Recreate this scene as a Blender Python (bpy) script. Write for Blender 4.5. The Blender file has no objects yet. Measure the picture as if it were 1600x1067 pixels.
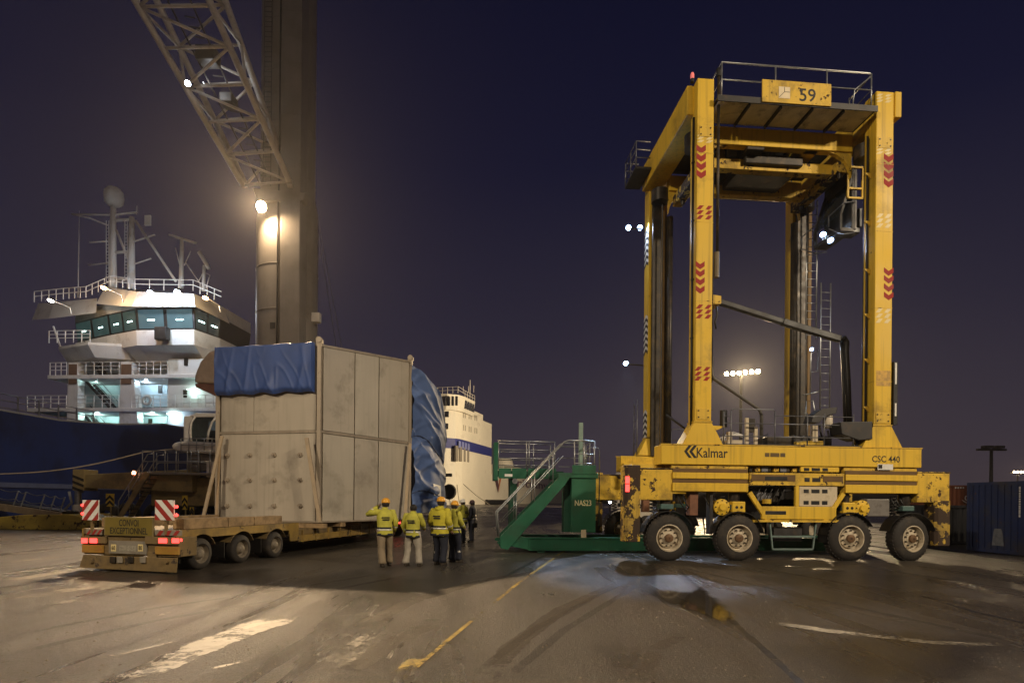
import bpy, bmesh, math, random
from math import sin, cos, radians, pi, sqrt, atan2, tan
from mathutils import Vector, Matrix
from mathutils import noise as mnoise
random.seed(7)
scn = bpy.context.scene
C = scn.collection

# ------------------------------------------------------------------ camera, world, sun, exposure
F_PX, CX, CY, ROLL, EYE = 890.0, 800.0, 781.0, 0.0087, 1.8     # focal length and horizon in photo pixels
cd = bpy.data.cameras.new('camera'); cam = bpy.data.objects.new('camera', cd); C.objects.link(cam)
cd.sensor_width = 36.0; cd.lens = F_PX / 1600 * 36.0
cd.shift_y = (CY - 533.5) / 1600.0
cd.clip_start = 0.05; cd.clip_end = 6000
cam.location = (0, 0, EYE)
cam.rotation_euler = (Matrix.Rotation(radians(90), 3, 'X') @ Matrix.Rotation(ROLL, 3, 'Z')).to_euler()
scn.camera = cam

SUN_EL, SUN_AZ = radians(30), radians(200)      # high-mast yard floodlighting reaching in from behind the viewer
wd = bpy.data.worlds.new('World'); scn.world = wd; wd.use_nodes = True
nt = wd.node_tree; nt.nodes.clear()
def N(t, typ, **kw):
    n = t.nodes.new(typ)
    for k, v in kw.items(): setattr(n, k, v)
    return n
wo = N(nt, 'ShaderNodeOutputWorld'); bgA = N(nt, 'ShaderNodeBackground'); bgB = N(nt, 'ShaderNodeBackground'); ads = N(nt, 'ShaderNodeAddShader')
sky = N(nt, 'ShaderNodeTexSky'); sky.sky_type = 'NISHITA'; sky.sun_disc = False
sky.sun_elevation = radians(-6.0); sky.sun_rotation = radians(200); sky.air_density = 1.5; sky.dust_density = 2.0; sky.ozone_density = 3.0
nt.links.new(sky.outputs[0], bgA.inputs[0]); bgA.inputs[1].default_value = 0.10
# town glow on the low cloud: brown-violet at the horizon, navy overhead, the same all round
tc = N(nt, 'ShaderNodeTexCoord'); sp = N(nt, 'ShaderNodeSeparateXYZ'); nt.links.new(tc.outputs['Generated'], sp.inputs[0])
cr = N(nt, 'ShaderNodeValToRGB'); nt.links.new(sp.outputs['Z'], cr.inputs[0])
els = [(0.0, (.052, .039, .046)), (.10, (.039, .031, .043)), (.28, (.0205, .0175, .0330)), (.5, (.0066, .0068, .0230)), (.75, (.0026, .0032, .0150))]
while len(cr.color_ramp.elements) < len(els): cr.color_ramp.elements.new(.5)
for e, (p, c) in zip(cr.color_ramp.elements, els): e.position = p; e.color = (*c, 1)
nt.links.new(cr.outputs[0], bgB.inputs[0]); bgB.inputs[1].default_value = 1.0
nt.links.new(bgA.outputs[0], ads.inputs[0]); nt.links.new(bgB.outputs[0], ads.inputs[1]); nt.links.new(ads.outputs[0], wo.inputs[0])

sd = bpy.data.lights.new('sun', 'SUN'); sd.energy = .16; sd.angle = radians(5); sd.color = (1.0, .80, .58)
sun = bpy.data.objects.new('sun', sd); C.objects.link(sun)
tosun = Vector((sin(SUN_AZ) * cos(SUN_EL) * -1, cos(SUN_AZ) * cos(SUN_EL), sin(SUN_EL)))
sun.rotation_euler = tosun.to_track_quat('Z', 'Y').to_euler()
scn.view_settings.view_transform = 'Standard'; scn.view_settings.look = 'None'
scn.view_settings.exposure = 0.0; scn.view_settings.gamma = 1.0; scn.view_settings.use_curve_mapping = False
scn.cycles.use_denoising = True; scn.cycles.max_bounces = 6; scn.cycles.diffuse_bounces = 3; scn.cycles.glossy_bounces = 3
scn.cycles.transmission_bounces = 4; scn.cycles.transparent_max_bounces = 12; scn.cycles.volume_bounces = 0
scn.cycles.caustics_reflective = False; scn.cycles.caustics_refractive = False; scn.cycles.sample_clamp_indirect = 4.0

YARD_W = 25000.0
# ------------------------------------------------------------------ pixel -> direction, and frames that cut it with real planes
def ray(px, py):
    a, b = (px - CX) / F_PX, (CY - py) / F_PX
    return a * cos(ROLL) - b * sin(ROLL), a * sin(ROLL) + b * cos(ROLL)     # x and z per metre of depth
def P(px, py, D):
    X, Z = ray(px, py); return Vector((X * D, D, EYE + Z * D))
def G(px, py, z=0.0):                           # point of the ground (or a level z) under a pixel
    X, Z = ray(px, py); D = (z - EYE) / Z; return Vector((X * D, D, z))
class Frame:
    def __init__(s, ox, oy, th): s.o = Vector((ox, oy)); s.th = th; s.ex = Vector((cos(th), sin(th))); s.ey = Vector((-sin(th), cos(th)))
    def at(s, px, py, yl):                      # pixel on the plane local y = yl -> local x, z
        X, Z = ray(px, py); d = Vector((X, 1)); t = (yl + s.o.dot(s.ey)) / d.dot(s.ey)
        return (d * t - s.o).dot(s.ex), EYE + Z * t
    def atx(s, px, py, xl):                     # pixel on the plane local x = xl -> local y, z
        X, Z = ray(px, py); d = Vector((X, 1)); t = (xl + s.o.dot(s.ex)) / d.dot(s.ex)
        return (d * t - s.o).dot(s.ey), EYE + Z * t
    def loc(s, p): q = Vector((p[0], p[1])) - s.o; return Vector((q.dot(s.ex), q.dot(s.ey), p[2] if len(p) > 2 else 0))
    def x(s, px, yl, py=781): return s.at(px, py, yl)[0]
    def z(s, py, yl, px=800): return s.at(px, py, yl)[1]

# ------------------------------------------------------------------ mesh builder
class MB:
    def __init__(s): s.v = []; s.f = []
    def add(s, vs, fs):
        n = len(s.v); s.v += [tuple(p) for p in vs]; s.f += [tuple(i + n for i in q) for q in fs]; return s
    def box(s, x0, x1, y0, y1, z0, z1):
        if x0 > x1: x0, x1 = x1, x0
        if y0 > y1: y0, y1 = y1, y0
        if z0 > z1: z0, z1 = z1, z0
        return s.add([(x0, y0, z0), (x1, y0, z0), (x1, y1, z0), (x0, y1, z0), (x0, y0, z1), (x1, y0, z1), (x1, y1, z1), (x0, y1, z1)],
                     [(3, 2, 1, 0), (4, 5, 6, 7), (0, 1, 5, 4), (1, 2, 6, 5), (2, 3, 7, 6), (3, 0, 4, 7)])
    def hexa(s, b, t):                          # four bottom points, four top points, same winding (ccw from above)
        return s.add(list(b) + list(t), [(3, 2, 1, 0), (4, 5, 6, 7), (0, 1, 5, 4), (1, 2, 6, 5), (2, 3, 7, 6), (3, 0, 4, 7)])
    def bar(s, p, q, w, h=None, up=(0, 0, 1)):  # rectangular bar between two points
        p, q = Vector(p), Vector(q); h = w if h is None else h; d = (q - p).normalized(); u = Vector(up)
        if abs(d.dot(u)) > .95: u = Vector((0, 1, 0)) if abs(d.y) < .9 else Vector((1, 0, 0))
        a = d.cross(u).normalized() * w / 2; b = a.normalized().cross(d).normalized() * h / 2
        return s.add([p - a - b, p + a - b, p + a + b, p - a + b, q - a - b, q + a - b, q + a + b, q - a + b],
                     [(3, 2, 1, 0), (4, 5, 6, 7), (0, 1, 5, 4), (1, 2, 6, 5), (2, 3, 7, 6), (3, 0, 4, 7)])
    def cyl(s, p, q, r, r1=None, n=12, cap=True):
        p, q = Vector(p), Vector(q); r1 = r if r1 is None else r1; d = (q - p).normalized()
        u = Vector((0, 0, 1)) if abs(d.z) < .9 else Vector((1, 0, 0))
        a = d.cross(u).normalized(); b = a.cross(d).normalized()
        vs = [p + (a * cos(t) + b * sin(t)) * r for t in (2 * pi * i / n for i in range(n))] + [q + (a * cos(t) + b * sin(t)) * r1 for t in (2 * pi * i / n for i in range(n))]
        fs = [(i, (i + 1) % n, n + (i + 1) % n, n + i) for i in range(n)]
        fs = [f[::-1] for f in fs]
        if cap: fs += [tuple(range(n)), tuple(range(2 * n - 1, n - 1, -1))]
        return s.add(vs, fs)
    def tube(s, pts, r, n=6, closed=False):
        pts = [Vector(p) for p in pts]; m = len(pts); rings = []; ref = None
        for i, p in enumerate(pts):
            a_ = pts[(i - 1) % m] if (i or closed) else p; b_ = pts[(i + 1) % m] if (i < m - 1 or closed) else p
            d = (b_ - a_).normalized()
            if ref is None: ref = Vector((0, 0, 1)) if abs(d.z) < .9 else Vector((1, 0, 0))
            a = d.cross(ref)
            if a.length < 1e-4: a = d.cross(Vector((.3, .5, .8)))
            a.normalize(); b = a.cross(d).normalized(); ref = b
            rr = r[i] if isinstance(r, (list, tuple)) else r
            rings.append([p + (a * cos(t) + b * sin(t)) * rr for t in (2 * pi * k / n for k in range(n))])
        vs = [q for g in rings for q in g]; fs = []
        for i in range(m if closed else m - 1):
            j = (i + 1) % m
            fs += [(i * n + k, j * n + k, j * n + (k + 1) % n, i * n + (k + 1) % n) for k in range(n)]
        if not closed: fs += [tuple(range(n)), tuple(range(m * n - 1, (m - 1) * n - 1, -1))]
        return s.add(vs, fs)
    def prism(s, poly, a, b, plane='xz'):       # polygon in a plane, extruded from a to b on the third axis
        f = {'xz': lambda u, w, t: (u, t, w), 'xy': lambda u, w, t: (u, w, t), 'yz': lambda u, w, t: (t, u, w)}[plane]
        n = len(poly)
        vs = [f(u, w, a) for u, w in poly] + [f(u, w, b) for u, w in poly]
        return s.add(vs, [tuple(range(n)), tuple(range(2 * n - 1, n - 1, -1))] + [(i, n + i, n + (i + 1) % n, (i + 1) % n) for i in range(n)])
    def lathe(s, prof, o, d=(0, 0, 1), n=24, closed=False):
        o, d = Vector(o), Vector(d).normalized(); u = Vector((0, 0, 1)) if abs(d.z) < .9 else Vector((1, 0, 0))
        a = d.cross(u).normalized(); b = a.cross(d).normalized(); m = len(prof)
        vs = [o + d * h + (a * cos(t) + b * sin(t)) * r for r, h in prof for t in (2 * pi * k / n for k in range(n))]
        fs = [(i * n + k, i * n + (k + 1) % n, ((i + 1) % m) * n + (k + 1) % n, ((i + 1) % m) * n + k) for i in range(m if closed else m - 1) for k in range(n)]
        return s.add(vs, fs)
    def grid(s, fn, nu, nv):
        vs = [fn(i / nu, j / nv) for j in range(nv + 1) for i in range(nu + 1)]
        return s.add(vs, [(j * (nu + 1) + i, j * (nu + 1) + i + 1, (j + 1) * (nu + 1) + i + 1, (j + 1) * (nu + 1) + i) for j in range(nv) for i in range(nu)])
    def mesh(s, name):
        me = bpy.data.meshes.new(name); me.from_pydata(s.v, [], s.f)
        bm = bmesh.new(); bm.from_mesh(me); bmesh.ops.recalc_face_normals(bm, faces=bm.faces); bm.to_mesh(me); bm.free()
        return me
    def build(s, name, m, parent=None, smooth=False, bev=0.0, seg=2, loc=None, solid=0.0):
        me = s.mesh(name); me.materials.append(m); return link(name, me, parent, smooth, bev, seg, loc, solid)
def link(name, me, parent=None, smooth=False, bev=0.0, seg=2, loc=None, solid=0.0):
    o = bpy.data.objects.new(name, me); C.objects.link(o)
    if parent: o.parent = parent
    if loc is not None: o.location = loc
    if smooth:
        me.polygons.foreach_set('use_smooth', [True] * len(me.polygons))
        if smooth == 'auto': me.set_sharp_from_angle(angle=radians(40))
    if solid: md = o.modifiers.new('t', 'SOLIDIFY'); md.thickness = solid; md.offset = 0
    if bev: md = o.modifiers.new('b', 'BEVEL'); md.width = bev; md.segments = seg; md.limit_method = 'ANGLE'; md.angle_limit = radians(40)
    return o
def tag(o, label=None, cat=None, group=None, kind=None):
    for k, v in (('label', label), ('category', cat), ('group', group), ('kind', kind)):
        if v: o[k] = v
    return o
def thing(name, label, cat, loc=(0, 0, 0), rz=0.0, group=None):
    o = bpy.data.objects.new(name, None); C.objects.link(o); o.location = loc; o.rotation_euler = (0, 0, rz); o.empty_display_size = .3
    return tag(o, label, cat, group)
def dup(o, parent=None, loc=None):
    c = o.copy(); C.objects.link(c); c.parent = parent
    if loc is not None: c.location = loc
    for ch in list(o.children): dup(ch, c)
    return c
def text(body, m, parent, origin, xdir, zdir, height, name='lettering', width=None, off=.003, thick=.002):
    cu = bpy.data.curves.new('t', 'FONT'); cu.body = body; cu.align_x = 'CENTER'; cu.align_y = 'CENTER'; cu.size = 1.0; cu.extrude = 0
    cu.resolution_u = 3; cu.offset = .012
    to = bpy.data.objects.new('t', cu); C.objects.link(to); dg = bpy.context.evaluated_depsgraph_get()
    me = bpy.data.meshes.new_from_object(to.evaluated_get(dg)); bpy.data.objects.remove(to)
    xs = [v.co.x for v in me.vertices]; ys = [v.co.y for v in me.vertices]
    cxm, cym = (min(xs) + max(xs)) / 2, (min(ys) + max(ys)) / 2; w0, h0 = max(xs) - min(xs), max(ys) - min(ys)
    sy = height / h0; sx = (width / w0) if width else sy
    X, Z = Vector(xdir).normalized(), Vector(zdir).normalized(); Y = X.cross(Z).normalized()   # towards the reader
    o0 = Vector(origin)
    for v in me.vertices: v.co = o0 + X * ((v.co.x - cxm) * sx) + Z * ((v.co.y - cym) * sy) + Y * off
    me.materials.clear(); me.materials.append(m)
    return link(name, me, parent)

# ------------------------------------------------------------------ materials
MATS = {}
def mat(name, base, rough=.5, metal=0.0, var=.12, vscale=3.0, chips=None, streak=0.0, dirt=None, bump=0.0, bscale=60.0, emit=None, rvar=.1, coat=0.0, alpha=None):
    """Paint, metal or cloth: base colour with patchy variation; chips=(colour, amount 0..1, scale); streak = run-off stains;
    dirt=(colour, amount, scale) soft blotches of grime."""
    if name in MATS: return MATS[name]
    m = bpy.data.materials.new(name); m.use_nodes = True; t = m.node_tree; b = t.nodes['Principled BSDF']; L = t.links.new
    geo = N(t, 'ShaderNodeNewGeometry')
    no = N(t, 'ShaderNodeTexNoise'); no.inputs['Scale'].default_value = vscale; no.inputs['Detail'].default_value = 5; L(geo.outputs['Position'], no.inputs['Vector'])
    hs = N(t, 'ShaderNodeMapRange'); L(no.outputs[0], hs.inputs[0]); hs.inputs[1].default_value = .3; hs.inputs[2].default_value = .7
    hs.inputs[3].default_value = 1 - var; hs.inputs[4].default_value = 1 + var
    mx = N(t, 'ShaderNodeMix', data_type='RGBA', blend_type='MULTIPLY'); mx.inputs[0].default_value = 1; mx.inputs[6].default_value = (*base, 1); L(hs.outputs[0], mx.inputs[7])
    col = mx.outputs[2]
    rr = N(t, 'ShaderNodeMapRange'); L(no.outputs[0], rr.inputs[0]); rr.inputs[1].default_value = .3; rr.inputs[2].default_value = .7
    rr.inputs[3].default_value = max(.02, rough - rvar); rr.inputs[4].default_value = min(1, rough + rvar); rgh = rr.outputs[0]
    def over(col, fac, c2):
        x = N(t, 'ShaderNodeMix', data_type='RGBA'); L(fac, x.inputs[0]); L(col, x.inputs[6]); x.inputs[7].default_value = (*c2, 1); return x.outputs[2]
    if dirt:
        c2, am, sc_ = dirt
        n2 = N(t, 'ShaderNodeTexNoise'); n2.inputs['Scale'].default_value = sc_; n2.inputs['Detail'].default_value = 7; n2.inputs['Roughness'].default_value = .65; L(geo.outputs['Position'], n2.inputs['Vector'])
        r2 = N(t, 'ShaderNodeMapRange'); L(n2.outputs[0], r2.inputs[0]); r2.inputs[1].default_value = .62 - am * .3; r2.inputs[2].default_value = .80 - am * .2; r2.inputs[4].default_value = .85; col = over(col, r2.outputs[0], c2)
    if streak:
        mp = N(t, 'ShaderNodeMapping'); mp.inputs['Scale'].default_value = (9, 9, .35); L(geo.outputs['Position'], mp.inputs[0])
        n3 = N(t, 'ShaderNodeTexNoise'); n3.inputs['Scale'].default_value = 1.0; n3.inputs['Detail'].default_value = 4; L(mp.outputs[0], n3.inputs['Vector'])
        r3 = N(t, 'ShaderNodeMapRange'); L(n3.outputs[0], r3.inputs[0]); r3.inputs[1].default_value = .52; r3.inputs[2].default_value = .75; r3.inputs[4].default_value = streak
        col = over(col, r3.outputs[0], tuple(x * .25 for x in base) if not dirt else dirt[0])
    if chips:
        c3, am, sc_ = chips
        n4 = N(t, 'ShaderNodeTexNoise'); n4.inputs['Scale'].default_value = sc_; n4.inputs['Detail'].default_value = 9; n4.inputs['Roughness'].default_value = .7; L(geo.outputs['Position'], n4.inputs['Vector'])
        r4 = N(t, 'ShaderNodeMapRange'); L(n4.outputs[0], r4.inputs[0]); r4.inputs[1].default_value = .74 - am * .3; r4.inputs[2].default_value = .755 - am * .3; col = over(col, r4.outputs[0], c3)
        rx = N(t, 'ShaderNodeMix', data_type='FLOAT'); L(r4.outputs[0], rx.inputs[0]); L(rgh, rx.inputs[2]); rx.inputs[3].default_value = .85; rgh = rx.outputs[0]
    b.inputs['Specular IOR Level'].default_value = .35; L(col, b.inputs['Base Color']); L(rgh, b.inputs['Roughness']); b.inputs['Metallic'].default_value = metal
    if coat: b.inputs['Coat Weight'].default_value = coat; b.inputs['Coat Roughness'].default_value = .15
    if bump:
        n5 = N(t, 'ShaderNodeTexNoise'); n5.inputs['Scale'].default_value = bscale; n5.inputs['Detail'].default_value = 4; L(geo.outputs['Position'], n5.inputs['Vector'])
        bp = N(t, 'ShaderNodeBump'); bp.inputs['Strength'].default_value = bump; bp.inputs['Distance'].default_value = .02; L(n5.outputs[0], bp.inputs['Height']); L(bp.outputs[0], b.inputs['Normal'])
    if emit: b.inputs['Emission Color'].default_value = (*emit[0], 1); b.inputs['Emission Strength'].default_value = emit[1]
    MATS[name] = m; return m
RUST = (.055, .030, .018)
YEL = mat('yellow_paint', (.70, .445, .032), .56, var=.06, vscale=.7, chips=(RUST, .16, 2.2), streak=.42, dirt=((.16, .095, .02), .17, .55))
YELW = mat('yellow_paint_worn', (.66, .42, .04), .56, var=.08, vscale=1.2, chips=(RUST, .52, 3.2), streak=.3, dirt=((.10, .065, .03), .34, 1.4))
YELS = mat('yellow_paint_scraped', (.58, .38, .05), .55, var=.1, vscale=1.2, chips=((.045, .028, .018), .86, 2.6), streak=.4, dirt=((.09, .06, .035), .5, 1.6))
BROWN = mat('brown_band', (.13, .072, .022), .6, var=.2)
BLACK = mat('black_paint', (.014, .013, .013), .45, dirt=((.05, .04, .03), .2, 3))
GREASE = mat('greasy_steel', (.032, .026, .020), .42, metal=.3, var=.3, vscale=5, dirt=((.10, .065, .03), .35, 3))
DSTEEL = mat('dark_steel', (.045, .042, .040), .5, metal=.4, var=.2, dirt=((.09, .06, .04), .25, 4))
GALV = mat('galvanised_steel', (.36, .37, .37), .38, metal=.75, var=.15, vscale=8)
RAILD = mat('rail_grey', (.16, .16, .17), .45, metal=.5, var=.2)
LGREY = mat('light_grey_panel', (.85, .79, .69), .6, var=.12, vscale=2.5, dirt=((.15, .13, .10), .3, 2.2), streak=.15)
RUBBER = mat('tyre_rubber', (.026, .022, .019), .75, var=.2, vscale=6, dirt=((.062, .049, .036), .42, 4), bump=.2, bscale=40)
RIM = mat('rim_cream', (.50, .42, .30), .5, var=.15, vscale=6, chips=(RUST, .35, 9), dirt=((.11, .075, .045), .4, 7))
REDM = mat('red_marking', (.30, .022, .015), .7, var=.12, chips=((.5, .36, .10), .25, 5))
WHITEM = mat('white_marking', (.72, .70, .65), .45, var=.1, dirt=((.3, .26, .2), .2, 4))
PALEM = mat('pale_marking', (.70, .56, .26), .5, var=.1)
INK = mat('black_lettering', (.018, .015, .012), .55, var=.1)
BEIGE = mat('beige_panel', (.56, .47, .33), .5, var=.1, dirt=((.2, .15, .09), .3, 3))
def emis(name, c, s): return mat(name, c, .4, emit=(c, s))
E_RED = emis('red_lamp', (1, .06, .05), 3.0); E_BLUE = emis('cold_led', (.42, .62, 1), 16.0); E_WARM = emis('sodium_lamp', (1, .62, .26), 60.0)
E_CYAN = emis('fluorescent', (.66, 1, .93), 10.0)
def glass(name, tint=(.03, .035, .04), rough=.05, trans=.5):
    if name in MATS: return MATS[name]
    m = bpy.data.materials.new(name); m.use_nodes = True; t = m.node_tree; t.nodes.clear(); L = t.links.new
    o = N(t, 'ShaderNodeOutputMaterial'); a = N(t, 'ShaderNodeBsdfTransparent'); a.inputs[0].default_value = (.8, .9, .9, 1)
    b = N(t, 'ShaderNodeBsdfPrincipled'); b.inputs['Base Color'].default_value = (*tint, 1); b.inputs['Roughness'].default_value = rough
    x = N(t, 'ShaderNodeMixShader'); x.inputs[0].default_value = 1 - trans; L(a.outputs[0], x.inputs[1]); L(b.outputs[0], x.inputs[2]); L(x.outputs[0], o.inputs[0])
    MATS[name] = m; return m
GLASS = glass('window_glass')
def lamp(name, loc, power, color, parent=None, radius=.12, spot=None, to=None, blend=.5):
    ld = bpy.data.lights.new(name, 'SPOT' if spot else 'POINT'); ld.energy = power; ld.color = color; ld.shadow_soft_size = radius
    if spot: ld.spot_size = radians(spot); ld.spot_blend = blend
    o = bpy.data.objects.new(name, ld); C.objects.link(o); o.location = loc
    if parent: o.parent = parent
    if to is not None: o.rotation_euler = (Vector(loc) - Vector(to)).to_track_quat('Z', 'Y').to_euler()
    return o
# ================================================================== STRADDLE CARRIER
CF = Frame(4.74, 17.16, radians(4.8)); CW = 5.25
car = thing('straddle_carrier', 'tall yellow eight-wheeled straddle carrier numbered 59 standing astride the green frame', 'straddle carrier', (4.74, 17.16, 0), radians(4.8))
cz = lambda py, yl=.1, px=1240: CF.at(px, py, yl)[1]
cx = lambda px, yl=.1, py=700: CF.at(px, py, yl)[0]
WR = .70
def wheel_mesh():
    t = MB(); w = .36
    prof = [(.40, -.02), (.45, -.035), (.56, -.01), (.655, .02), (.695, .07), (.70, .12), (.70, w - .12), (.695, w - .07), (.655, w - .02), (.56, w + .01), (.45, w + .03), (.40, w)]
    t.lathe(prof, (0, 0, 0), (0, 1, 0), 40, True)
    for k in range(36):                          # tread lugs
        a = 2 * pi * k / 36
        for y0, y1, da in ((.05, w / 2 - .02, .03), (w / 2 + .02, w - .05, -.03)):
            for_ = []
            for r in (.69, .715):
                for yy, d0 in ((y0, 0), (y1, da)):
                    for h in (-.045, .045): for_.append(((r) * sin(a + d0 + h), yy, (r) * cos(a + d0 + h)))
            t.add(for_, [(0, 1, 3, 2), (4, 6, 7, 5), (0, 4, 5, 1), (2, 3, 7, 6), (0, 2, 6, 4), (1, 5, 7, 3)])
    return t
tyre_me = wheel_mesh().mesh('wheel'); tyre_me.materials.append(RUBBER)
r_ = MB(); r_.lathe([(.405, -.03), (.40, .005), (.375, .02), (.36, .10), (.30, .13), (.295, .06), (.20, .045), (.19, .03), (.165, .02), (.0, .02)], (0, 0, 0), (0, 1, 0), 32)
r_.lathe([(.405, -.03), (.415, -.045), (.385, -.05), (.372, -.02), (.36, .05)], (0, 0, 0), (0, 1, 0), 32)
rim_me = r_.mesh('rim'); rim_me.materials.append(RIM)
h_ = MB(); h_.lathe([(.13, .03), (.125, -.04), (.07, -.055), (0, -.055)], (0, 0, 0), (0, 1, 0), 16)
hub_me = h_.mesh('hub'); hub_me.materials.append(mat('hub_brown', (.16, .09, .045), .55, metal=.3, dirt=((.06, .04, .03), .4, 8)))
n_ = MB(); n_.cyl((0, .05, 0), (0, -.005, 0), .026, n=6); nut_me = n_.mesh('wheel_nut'); nut_me.materials.append(GREASE)
WX = [0, 2.19, 5.78, 7.82]
def wheel(x, y, s, steer=0):
    o = link('wheel', tyre_me, car, 'auto'); o.location = (x, y, WR); o.rotation_euler = (0, random.random() * 6, 0)
    m = Matrix.Rotation(steer + (0 if s > 0 else pi), 4, 'Z') @ Matrix.Rotation(random.random() * 6, 4, 'Y'); o.rotation_euler = m.to_euler()
    r = link('rim', rim_me, o, 'auto'); h = link('hub', hub_me, r, 'auto')
    for k in range(10):
        n = link('wheel_nut', nut_me, o); a = 2 * pi * k / 10; n.location = (.245 * sin(a), 0.01, .245 * cos(a))
    link('wheel_nut', nut_me, o).location = (0, -.05, 0)
for i, x in enumerate(WX):
    wheel(x, 0, 1, (.05, .02, -.02, .16)[i]); wheel(x, CW, -1, (.05, .02, -.02, .16)[i])
MB().add([], [])
zB0, zB1 = cz(728), cz(698)                                            # upper box beam
ribT, ribB = cz(733), cz(770)
def ypair(s, a, b): return (a, b) if s > 0 else (CW - b, CW - a)
for s in (1, -1):
    Y = lambda a, b: ypair(s, a, b)
    MB().box(-.24, 8.16, *Y(.06, .72), zB0, zB1).build('side_beam', YEL, car, bev=.02)
    b = MB().box(-.18, 8.12, *Y(.70, .95), zB0 - .5, zB0 + .3).build('inner_rail', YELW, car)
    # top lip
    MB().box(-.26, 8.18, *Y(.045, .10), zB1, zB1 + .03).build('beam_lip', YELW, car)
    # ribbed side boxes with two recessed brown bands
    for x0, x1 in ((.10, 2.52), (5.62, 8.05)):
        MB().box(x0, x1, *Y(.12, .70), ribB, zB0 - .004).build('counterweight_box', YELW, car, bev=.015)
        for p0, p1 in ((740, 749.5), (756, 769)):
            MB().box(x0 + .02, x1 - .02, *Y(.05, .118), cz(p1), cz(p0)).build('rib', YEL, car, bev=.012)
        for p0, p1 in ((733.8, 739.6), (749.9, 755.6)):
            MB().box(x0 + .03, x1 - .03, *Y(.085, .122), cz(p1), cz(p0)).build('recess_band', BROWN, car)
    # bumper arms and posts
    for x0, x1, xp0, xp1, pz in ((-1.36, .14, -1.36, -.86, 847), (8.05, 9.17, 8.62, 9.17, 852)):
        zt, zb = cz(736), cz(783)
        MB().box(x0 + (.02 if x0 < 0 else 0), x1 - (.02 if x0 > 0 else 0), *Y(.10, .62), zb, zt).build('bumper_arm', YELW, car, bev=.025)
        MB().box(x0, x1, *Y(.08, .64), zt + .004, zt + .04).build('arm_cap', YELS, car, bev=.01)
        p = MB()
        ya, yb = Y(.04, .50)
        z0, z1 = cz(pz), cz(730)
        p.prism([(xp0, ya + .06), (xp0 + .10, ya), (xp1 - .10, ya), (xp1, ya + .06), (xp1, yb), (xp0, yb)], z0, z1 if x0 < 0 else zb + .06, 'xy')
        p.build('bumper_post', YELS, car, bev=.02)
    # legs : box section with flared foot
    for x0, x1 in ((.81, 1.33), (6.58, 7.16)):
        zf = cz(663)
        ya, yb = Y(.10, .62)
        MB().box(x0, x1, ya, yb, zf + .05, 14.68).build('leg', YEL, car, bev=.02)
        MB().box(x0 - .03, x1 + .03, ya - .02, yb + .02, zf, zf + .05).build('leg_flange', YELW, car, bev=.008)
        fo = MB(); ya2, yb2 = Y(.09, .70)
        fo.hexa([(x0 - .38, ya2, zB1 + .03), (x1 + .38, ya2, zB1 + .03), (x1 + .38, yb2, zB1 + .03), (x0 - .38, yb2, zB1 + .03)],
                [(x0 - .02, ya, zf), (x1 + .02, ya, zf), (x1 + .02, yb, zf), (x0 - .02, yb, zf)])
        fo.build('leg_foot', YEL, car, bev=.015)
        # greased guide rail on the inner face, and its carrier channel
        yi0, yi1 = Y(.63, .80)
        MB().box(x0 + .10, x1 - .10, yi0, yi1, zB1, 13.6).build('guide_rail', GREASE, car, bev=.01)
        yi0, yi1 = Y(.55, .74)
        MB().box(x1 + .004, x1 + .14, yi0, yi1, zB1, 13.4).build('guide_channel', mat('channel_grime', (.16, .095, .03), .55, metal=.2, var=.35, vscale=3, streak=.6), car, bev=.008)
    # fenders
    for i, x in enumerate(WX):
        a0, a1 = [(-78, 74), (-80, 80), (-100, 62), (-74, 72)][i]
        fd = MB(); R0 = .80
        ya, yb = Y(-.02, .44)
        pts = [(x + R0 * sin(radians(a)), WR + R0 * cos(radians(a))) for a in [a0 + (a1 - a0) * k / 10 for k in range(11)]]
        for k in range(10):
            (u0, w0), (u1, w1) = pts[k], pts[k + 1]; d = .02
            fd.hexa([(u0, ya, w0), (u1, ya, w1), (u1, yb, w1), (u0, yb, w0)], [(u0, ya, w0 + d), (u1, ya, w1 + d), (u1, yb, w1 + d), (u0, yb, w0 + d)])
        fd.build('fender', BLACK, car)
    # wheel forks, steering columns, axle boxes
    for i, x in enumerate(WX):
        fk = MB(); ya, yb = Y(.44, .60)
        fk.box(x - .16, x + .16, ya, yb, .55, 1.55); fk.build('wheel_fork', DSTEEL, car, bev=.02)
        ya, yb = Y(.16, .56)
        MB().box(x - .2, x + .2, ya, yb, 1.56, 1.72).build('fork_head', mat('teal_grease', (.07, .13, .12), .45, var=.2, dirt=((.05, .04, .03), .3, 4)), car, bev=.02)
        ym = (ya + yb) / 2
        MB().cyl((x, ym, 1.72), (x, ym, ribB + .05), .17, n=16).build('steering_column', GREASE, car, 'auto')
        sp_ = MB()                                                     # suspension coil
        sp_.tube([(x - .38 + .10 * cos(k * .7), ym + .10 * sin(k * .7), 1.45 + k * .012) for k in range(46)], .02, 5); sp_.build('coil_spring', DSTEEL, car, True)
    for xa, zc_, mir in ((1.72, None, 1), (6.18, None, -1)):
        ya, yb = Y(.10, .40)
        xm = 1.72 if mir > 0 else 6.27
        dm = MB(); zz = cz(793)
        dm.lathe([(0, -.02), (.10, -.02), (.11, .03), (.17, .04), (.25, .06), (.255, .12), (.235, .14), (.235, .34)], (xm, ya if s > 0 else yb, zz), (0, s, 0), 20)
        dm.build('drive_motor', YEL, car, 'auto')
        for k in range(8):
            a = 2 * pi * k / 8; q = MB(); q.cyl((xm + .205 * sin(a), (ya if s > 0 else yb) + s * .03, zz + .205 * cos(a)), (xm + .205 * sin(a), (ya if s > 0 else yb) + s * .06, zz + .205 * cos(a)), .022, n=6); q.build('motor_bolt', GREASE, car)
        x0 = 2.02 if mir > 0 else 5.60
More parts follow.
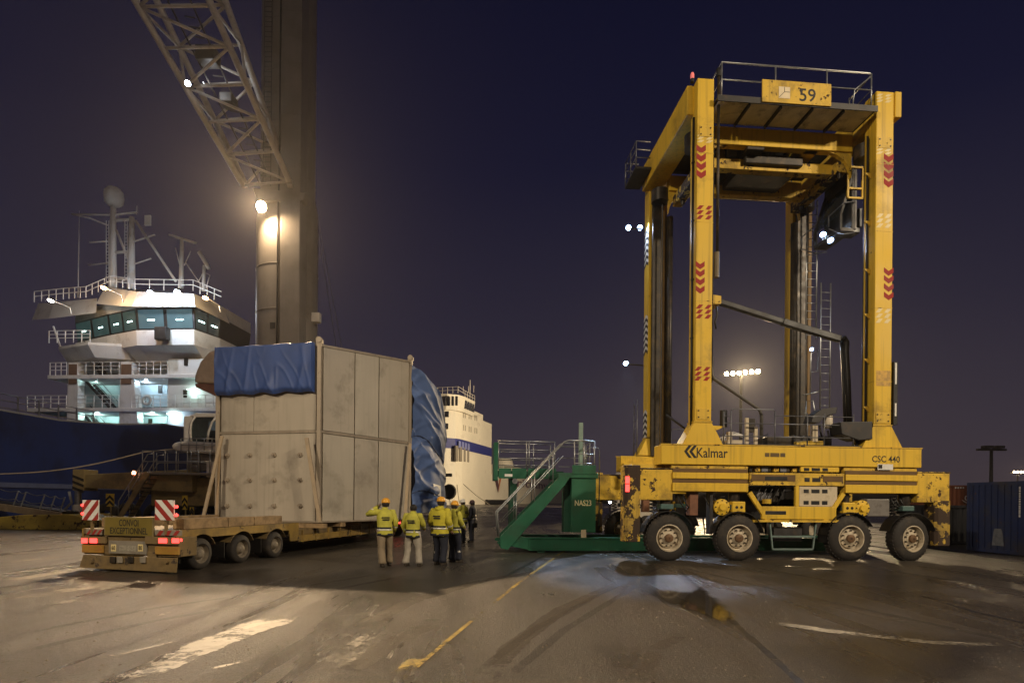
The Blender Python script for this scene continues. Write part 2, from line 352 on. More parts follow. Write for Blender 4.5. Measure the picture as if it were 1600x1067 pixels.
        MB().box(x0, x0 + .42, ya, yb, cz(803), cz(784)).build('gear_case', YEL, car, bev=.03)
        for dx in (.14, .29):
            hb = MB(); hb.cyl((x0 + dx, (ya if s > 0 else yb) - s * .004, cz(793)), (x0 + dx, (ya if s > 0 else yb) + s * .02, cz(793)), .045, n=14); hb.build('bore', BLACK, car)
    ya, yb = Y(.2, .5)
    MB().box(.72, .98, ya, yb, cz(806), cz(765)).build('support_strut', mat('rusty_strut', (.20, .09, .05), .7, var=.25, dirt=(RUST, .4, 3)), car, bev=.01)
    MB().box(1.36, 1.46, ya, yb, .8, cz(765)).build('support_strut', DSTEEL, car, bev=.01)
    MB().box(6.45, 7.22, ya, yb, cz(806), cz(778)).build('hydraulic_tank', mat('grey_tank', (.17, .155, .14), .5, var=.15, dirt=((.05, .04, .03), .3, 3)), car, bev=.03)
    hz = MB()                                                          # hoses in the wheel bays
    for k in range(7):
        x = [.35, .5, 1.2, 1.5, 7.3, 7.45, 7.6][k]; y = sum(Y(.2, .4)) / 2
        hz.tube([(x, y, 2.0), (x + .12, y - .05 * s, 1.72), (x + .3, y, 1.5 + .04 * k), (x + .42, y + .05, 1.75)], .022, 6)
    hz.build('hydraulic_hose', BLACK, car, True)

# ---- engine bay between the ribbed boxes (near side; the far side carries the same)
for s in (1, -1):
    Y = lambda a, b: ypair(s, a, b)
    MB().box(2.5, 5.65, *Y(.66, .72), cz(815), zB0).build('bay_back', BLACK, car)
    MB().box(2.55, 5.60, *Y(.06, .13), cz(758.5), cz(739)).build('bay_cover', YELW, car, bev=.01)
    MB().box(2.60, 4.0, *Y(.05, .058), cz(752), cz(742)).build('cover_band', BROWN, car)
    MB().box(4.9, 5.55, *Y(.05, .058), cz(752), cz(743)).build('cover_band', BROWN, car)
    MB().box(2.90 + .05, 5.35, *Y(.06, .16), cz(811), cz(791)).build('bay_plate', YEL, car, bev=.015)
    MB().box(2.66, 5.62, *Y(.04, .30), cz(815.5), cz(812)).build('bay_sill', YELW, car)
    MB().box(4.02, 4.14, *Y(.07, .16), cz(791), cz(758.6)).build('bay_post', YEL, car, bev=.01)
    MB().box(4.16, 5.40, *Y(.10, .18), cz(790.6), cz(759.5)).build('louvre_panel', BEIGE, car, bev=.008)
    MB().box(4.2, 5.45, *Y(.09, .16), cz(736.5), cz(729)).build('upper_panel', YEL, car, bev=.008)
    for (xs, p0, p1) in (((4.30, 4.47, 4.55, 4.82, 4.90, 5.08), 764, 770), ((4.30, 4.47, 4.55, 4.82, 4.90, 5.08), 782, 788), ((4.30, 4.47, 4.55, 4.82, 4.90, 5.08), 730.5, 735.5), ((4.30, 4.47, 4.55, 4.82, 4.90, 5.08), 746, 752.5)):
        yy = {764: .10, 782: .10, 730.5: .09, 746: .06}[p0]
        for k in range(3): MB().box(xs[2 * k], xs[2 * k + 1], *Y(yy - .003, yy + .02), cz(p1), cz(p0)).build('vent_slot', BLACK, car)
    MB().box(3.05, 3.72, *Y(.055, .08), cz(804), cz(798)).build('vent_slot', BLACK, car, bev=.01)
    MB().box(3.02, 3.75, *Y(.048, .07), cz(751), cz(744.5)).build('vent_slot', BLACK, car, bev=.01)
    for sx, x0 in ((1, 2.56), (-1, 5.60)):
        a_, b_ = (x0, cz(770)), (x0 + sx * .62, cz(815))
        st = MB(); yc = sum(Y(.07, .15)) / 2; st.bar((a_[0], yc, a_[1]), (b_[0], yc, b_[1]), .09, .14, (1, 0, 0)); st.build('bay_strut', YEL, car, bev=.01)
    rnd = random.Random(3)                                             # engine: block, pulleys, pipes, filters
    for k in range(16):
        e = MB(); x = 2.75 + rnd.random() * 1.2; z = cz(788) + rnd.random() * .42; r = .05 + rnd.random() * .09; y0 = sum(Y(.30, .36)) / 2
        if k % 2: e.box(x, x + r * 2.2, *Y(.25 + rnd.random() * .15, .55), z, z + r * 2)
        else: e.cyl((x, y0, z + .1), (x, y0 + s * .2, z + .1), r, n=14)
        e.build('engine_part', [GREASE, DSTEEL, BLACK, RAILD][k % 4], car, 'auto', bev=.008)
    for k in range(9):
        e = MB(); x = 2.6 + k * .2; e.box(x, x + .10 + .05 * (k % 3), *Y(.2, .4), cz(737), cz(731 - (k % 3))); e.build('engine_part', [GREASE, YELW, RAILD][k % 3], car, bev=.006)
    hs = MB()
    for k in range(5):
        y = sum(Y(.2, .26)) / 2; hs.tube([(2.72 + k * .2, y, cz(789)), (2.78 + k * .22, y, cz(775)), (2.9 + k * .2, y, cz(770)), (3.0 + k * .2, y, cz(761))], .018, 6)
    hs.build('engine_hose', BLACK, car, True)
    MB().cyl((3.15, sum(Y(.14, .2)) / 2, cz(787)), (3.15, sum(Y(.14, .2)) / 2, cz(780)), .13, n=14).build('filter_cap', YEL, car, 'auto')
    # hanging step frame under the bay
    lf = MB(); y = sum(Y(.12, .2)) / 2; x0, x1 = 3.25, 4.75; zt, zm, zb = cz(816), cz(838), cz(858)
    for a, b in (((x0, zt), (x0 + .1, zb)), ((x1, zt), (x1 - .1, zb)), ((x0 + .1, zb), (x1 - .1, zb)), ((x0 + .05, zm), (x1 - .05, zm))): lf.bar((a[0], y, a[1]), (b[0], y, b[1]), .035, .05)
    lf.build('step_frame', mat('green_grey_step', (.16, .22, .20), .5, metal=.3), car)
    MB().box(3.45, 4.4, *Y(.3, .6), cz(846), cz(824)).build('battery_box', DSTEEL, car, bev=.02)
    # oval slots in the beam face
    for x0, x1 in ((3.02, 3.17), (3.19, 3.49), (3.51, 3.68)): MB().box(x0, x1, *Y(.056, .075), cz(714.5), cz(708)).build('beam_slot', mat('slot_shadow', (.12, .08, .03), .7), car, bev=.01)
    # deck walkway on the beam with guard rail
    MB().box(1.75, 6.15, *Y(.06, 1.0), zB1 + .035, zB1 + .06).build('walkway', DSTEEL, car)
    rl = MB(); y = Y(.09, .09)[0]; zt = cz(641); zs = [zt, cz(663), cz(683)]
    for k, x in enumerate((1.72, 1.95, 3.35, 4.4, 4.95, 5.9)): rl.cyl((x, y, zB1 + .03), (x, y, zt - (.05 if x in (1.95, 3.35) else .08)), .02, n=6)
    for z in zs[1:]: rl.cyl((1.72, y, z), (5.9, y, z), .017, n=6)
    rl.tube([(1.95, y, zt - .06), (2.0, y, zt), (3.3, y, zt), (3.35, y, zt - .06)], .02, 6); rl.cyl((3.35, y, cz(650)), (5.9, y, cz(650)), .017, n=6); rl.cyl((1.72, y, cz(652)), (1.95, y, cz(652)), .017, n=6)
    rl.build('guard_rail', RAILD, car, True)

# ---- things standing on the near deck
zd = zB1 + .06
def dk(name, px0, px1, py0, py1, y0, y1, m, bev=.01): return MB().box(cx(px0, y0), cx(px1, y0), y0, y1, cz(py1, y0), cz(py0, y0)).build(name, m, car, bev=bev)
dk('deck_post', 1165, 1170, 654, 697, .25, .33, BEIGE); dk('deck_post', 1179, 1184, 668, 697, .25, .33, BEIGE); dk('relay_box', 1169, 1180, 655, 676, .27, .42, GREASE)
dk('valve_block', 1137, 1160, 689, 697, .2, .5, BEIGE); dk('valve_block', 1138, 1144, 676, 690, .24, .4, BEIGE)
hs = MB()
for k in range(6): hs.tube([(cx(1128 + 4 * k), .3 + .03 * k, zd), (cx(1130 + 4 * k), .3, zd + .2 + .04 * k), (cx(1150 + 3 * k), .32, zd + .3), (cx(1166), .34, zd + .25)], .016, 6)
hs.build('deck_hose', WHITEM, car, True)
MB().cyl((cx(1244, .3), .35, cz(694, .35)), (cx(1287, .3), .35, cz(692, .35)), .085, n=12).build('air_cylinder', YELW, car, 'auto')
dk('deck_post', 1270, 1278, 664, 692, .3, .42, BEIGE); dk('engine_hood', 1198, 1238, 683, 697, .8, 1.5, GREASE, .03); dk('engine_hood', 1240, 1300, 680, 697, .9, 1.6, DSTEEL, .03)
fl = MB(); xx = cx(1293, .6); fl.lathe([(.13, cz(668, .6)), (.145, cz(664, .6)), (.145, cz(650, .6)), (.12, cz(647, .6)), (0, cz(646, .6))], (xx, .6, 0), n=16); fl.build('intake_canister', mat('cream_canister', (.55, .48, .38), .45), car, 'auto')
MB().prism([(cx(1264, .5), cz(660, .5)), (cx(1268, .5), cz(648, .5)), (cx(1282, .5), cz(638, .5)), (cx(1305, .5), cz(635, .5)), (cx(1303, .5), cz(645, .5)), (cx(1285, .5), cz(650, .5)), (cx(1278, .5), cz(660, .5))], .4, .85).build('intake_hood', DSTEEL, car, bev=.01)
ex = MB(); ex.tube([(cx(1266, .6), .6, zd), (cx(1272, .6), .6, cz(672)), (cx(1270, .6), .6, cz(660))], .03, 6); ex.tube([(cx(1298, .6), .6, zd), (cx(1293, .6), .6, cz(668))], .03, 6); ex.tube([(cx(1287, .6), .6, zd), (cx(1280, .6), .6, cz(660))], .03, 6); ex.build('intake_leg', DSTEEL, car, True)
MB().cyl((cx(1130, .3), .3, cz(668)), (cx(1130, .3), .3, cz(642)), .11, n=14).build('air_filter', BLACK, car, 'auto')
MB().prism([(cx(1113), cz(667)), (cx(1134), cz(668)), (cx(1120), cz(674))], .12, .5).build('filter_bracket', YEL, car)
pp = MB(); pp.tube([(1.37, .20, cz(560)), (1.38, .20, cz(588)), (1.46, .22, cz(594)), (cx(1186, .3), .3, cz(641, .3)), (cx(1190, .3), .32, cz(650, .3)), (cx(1190, .3), .32, zd)], .055, 8); pp.build('cable_pipe', mat('pipe_grey', (.11, .10, .085), .5, metal=.3), car, True)
pp = MB(); pp.tube([(.2, .9, cz(648, .9, 1050)), (.85, .8, cz(672, .8, 1080))], .035, 6); pp.build('brace_pipe', DSTEEL, car, True)
# energy-chain arm: hinge at the left leg, long dark trough sloping right, then the vertical run into a tray by the right leg
ea = MB(); yA = .95
q = lambda px, py, y=yA: Vector((CF.at(px, py, y)[0], y, CF.at(px, py, y)[1]))
ea.bar(q(1124, 472), q(1222, 503), .16, .20, (0, 1, 0)); ea.bar(q(1222, 503), q(1312, 530), .20, .20, (0, 1, 0)); ea.build('cable_trough', BLACK, car, bev=.02)
ea = MB(); ea.tube([q(1312, 530), q(1319, 528), q(1323, 535), q(1322, 548), q(1325, 600), q(1327, 662)], .085, 8); ea.tube([q(1315, 533, 1.1), q(1317, 560, 1.1), q(1319, 610, 1.1), q(1321, 662, 1.1)], .06, 8); ea.build('hanging_cable', BLACK, car, True)
hg = MB(); hg.prism([(1.34, cz(462)), (cx(1124, .3), cz(464)), (cx(1124, .3), cz(476)), (1.34, cz(478))], .25, 1.05); hg.build('trough_hinge', YELW, car, bev=.01)
hg = MB(); hg.tube([q(1119, 478, .3), q(1121, 492, .35), q(1117, 503, .3), q(1119, 514, .3)], .03, 6); hg.build('loose_strap', BLACK, car, True)
MB().prism([(cx(1311), cz(658)), (cx(1361), cz(656)), (cx(1361), cz(684)), (cx(1340), cz(686)), (cx(1313), cz(677))], .04, .62).build('cable_tray', DSTEEL, car, bev=.02)
hs = MB()
for k in range(4): hs.tube([(cx(1343 + 4 * k), .3 + .05 * k, cz(683)), (cx(1347 + 3 * k), .3 + .05 * k, cz(692)), (cx(1335 + 4 * k), .3 + .06 * k, zd)], .03, 6)
hs.build('tray_hose', BLACK, car, True)
# hoist piston beside the left leg
pr = MB(); xp = cx(1121.5, .2, 300); pr.cyl((xp, .2, cz(400)), (xp, .2, cz(118, .2, 1122)), .045, n=10); pr.build('hoist_rod', GREASE, car, True)
pr = MB(); pr.cyl((xp - .02, .2, cz(437)), (xp - .02, .2, cz(398)), .085, n=12); pr.build('hoist_barrel', mat('barrel_grime', (.12, .09, .05), .5, metal=.3, var=.3), car, 'auto')
MB().cyl((xp, .2, cz(118, .2, 1122) - .05), (xp, .2, cz(108, .2, 1122)), .075, n=10).build('rod_cap', BLACK, car, 'auto')
# leg markings: red chevrons and hatched blocks, sun-bleached ghosts of older ones
def chev(px0, px1, pys, h, m, y=.10):
    for py in pys:
        x0, x1 = cx(px0, y, py), cx(px1, y, py); xm = (x0 + x1) / 2; z = cz(py, y, (px0 + px1) / 2); dz = (x1 - x0) * .34; hh = h * .0195
        MB().add([(x0, y - .003, z), (xm, y - .003, z - dz), (x1, y - .003, z), (x1, y - .003, z - hh), (xm, y - .003, z - dz - hh), (x0, y - .003, z - hh)], [(0, 1, 4, 5), (1, 2, 3, 4)]).build('chevron_marking', m, car)
def hatch(px0, px1, py0, py1, m, y=.10):
    x0, x1 = cx(px0, y, py0), cx(px1, y, py0); z0, z1 = cz(py1, y, px0), cz(py0, y, px0); mb = MB(); nr = 3; dz = (z1 - z0) / nr; w = (x1 - x0)
    for k in range(nr):
        zb, zt = z0 + dz * k + dz * .08, z0 + dz * (k + 1) - dz * .08
        for u in (.0, .5):
            mb.add([(x0 + w * u, y - .003, zb), (x0 + w * (u + .24), y - .003, zb), (x0 + w * (u + .44), y - .003, zt), (x0 + w * (u + .2), y - .003, zt)], [(0, 1, 2, 3)])
    mb.build('hatched_marking', m, car)
chev(1088, 1103, (226, 239, 252, 265), 9, REDM); chev(1087, 1101, (408, 420, 433, 446), 8, REDM)
hatch(1088, 1115, 320, 343, REDM); hatch(1087, 1114, 475, 498, REDM); hatch(1085, 1112, 572, 595, REDM)
chev(1381, 1396, (240, 253, 266, 279), 9, REDM); chev(1381, 1396, (418, 430, 443, 456), 8, REDM)
for a in ((1089, 1116, 208, 223), (1369, 1395, 226, 241), (1369, 1395, 333, 356), (1368, 1394, 481, 505)): hatch(*a, PALEM)
hatch(1369, 1395, 146, 160, PALEM)
MB().box(cx(1369, .1, 590), cx(1392, .1, 590), .096, .099, cz(603, .1, 1380), cz(579, .1, 1380)).build('faded_sticker', mat('faded_tan', (.50, .30, .07), .6, var=.3, vscale=9), car)
for k, py in enumerate((270, 345, 420, 490, 560, 635)):
    zz = cz(py, .3, 1350); MB().prism([(6.575, zz), (6.40, zz), (6.40, zz - .03), (6.55, zz - .16), (6.575, zz - .16)], .30, .36).build('hose_bracket', YELW, car)
hs = MB(); hs.cyl((6.47, .33, zB1), (6.47, .33, 13.4), .03, n=6); hs.cyl((6.54, .40, zB1), (6.54, .40, 13.4), .025, n=6); hs.build('riser_pipe', DSTEEL, car, True)
dk('strip_lamp', 1395.5, 1402, 560, 660, .20, .42, BLACK)
for p0, p1 in ((567, 600), (630, 650)): MB().box(cx(1397.5, .2), cx(1400, .2), .193, .199, cz(p1, .2, 1400), cz(p0, .2, 1400)).build('lamp_diffuser', WHITEM, car)
# lettering on the beam
for i, x0 in enumerate((1068, 1076)):
    k = MB(); w_, y_ = .10, .055
    xa, zm = cx(x0), cz(708); hh = .195
    k.add([(xa, y_, zm), (xa + .15, y_, zm + hh), (xa + .15 + w_, y_, zm + hh), (xa + w_, y_, zm), (xa + .15 + w_, y_, zm - hh), (xa + .15, y_, zm - hh)], [(0, 3, 2, 1), (0, 5, 4, 3)]); k.build('logo_mark', INK, car)
text('Kalmar', INK, car, (cx(1112), .06, cz(709.5)), (1, 0, 0), (0, 0, 1), .30, width=.98)
text('CSC 440', INK, car, (cx(1383), .06, cz(715)), (1, 0, 0), (0, 0, 1), .20, width=.92)
MB().box(cx(1370), cx(1394), .054, .057, cz(732), cz(723)).build('maker_plate', WHITEM, car); MB().box(cx(1371), cx(1377), .05, .0535, cz(730), cz(724)).build('plate_mark', INK, car)
# tail lamps on the left post
for p0, p1 in ((744, 755), (756.5, 768)): MB().box(-1.34, -1.22, .02, .062, cz(p1, .05, 980), cz(p0, .05, 980)).build('tail_lamp', E_RED, car, bev=.01)

# ---- top structure
for x0, x1 in ((.60, 1.32), (6.595, 7.15)):                              # transverse box beams
    MB().box(x0, x1, .40, CW - .40, 13.75, 14.66).build('cross_beam', YEL, car, bev=.03)
MB().box(7.205, 7.42, .10, .55, cz(183, .1, 1400), cz(143, .1, 1400)).build('end_box', YEL, car, bev=.02)
for s in (1, -1):
    Y = lambda a, b: ypair(s, a, b)
    pl = MB().box(1.36, 6.49, *Y(-.05, 1.05), 13.98, 14.02).build('top_platform', DSTEEL, car)
    MB().box(1.36, 6.49, *Y(-.09, -.055), 13.9, 14.08).build('platform_edge', DSTEEL, car)
    for k in range(5):                                                 # underside panels
        w = (6.45 - 1.40) / 5; MB().box(1.40 + k * w + .035, 1.40 + (k + 1) * w - .035, *Y(0.0, 1.0), 13.955, 13.976).build('soffit_panel', LGREY, car)
    for k in range(4): w = (6.45 - 1.40) / 5; MB().box(1.40 + (k + 1) * w - .025, 1.40 + (k + 1) * w + .025, *Y(0.0, 1.0), 13.86, 13.976).build('soffit_rib', BLACK, car)
    MB().box(1.345, 6.495, *Y(1.06, 1.34), 13.35, 13.92).build('top_beam', YEL, car, bev=.02)
    rl = MB(); y = Y(-.04, -.04)[0]; y2 = Y(.98, .98)[0]
    for x in (1.5, 3.2, 4.85, 6.3): rl.cyl((x, y, 14.02), (x, y, 15.08), .022, n=6)
    rl.tube([(1.5, y2, 15.02), (1.5, y, 15.1), (6.25, y, 15.1), (6.3, y, 15.05), (6.3, y2, 15.0)], .024, 6)
    rl.tube([(1.5, y2, 14.55), (1.5, y, 14.58), (6.3, y, 14.58), (6.3, y2, 14.55)], .018, 6)
    for x in (1.5, 6.3): rl.cyl((x, y2, 14.02), (x, y2, 15.05), .022, n=6)
    rl.tube([(6.28, y, 15.0), (5.75, y, 14.55), (5.7, y, 14.1)], .02, 6)
    rl.build('top_rail', GALV, car, True)
# curved haunches at the beam corners
for x0, sx in ((1.345, 1), (6.495, -1)):
    for s in (1, -1):
        Y = lambda a, b: ypair(s, a, b)
        g = MB(); pts = [(x0, 13.35), (x0, 12.55)] + [(x0 + sx * .95 * (1 - cos(t)), 12.55 + .8 * sin(t)) for t in [pi / 2 * k / 6 for k in range(1, 7)]]
        g.prism(pts, *Y(1.12, 1.26)); g.build('haunch', YELW, car)
# number board
MB().box(cx(1190, -.1, 150), cx(1298, -.1, 150), -.135, -.095, cz(164, -.1, 1245), cz(129, -.1, 1245)).build('number_board', YELW, car, bev=.012)
text('59', INK, car, (cx(1262, -.14, 148), -.135, cz(149, -.14, 1262)), (1, 0, 0), (0, 0, 1), .40, 'number', width=.52)
MB().box(cx(1217, -.14, 150), cx(1234.5, -.14, 150), -.141, -.137, cz(154, -.14, 1225), cz(136, -.14, 1225)).build('board_label', mat('label_cream', (.7, .58, .38), .5), car)
fr_ = MB(); xa, xb, z0, z1 = cx(1217.5, -.14, 150), cx(1234, -.14, 150), cz(153.5, -.14, 1225), cz(136.5, -.14, 1225)
fr_.bar((xa, -.144, z0 + .02), ((xa + xb) / 2, -.144, (z0 + z1) / 2 + .02), .012, .004, (0, 1, 0)); fr_.bar(((xa + xb) / 2, -.144, (z0 + z1) / 2 + .02), (xb, -.144, (z0 + z1) / 2 + .02), .012, .004, (0, 1, 0)); fr_.bar(((xa + xb) / 2, -.144, (z0 + z1) / 2 + .02), ((xa + xb) / 2, -.144, z1), .012, .004, (0, 1, 0)); fr_.build('label_mark', INK, car)
# hoist machinery and spreader hung between the beams
MB().box(2.9, 3.5, 1.1, CW - 1.1, 13.25, 13.95).build('hoist_beam', GREASE, car, bev=.03)
MB().box(4.9, 5.4, 1.1, CW - 1.1, 13.35, 13.95).build('hoist_beam', YELW, car, bev=.03)
MB().box(1.36, 6.48, 1.36, CW - 1.36, 13.96, 13.975).build('machinery_floor', BLACK, car)
for y in (1.55, 3.1): MB().box(1.6, 6.3, y, y + .3, 12.86, 13.2).build('spreader_beam', YELW, car, bev=.02)
for x in (1.5, 6.1): MB().box(x, x + .35, 1.25, CW - 1.25, 12.78, 13.15).build('spreader_end', YELS, car, bev=.02)
MB().box(3.0, 5.0, 1.4, 3.5, 13.0, 13.3).build('headblock', GREASE, car, bev=.03)
for x, y in ((1.7, 1.35), (1.7, 3.5), (6.25, 1.35), (6.25, 3.5)): MB().cyl((x, y, 12.62), (x, y, 12.8), .06, .09, n=10).build('twistlock', GREASE, car, 'auto')
rnd = random.Random(11)
for k in range(14):
    x, y = 1.8 + rnd.random() * 4.2, 1.5 + rnd.random() * 1.9; w, d, h = .1 + rnd.random() * .4, .1 + rnd.random() * .3, .1 + rnd.random() * .25
    MB().box(x, x + w, y, y + d, 13.42 - h, 13.42 + .5).build('hoist_unit', [GREASE, DSTEEL, YELW, BLACK, RAILD][k % 5], car, bev=.015)
for x in (1.1, 6.85):
    for y in (1.0, CW - 1.0):
        MB().cyl((x, y, 13.5), (x, y, 13.05), .32, n=20).build('sheave', GREASE, car, 'auto')
        ch = MB(); ch.tube([(x + .1, y, 13.1), (x + .1, y, zB1 + .4)], .03, 5); ch.build('hoist_chain', GREASE, car)
# far leg grease columns (hydraulic hoist cylinders)
for x in (1.45, 6.4): MB().cyl((x + .1, CW - .85, zB1), (x + .1, CW - .85, 12.6), .12, n=12).build('hoist_cylinder', GREASE, car, True)
# side platform and rail at the head of the far left leg
MB().box(.0, .6, CW - 1.5, CW - .1, 14.0, 14.08).build('side_platform', DSTEEL, car)
rl = MB()
for y in (CW - 1.5, CW - .8, CW - .1): rl.cyl((.02, y, 14.05), (.02, y, 15.0), .022, n=6)
for z in (14.4, 14.7, 15.0): rl.tube([(.55, CW - 1.5, z), (.02, CW - 1.5, z), (.02, CW - .1, z), (.55, CW - .1, z)], .02, 6)
rl.build('side_rail', RAILD, car, True)
MB().cyl((.72, .3, 14.67), (.72, .3, 14.78), .06, n=10).build('beacon_base', BLACK, car, 'auto')
bc = MB(); bc.lathe([(.055, 14.78), (.06, 14.9), (.04, 14.97), (0, 14.98)], (.72, .3, 0), n=12); bc.build('beacon', emis('beacon_red', (.9, .22, .2), .35), car, True)
# hanging driver's cab under the right cross beam
cy0, cy1 = 1.75, 3.25
q2 = lambda px, py, y=cy0: CF.at(px, py, y)
xa, xb = q2(1313, 350)[0], 7.05
zc0, zc1 = q2(1330, 362)[1], q2(1330, 258)[1]
MB().box(xa, xb, cy0, cy1, zc0, zc0 + .14).build('cab_floor', DSTEEL, car, bev=.02)
MB().box(xa + .1, xb, cy0, cy1, zc1 - .08, zc1).build('cab_roof', DSTEEL, car, bev=.02)
for y in (cy0 + .04, cy1 - .04):
    fr = MB()
    for x in (xa + .55, xb - .04): fr.bar((x, y, zc0 + .1), (x, y, zc1), .08)
    fr.bar((xa + .03, y, zc0 + .6), (xa + .55, y, zc1), .08); fr.bar((xa + .03, y, zc0 + .1), (xa + .03, y, zc0 + .62), .08)
    fr.build('cab_frame', DSTEEL, car)
fr = MB(); yw = cy0 - .02; x0, x1, z0, z1 = q2(1324, 300)[0], q2(1347, 300)[0], q2(1330, 310)[1], q2(1330, 262)[1]
for a, b in (((x0, z0), (x0, z1)), ((x0, z1), (x1, z1)), ((x1, z1), (x1, z0)), ((x1, z0), (x0, z0)), ((x0, (z0 + z1) / 2 - .2), (x1, (z0 + z1) / 2 - .2))): fr.bar((a[0], yw, a[1]), (b[0], yw, b[1]), .06)
fr.build('window_frame', YEL, car)
cg = MB(); cg.box(xa + .6, xb - .08, cy0 + .05, cy0 + .06, zc0 + .15, zc1 - .1); cg.build('cab_window', GLASS, car)
cg = MB(); cg.hexa([(xa + .05, cy0 + .08, zc0 + .6), (xa + .06, cy0 + .08, zc0 + .6), (xa + .06, cy1 - .08, zc0 + .6), (xa + .05, cy1 - .08, zc0 + .6)], [(xa + .55, cy0 + .08, zc1 - .1), (xa + .56, cy0 + .08, zc1 - .1), (xa + .56, cy1 - .08, zc1 - .1), (xa + .55, cy1 - .08, zc1 - .1)]); cg.build('cab_window', GLASS, car)
st = MB(); st.box(xa + .7, xa + 1.2, 2.4, 2.9, zc0 + .3, zc0 + .5); st.box(xa + 1.15, xa + 1.28, 2.4, 2.9, zc0 + .5, zc0 + 1.2); st.box(xa + .5, xa + .6, 2.3, 3.0, zc0 + .2, zc0 + .8); st.build('driver_seat', BLACK, car, bev=.03)
MB().box(xb - .08, xb - .02, cy0, cy1, zc0 + .1, zc1).build('cab_back', DSTEEL, car)
for y in (cy0 - .05, cy1):
    hr = MB(); hr.tube([(xa - .45, y, zc0 + .1), (xa - .45, y, zc0 + .45), (xa + .1, y, zc0 + .95), (xa + .5, y, zc0 + 1.0)], .025, 6); hr.tube([(xa - .45, y, zc0 + .02), (xa + .1, y, zc0 - .12), (xb, y, zc0 - .05)], .02, 6)
    hr.build('cab_rail', RAILD, car, True)
hg = MB()
for x in (xa + .8, xb - .1):
    for y in (cy0 + .1, cy1 - .1): hg.bar((x, y, zc1 - .02), (x, y, 13.9), .09)
hg.build('cab_hanger', DSTEEL, car)
# access ladders
def ladder(px0, px1, pt, pb, y, name='ladder'):
    x0, x1 = CF.at(px0, pt, y)[0], CF.at(px1, pt, y)[0]; zt, zb = CF.at(px0, pt, y)[1], CF.at(px0, pb, y)[1]; l = MB()
    for x in (x0, x1): l.cyl((x, y, zb), (x, y, zt), .022, n=6)
    n = int((zt - zb) / .3)
    for k in range(n): z = zb + .15 + k * .3; l.cyl((x0, y, z), (x1, y, z), .014, n=5)
    l.build(name, GALV, car, True)
ladder(1261, 1277, 312, 530, 3.6); ladder(1283, 1298, 442, 640, 3.4)
lp = MB(); q3 = lambda px, py, y=3.5: (CF.at(px, py, y)[0], y, CF.at(px, py, y)[1])
lp.tube([q3(1266, 615), q3(1267, 552), q3(1278, 547), q3(1278, 580), q3(1266, 582)], .022, 6); lp.tube([q3(1256, 617), q3(1275, 613), q3(1283, 610)], .03, 6); lp.tube([q3(1258, 660), q3(1260, 626), q3(1270, 626), q3(1273, 640), q3(1276, 690)], .022, 6)
lp.build('ladder_rail', GALV, car, True)
# work lamps (cold LED)
def work_lamp(px, py, y, aim, power, arm_to=None, size=.10, spot=None):
    x, z = CF.at(px, py, y); d = Vector(aim).normalized()
    h = MB(); h.cyl(Vector((x, y, z)) - d * .02, Vector((x, y, z)) - d * .14, size * 1.3, size * .8, n=12); ho = h.build('work_lamp', BLACK, car, 'auto')
    e = MB(); e.cyl(Vector((x, y, z)) - d * .019, Vector((x, y, z)), size, n=12); e.build('lamp_lens', E_BLUE, ho)
    if arm_to is not None:
        a = MB(); a.tube([(x, y, z - .02), arm_to], .03, 6); a.build('lamp_arm', DSTEEL, car)
    wl = lamp('work_light', (x + d.x * .12, y + d.y * .12, z + d.z * .12), power, (.56, .72, 1), car, .06, spot or 150, Vector((x, y, z)) + d)
    return x, y, z
work_lamp(982, 356, CW - .2, (-.35, -.75, -.55), 120, (.75, CW - .2, CF.at(1000, 356, CW - .2)[1] - .05)); work_lamp(1000, 356, CW - .2, (-.1, -.8, -.6), 120)
work_lamp(978, 568, CW - .2, (-.10, -.58, -.76), 3200, (.75, CW - .2, CF.at(978, 568, CW - .2)[1] - .05), spot=46)
work_lamp(1268, 546, 3.5, (-.6, -.7, -.4), 60, size=.06)
work_lamp(1286, 367, cy1 - .4, (-.3, -.6, -.8), 160, (xa + .1, cy1 - .4, zc0 + .05)); work_lamp(1298, 376, cy0 + .5, (.05, -.6, -.8), 160, (xa + .2, cy0 + .5, zc0 + .05))
# far left leg: black and white reflective chevrons on the outer (left) face, with its lower maintenance ladder
for pk in ((360, 6), (497, 6), (645, 7)):
    zb0 = CF.at(1009, pk[0], CW - .4)[1]
    for k in range(pk[1]):
        z = zb0 - k * .24
        for nm, m, a, b in (('reflective_chevron', WHITEM, 0, .12), ('reflective_chevron', INK, .12, .24)):
            yo, yi, ym = CW - .62 + .02, CW - .12, CW - .36
            MB().add([(.806, yo, z - a), (.806, ym, z - a + .14), (.806, yi, z - a), (.806, yi, z - b), (.806, ym, z - b + .14), (.806, yo, z - b)], [(0, 1, 4, 5), (1, 2, 3, 4)]).build(nm, m, car)
ll = MB(); x_ = .45
for y in (CW - .1, CW - .5): ll.cyl((x_, y, zB1), (x_, y, zB1 + 2.2), .02, n=6)
for k in range(7): ll.cyl((x_, CW - .1, zB1 + .2 + .3 * k), (x_, CW - .5, zB1 + .2 + .3 * k), .014, n=5)
ll.build('ladder', RAILD, car, True)

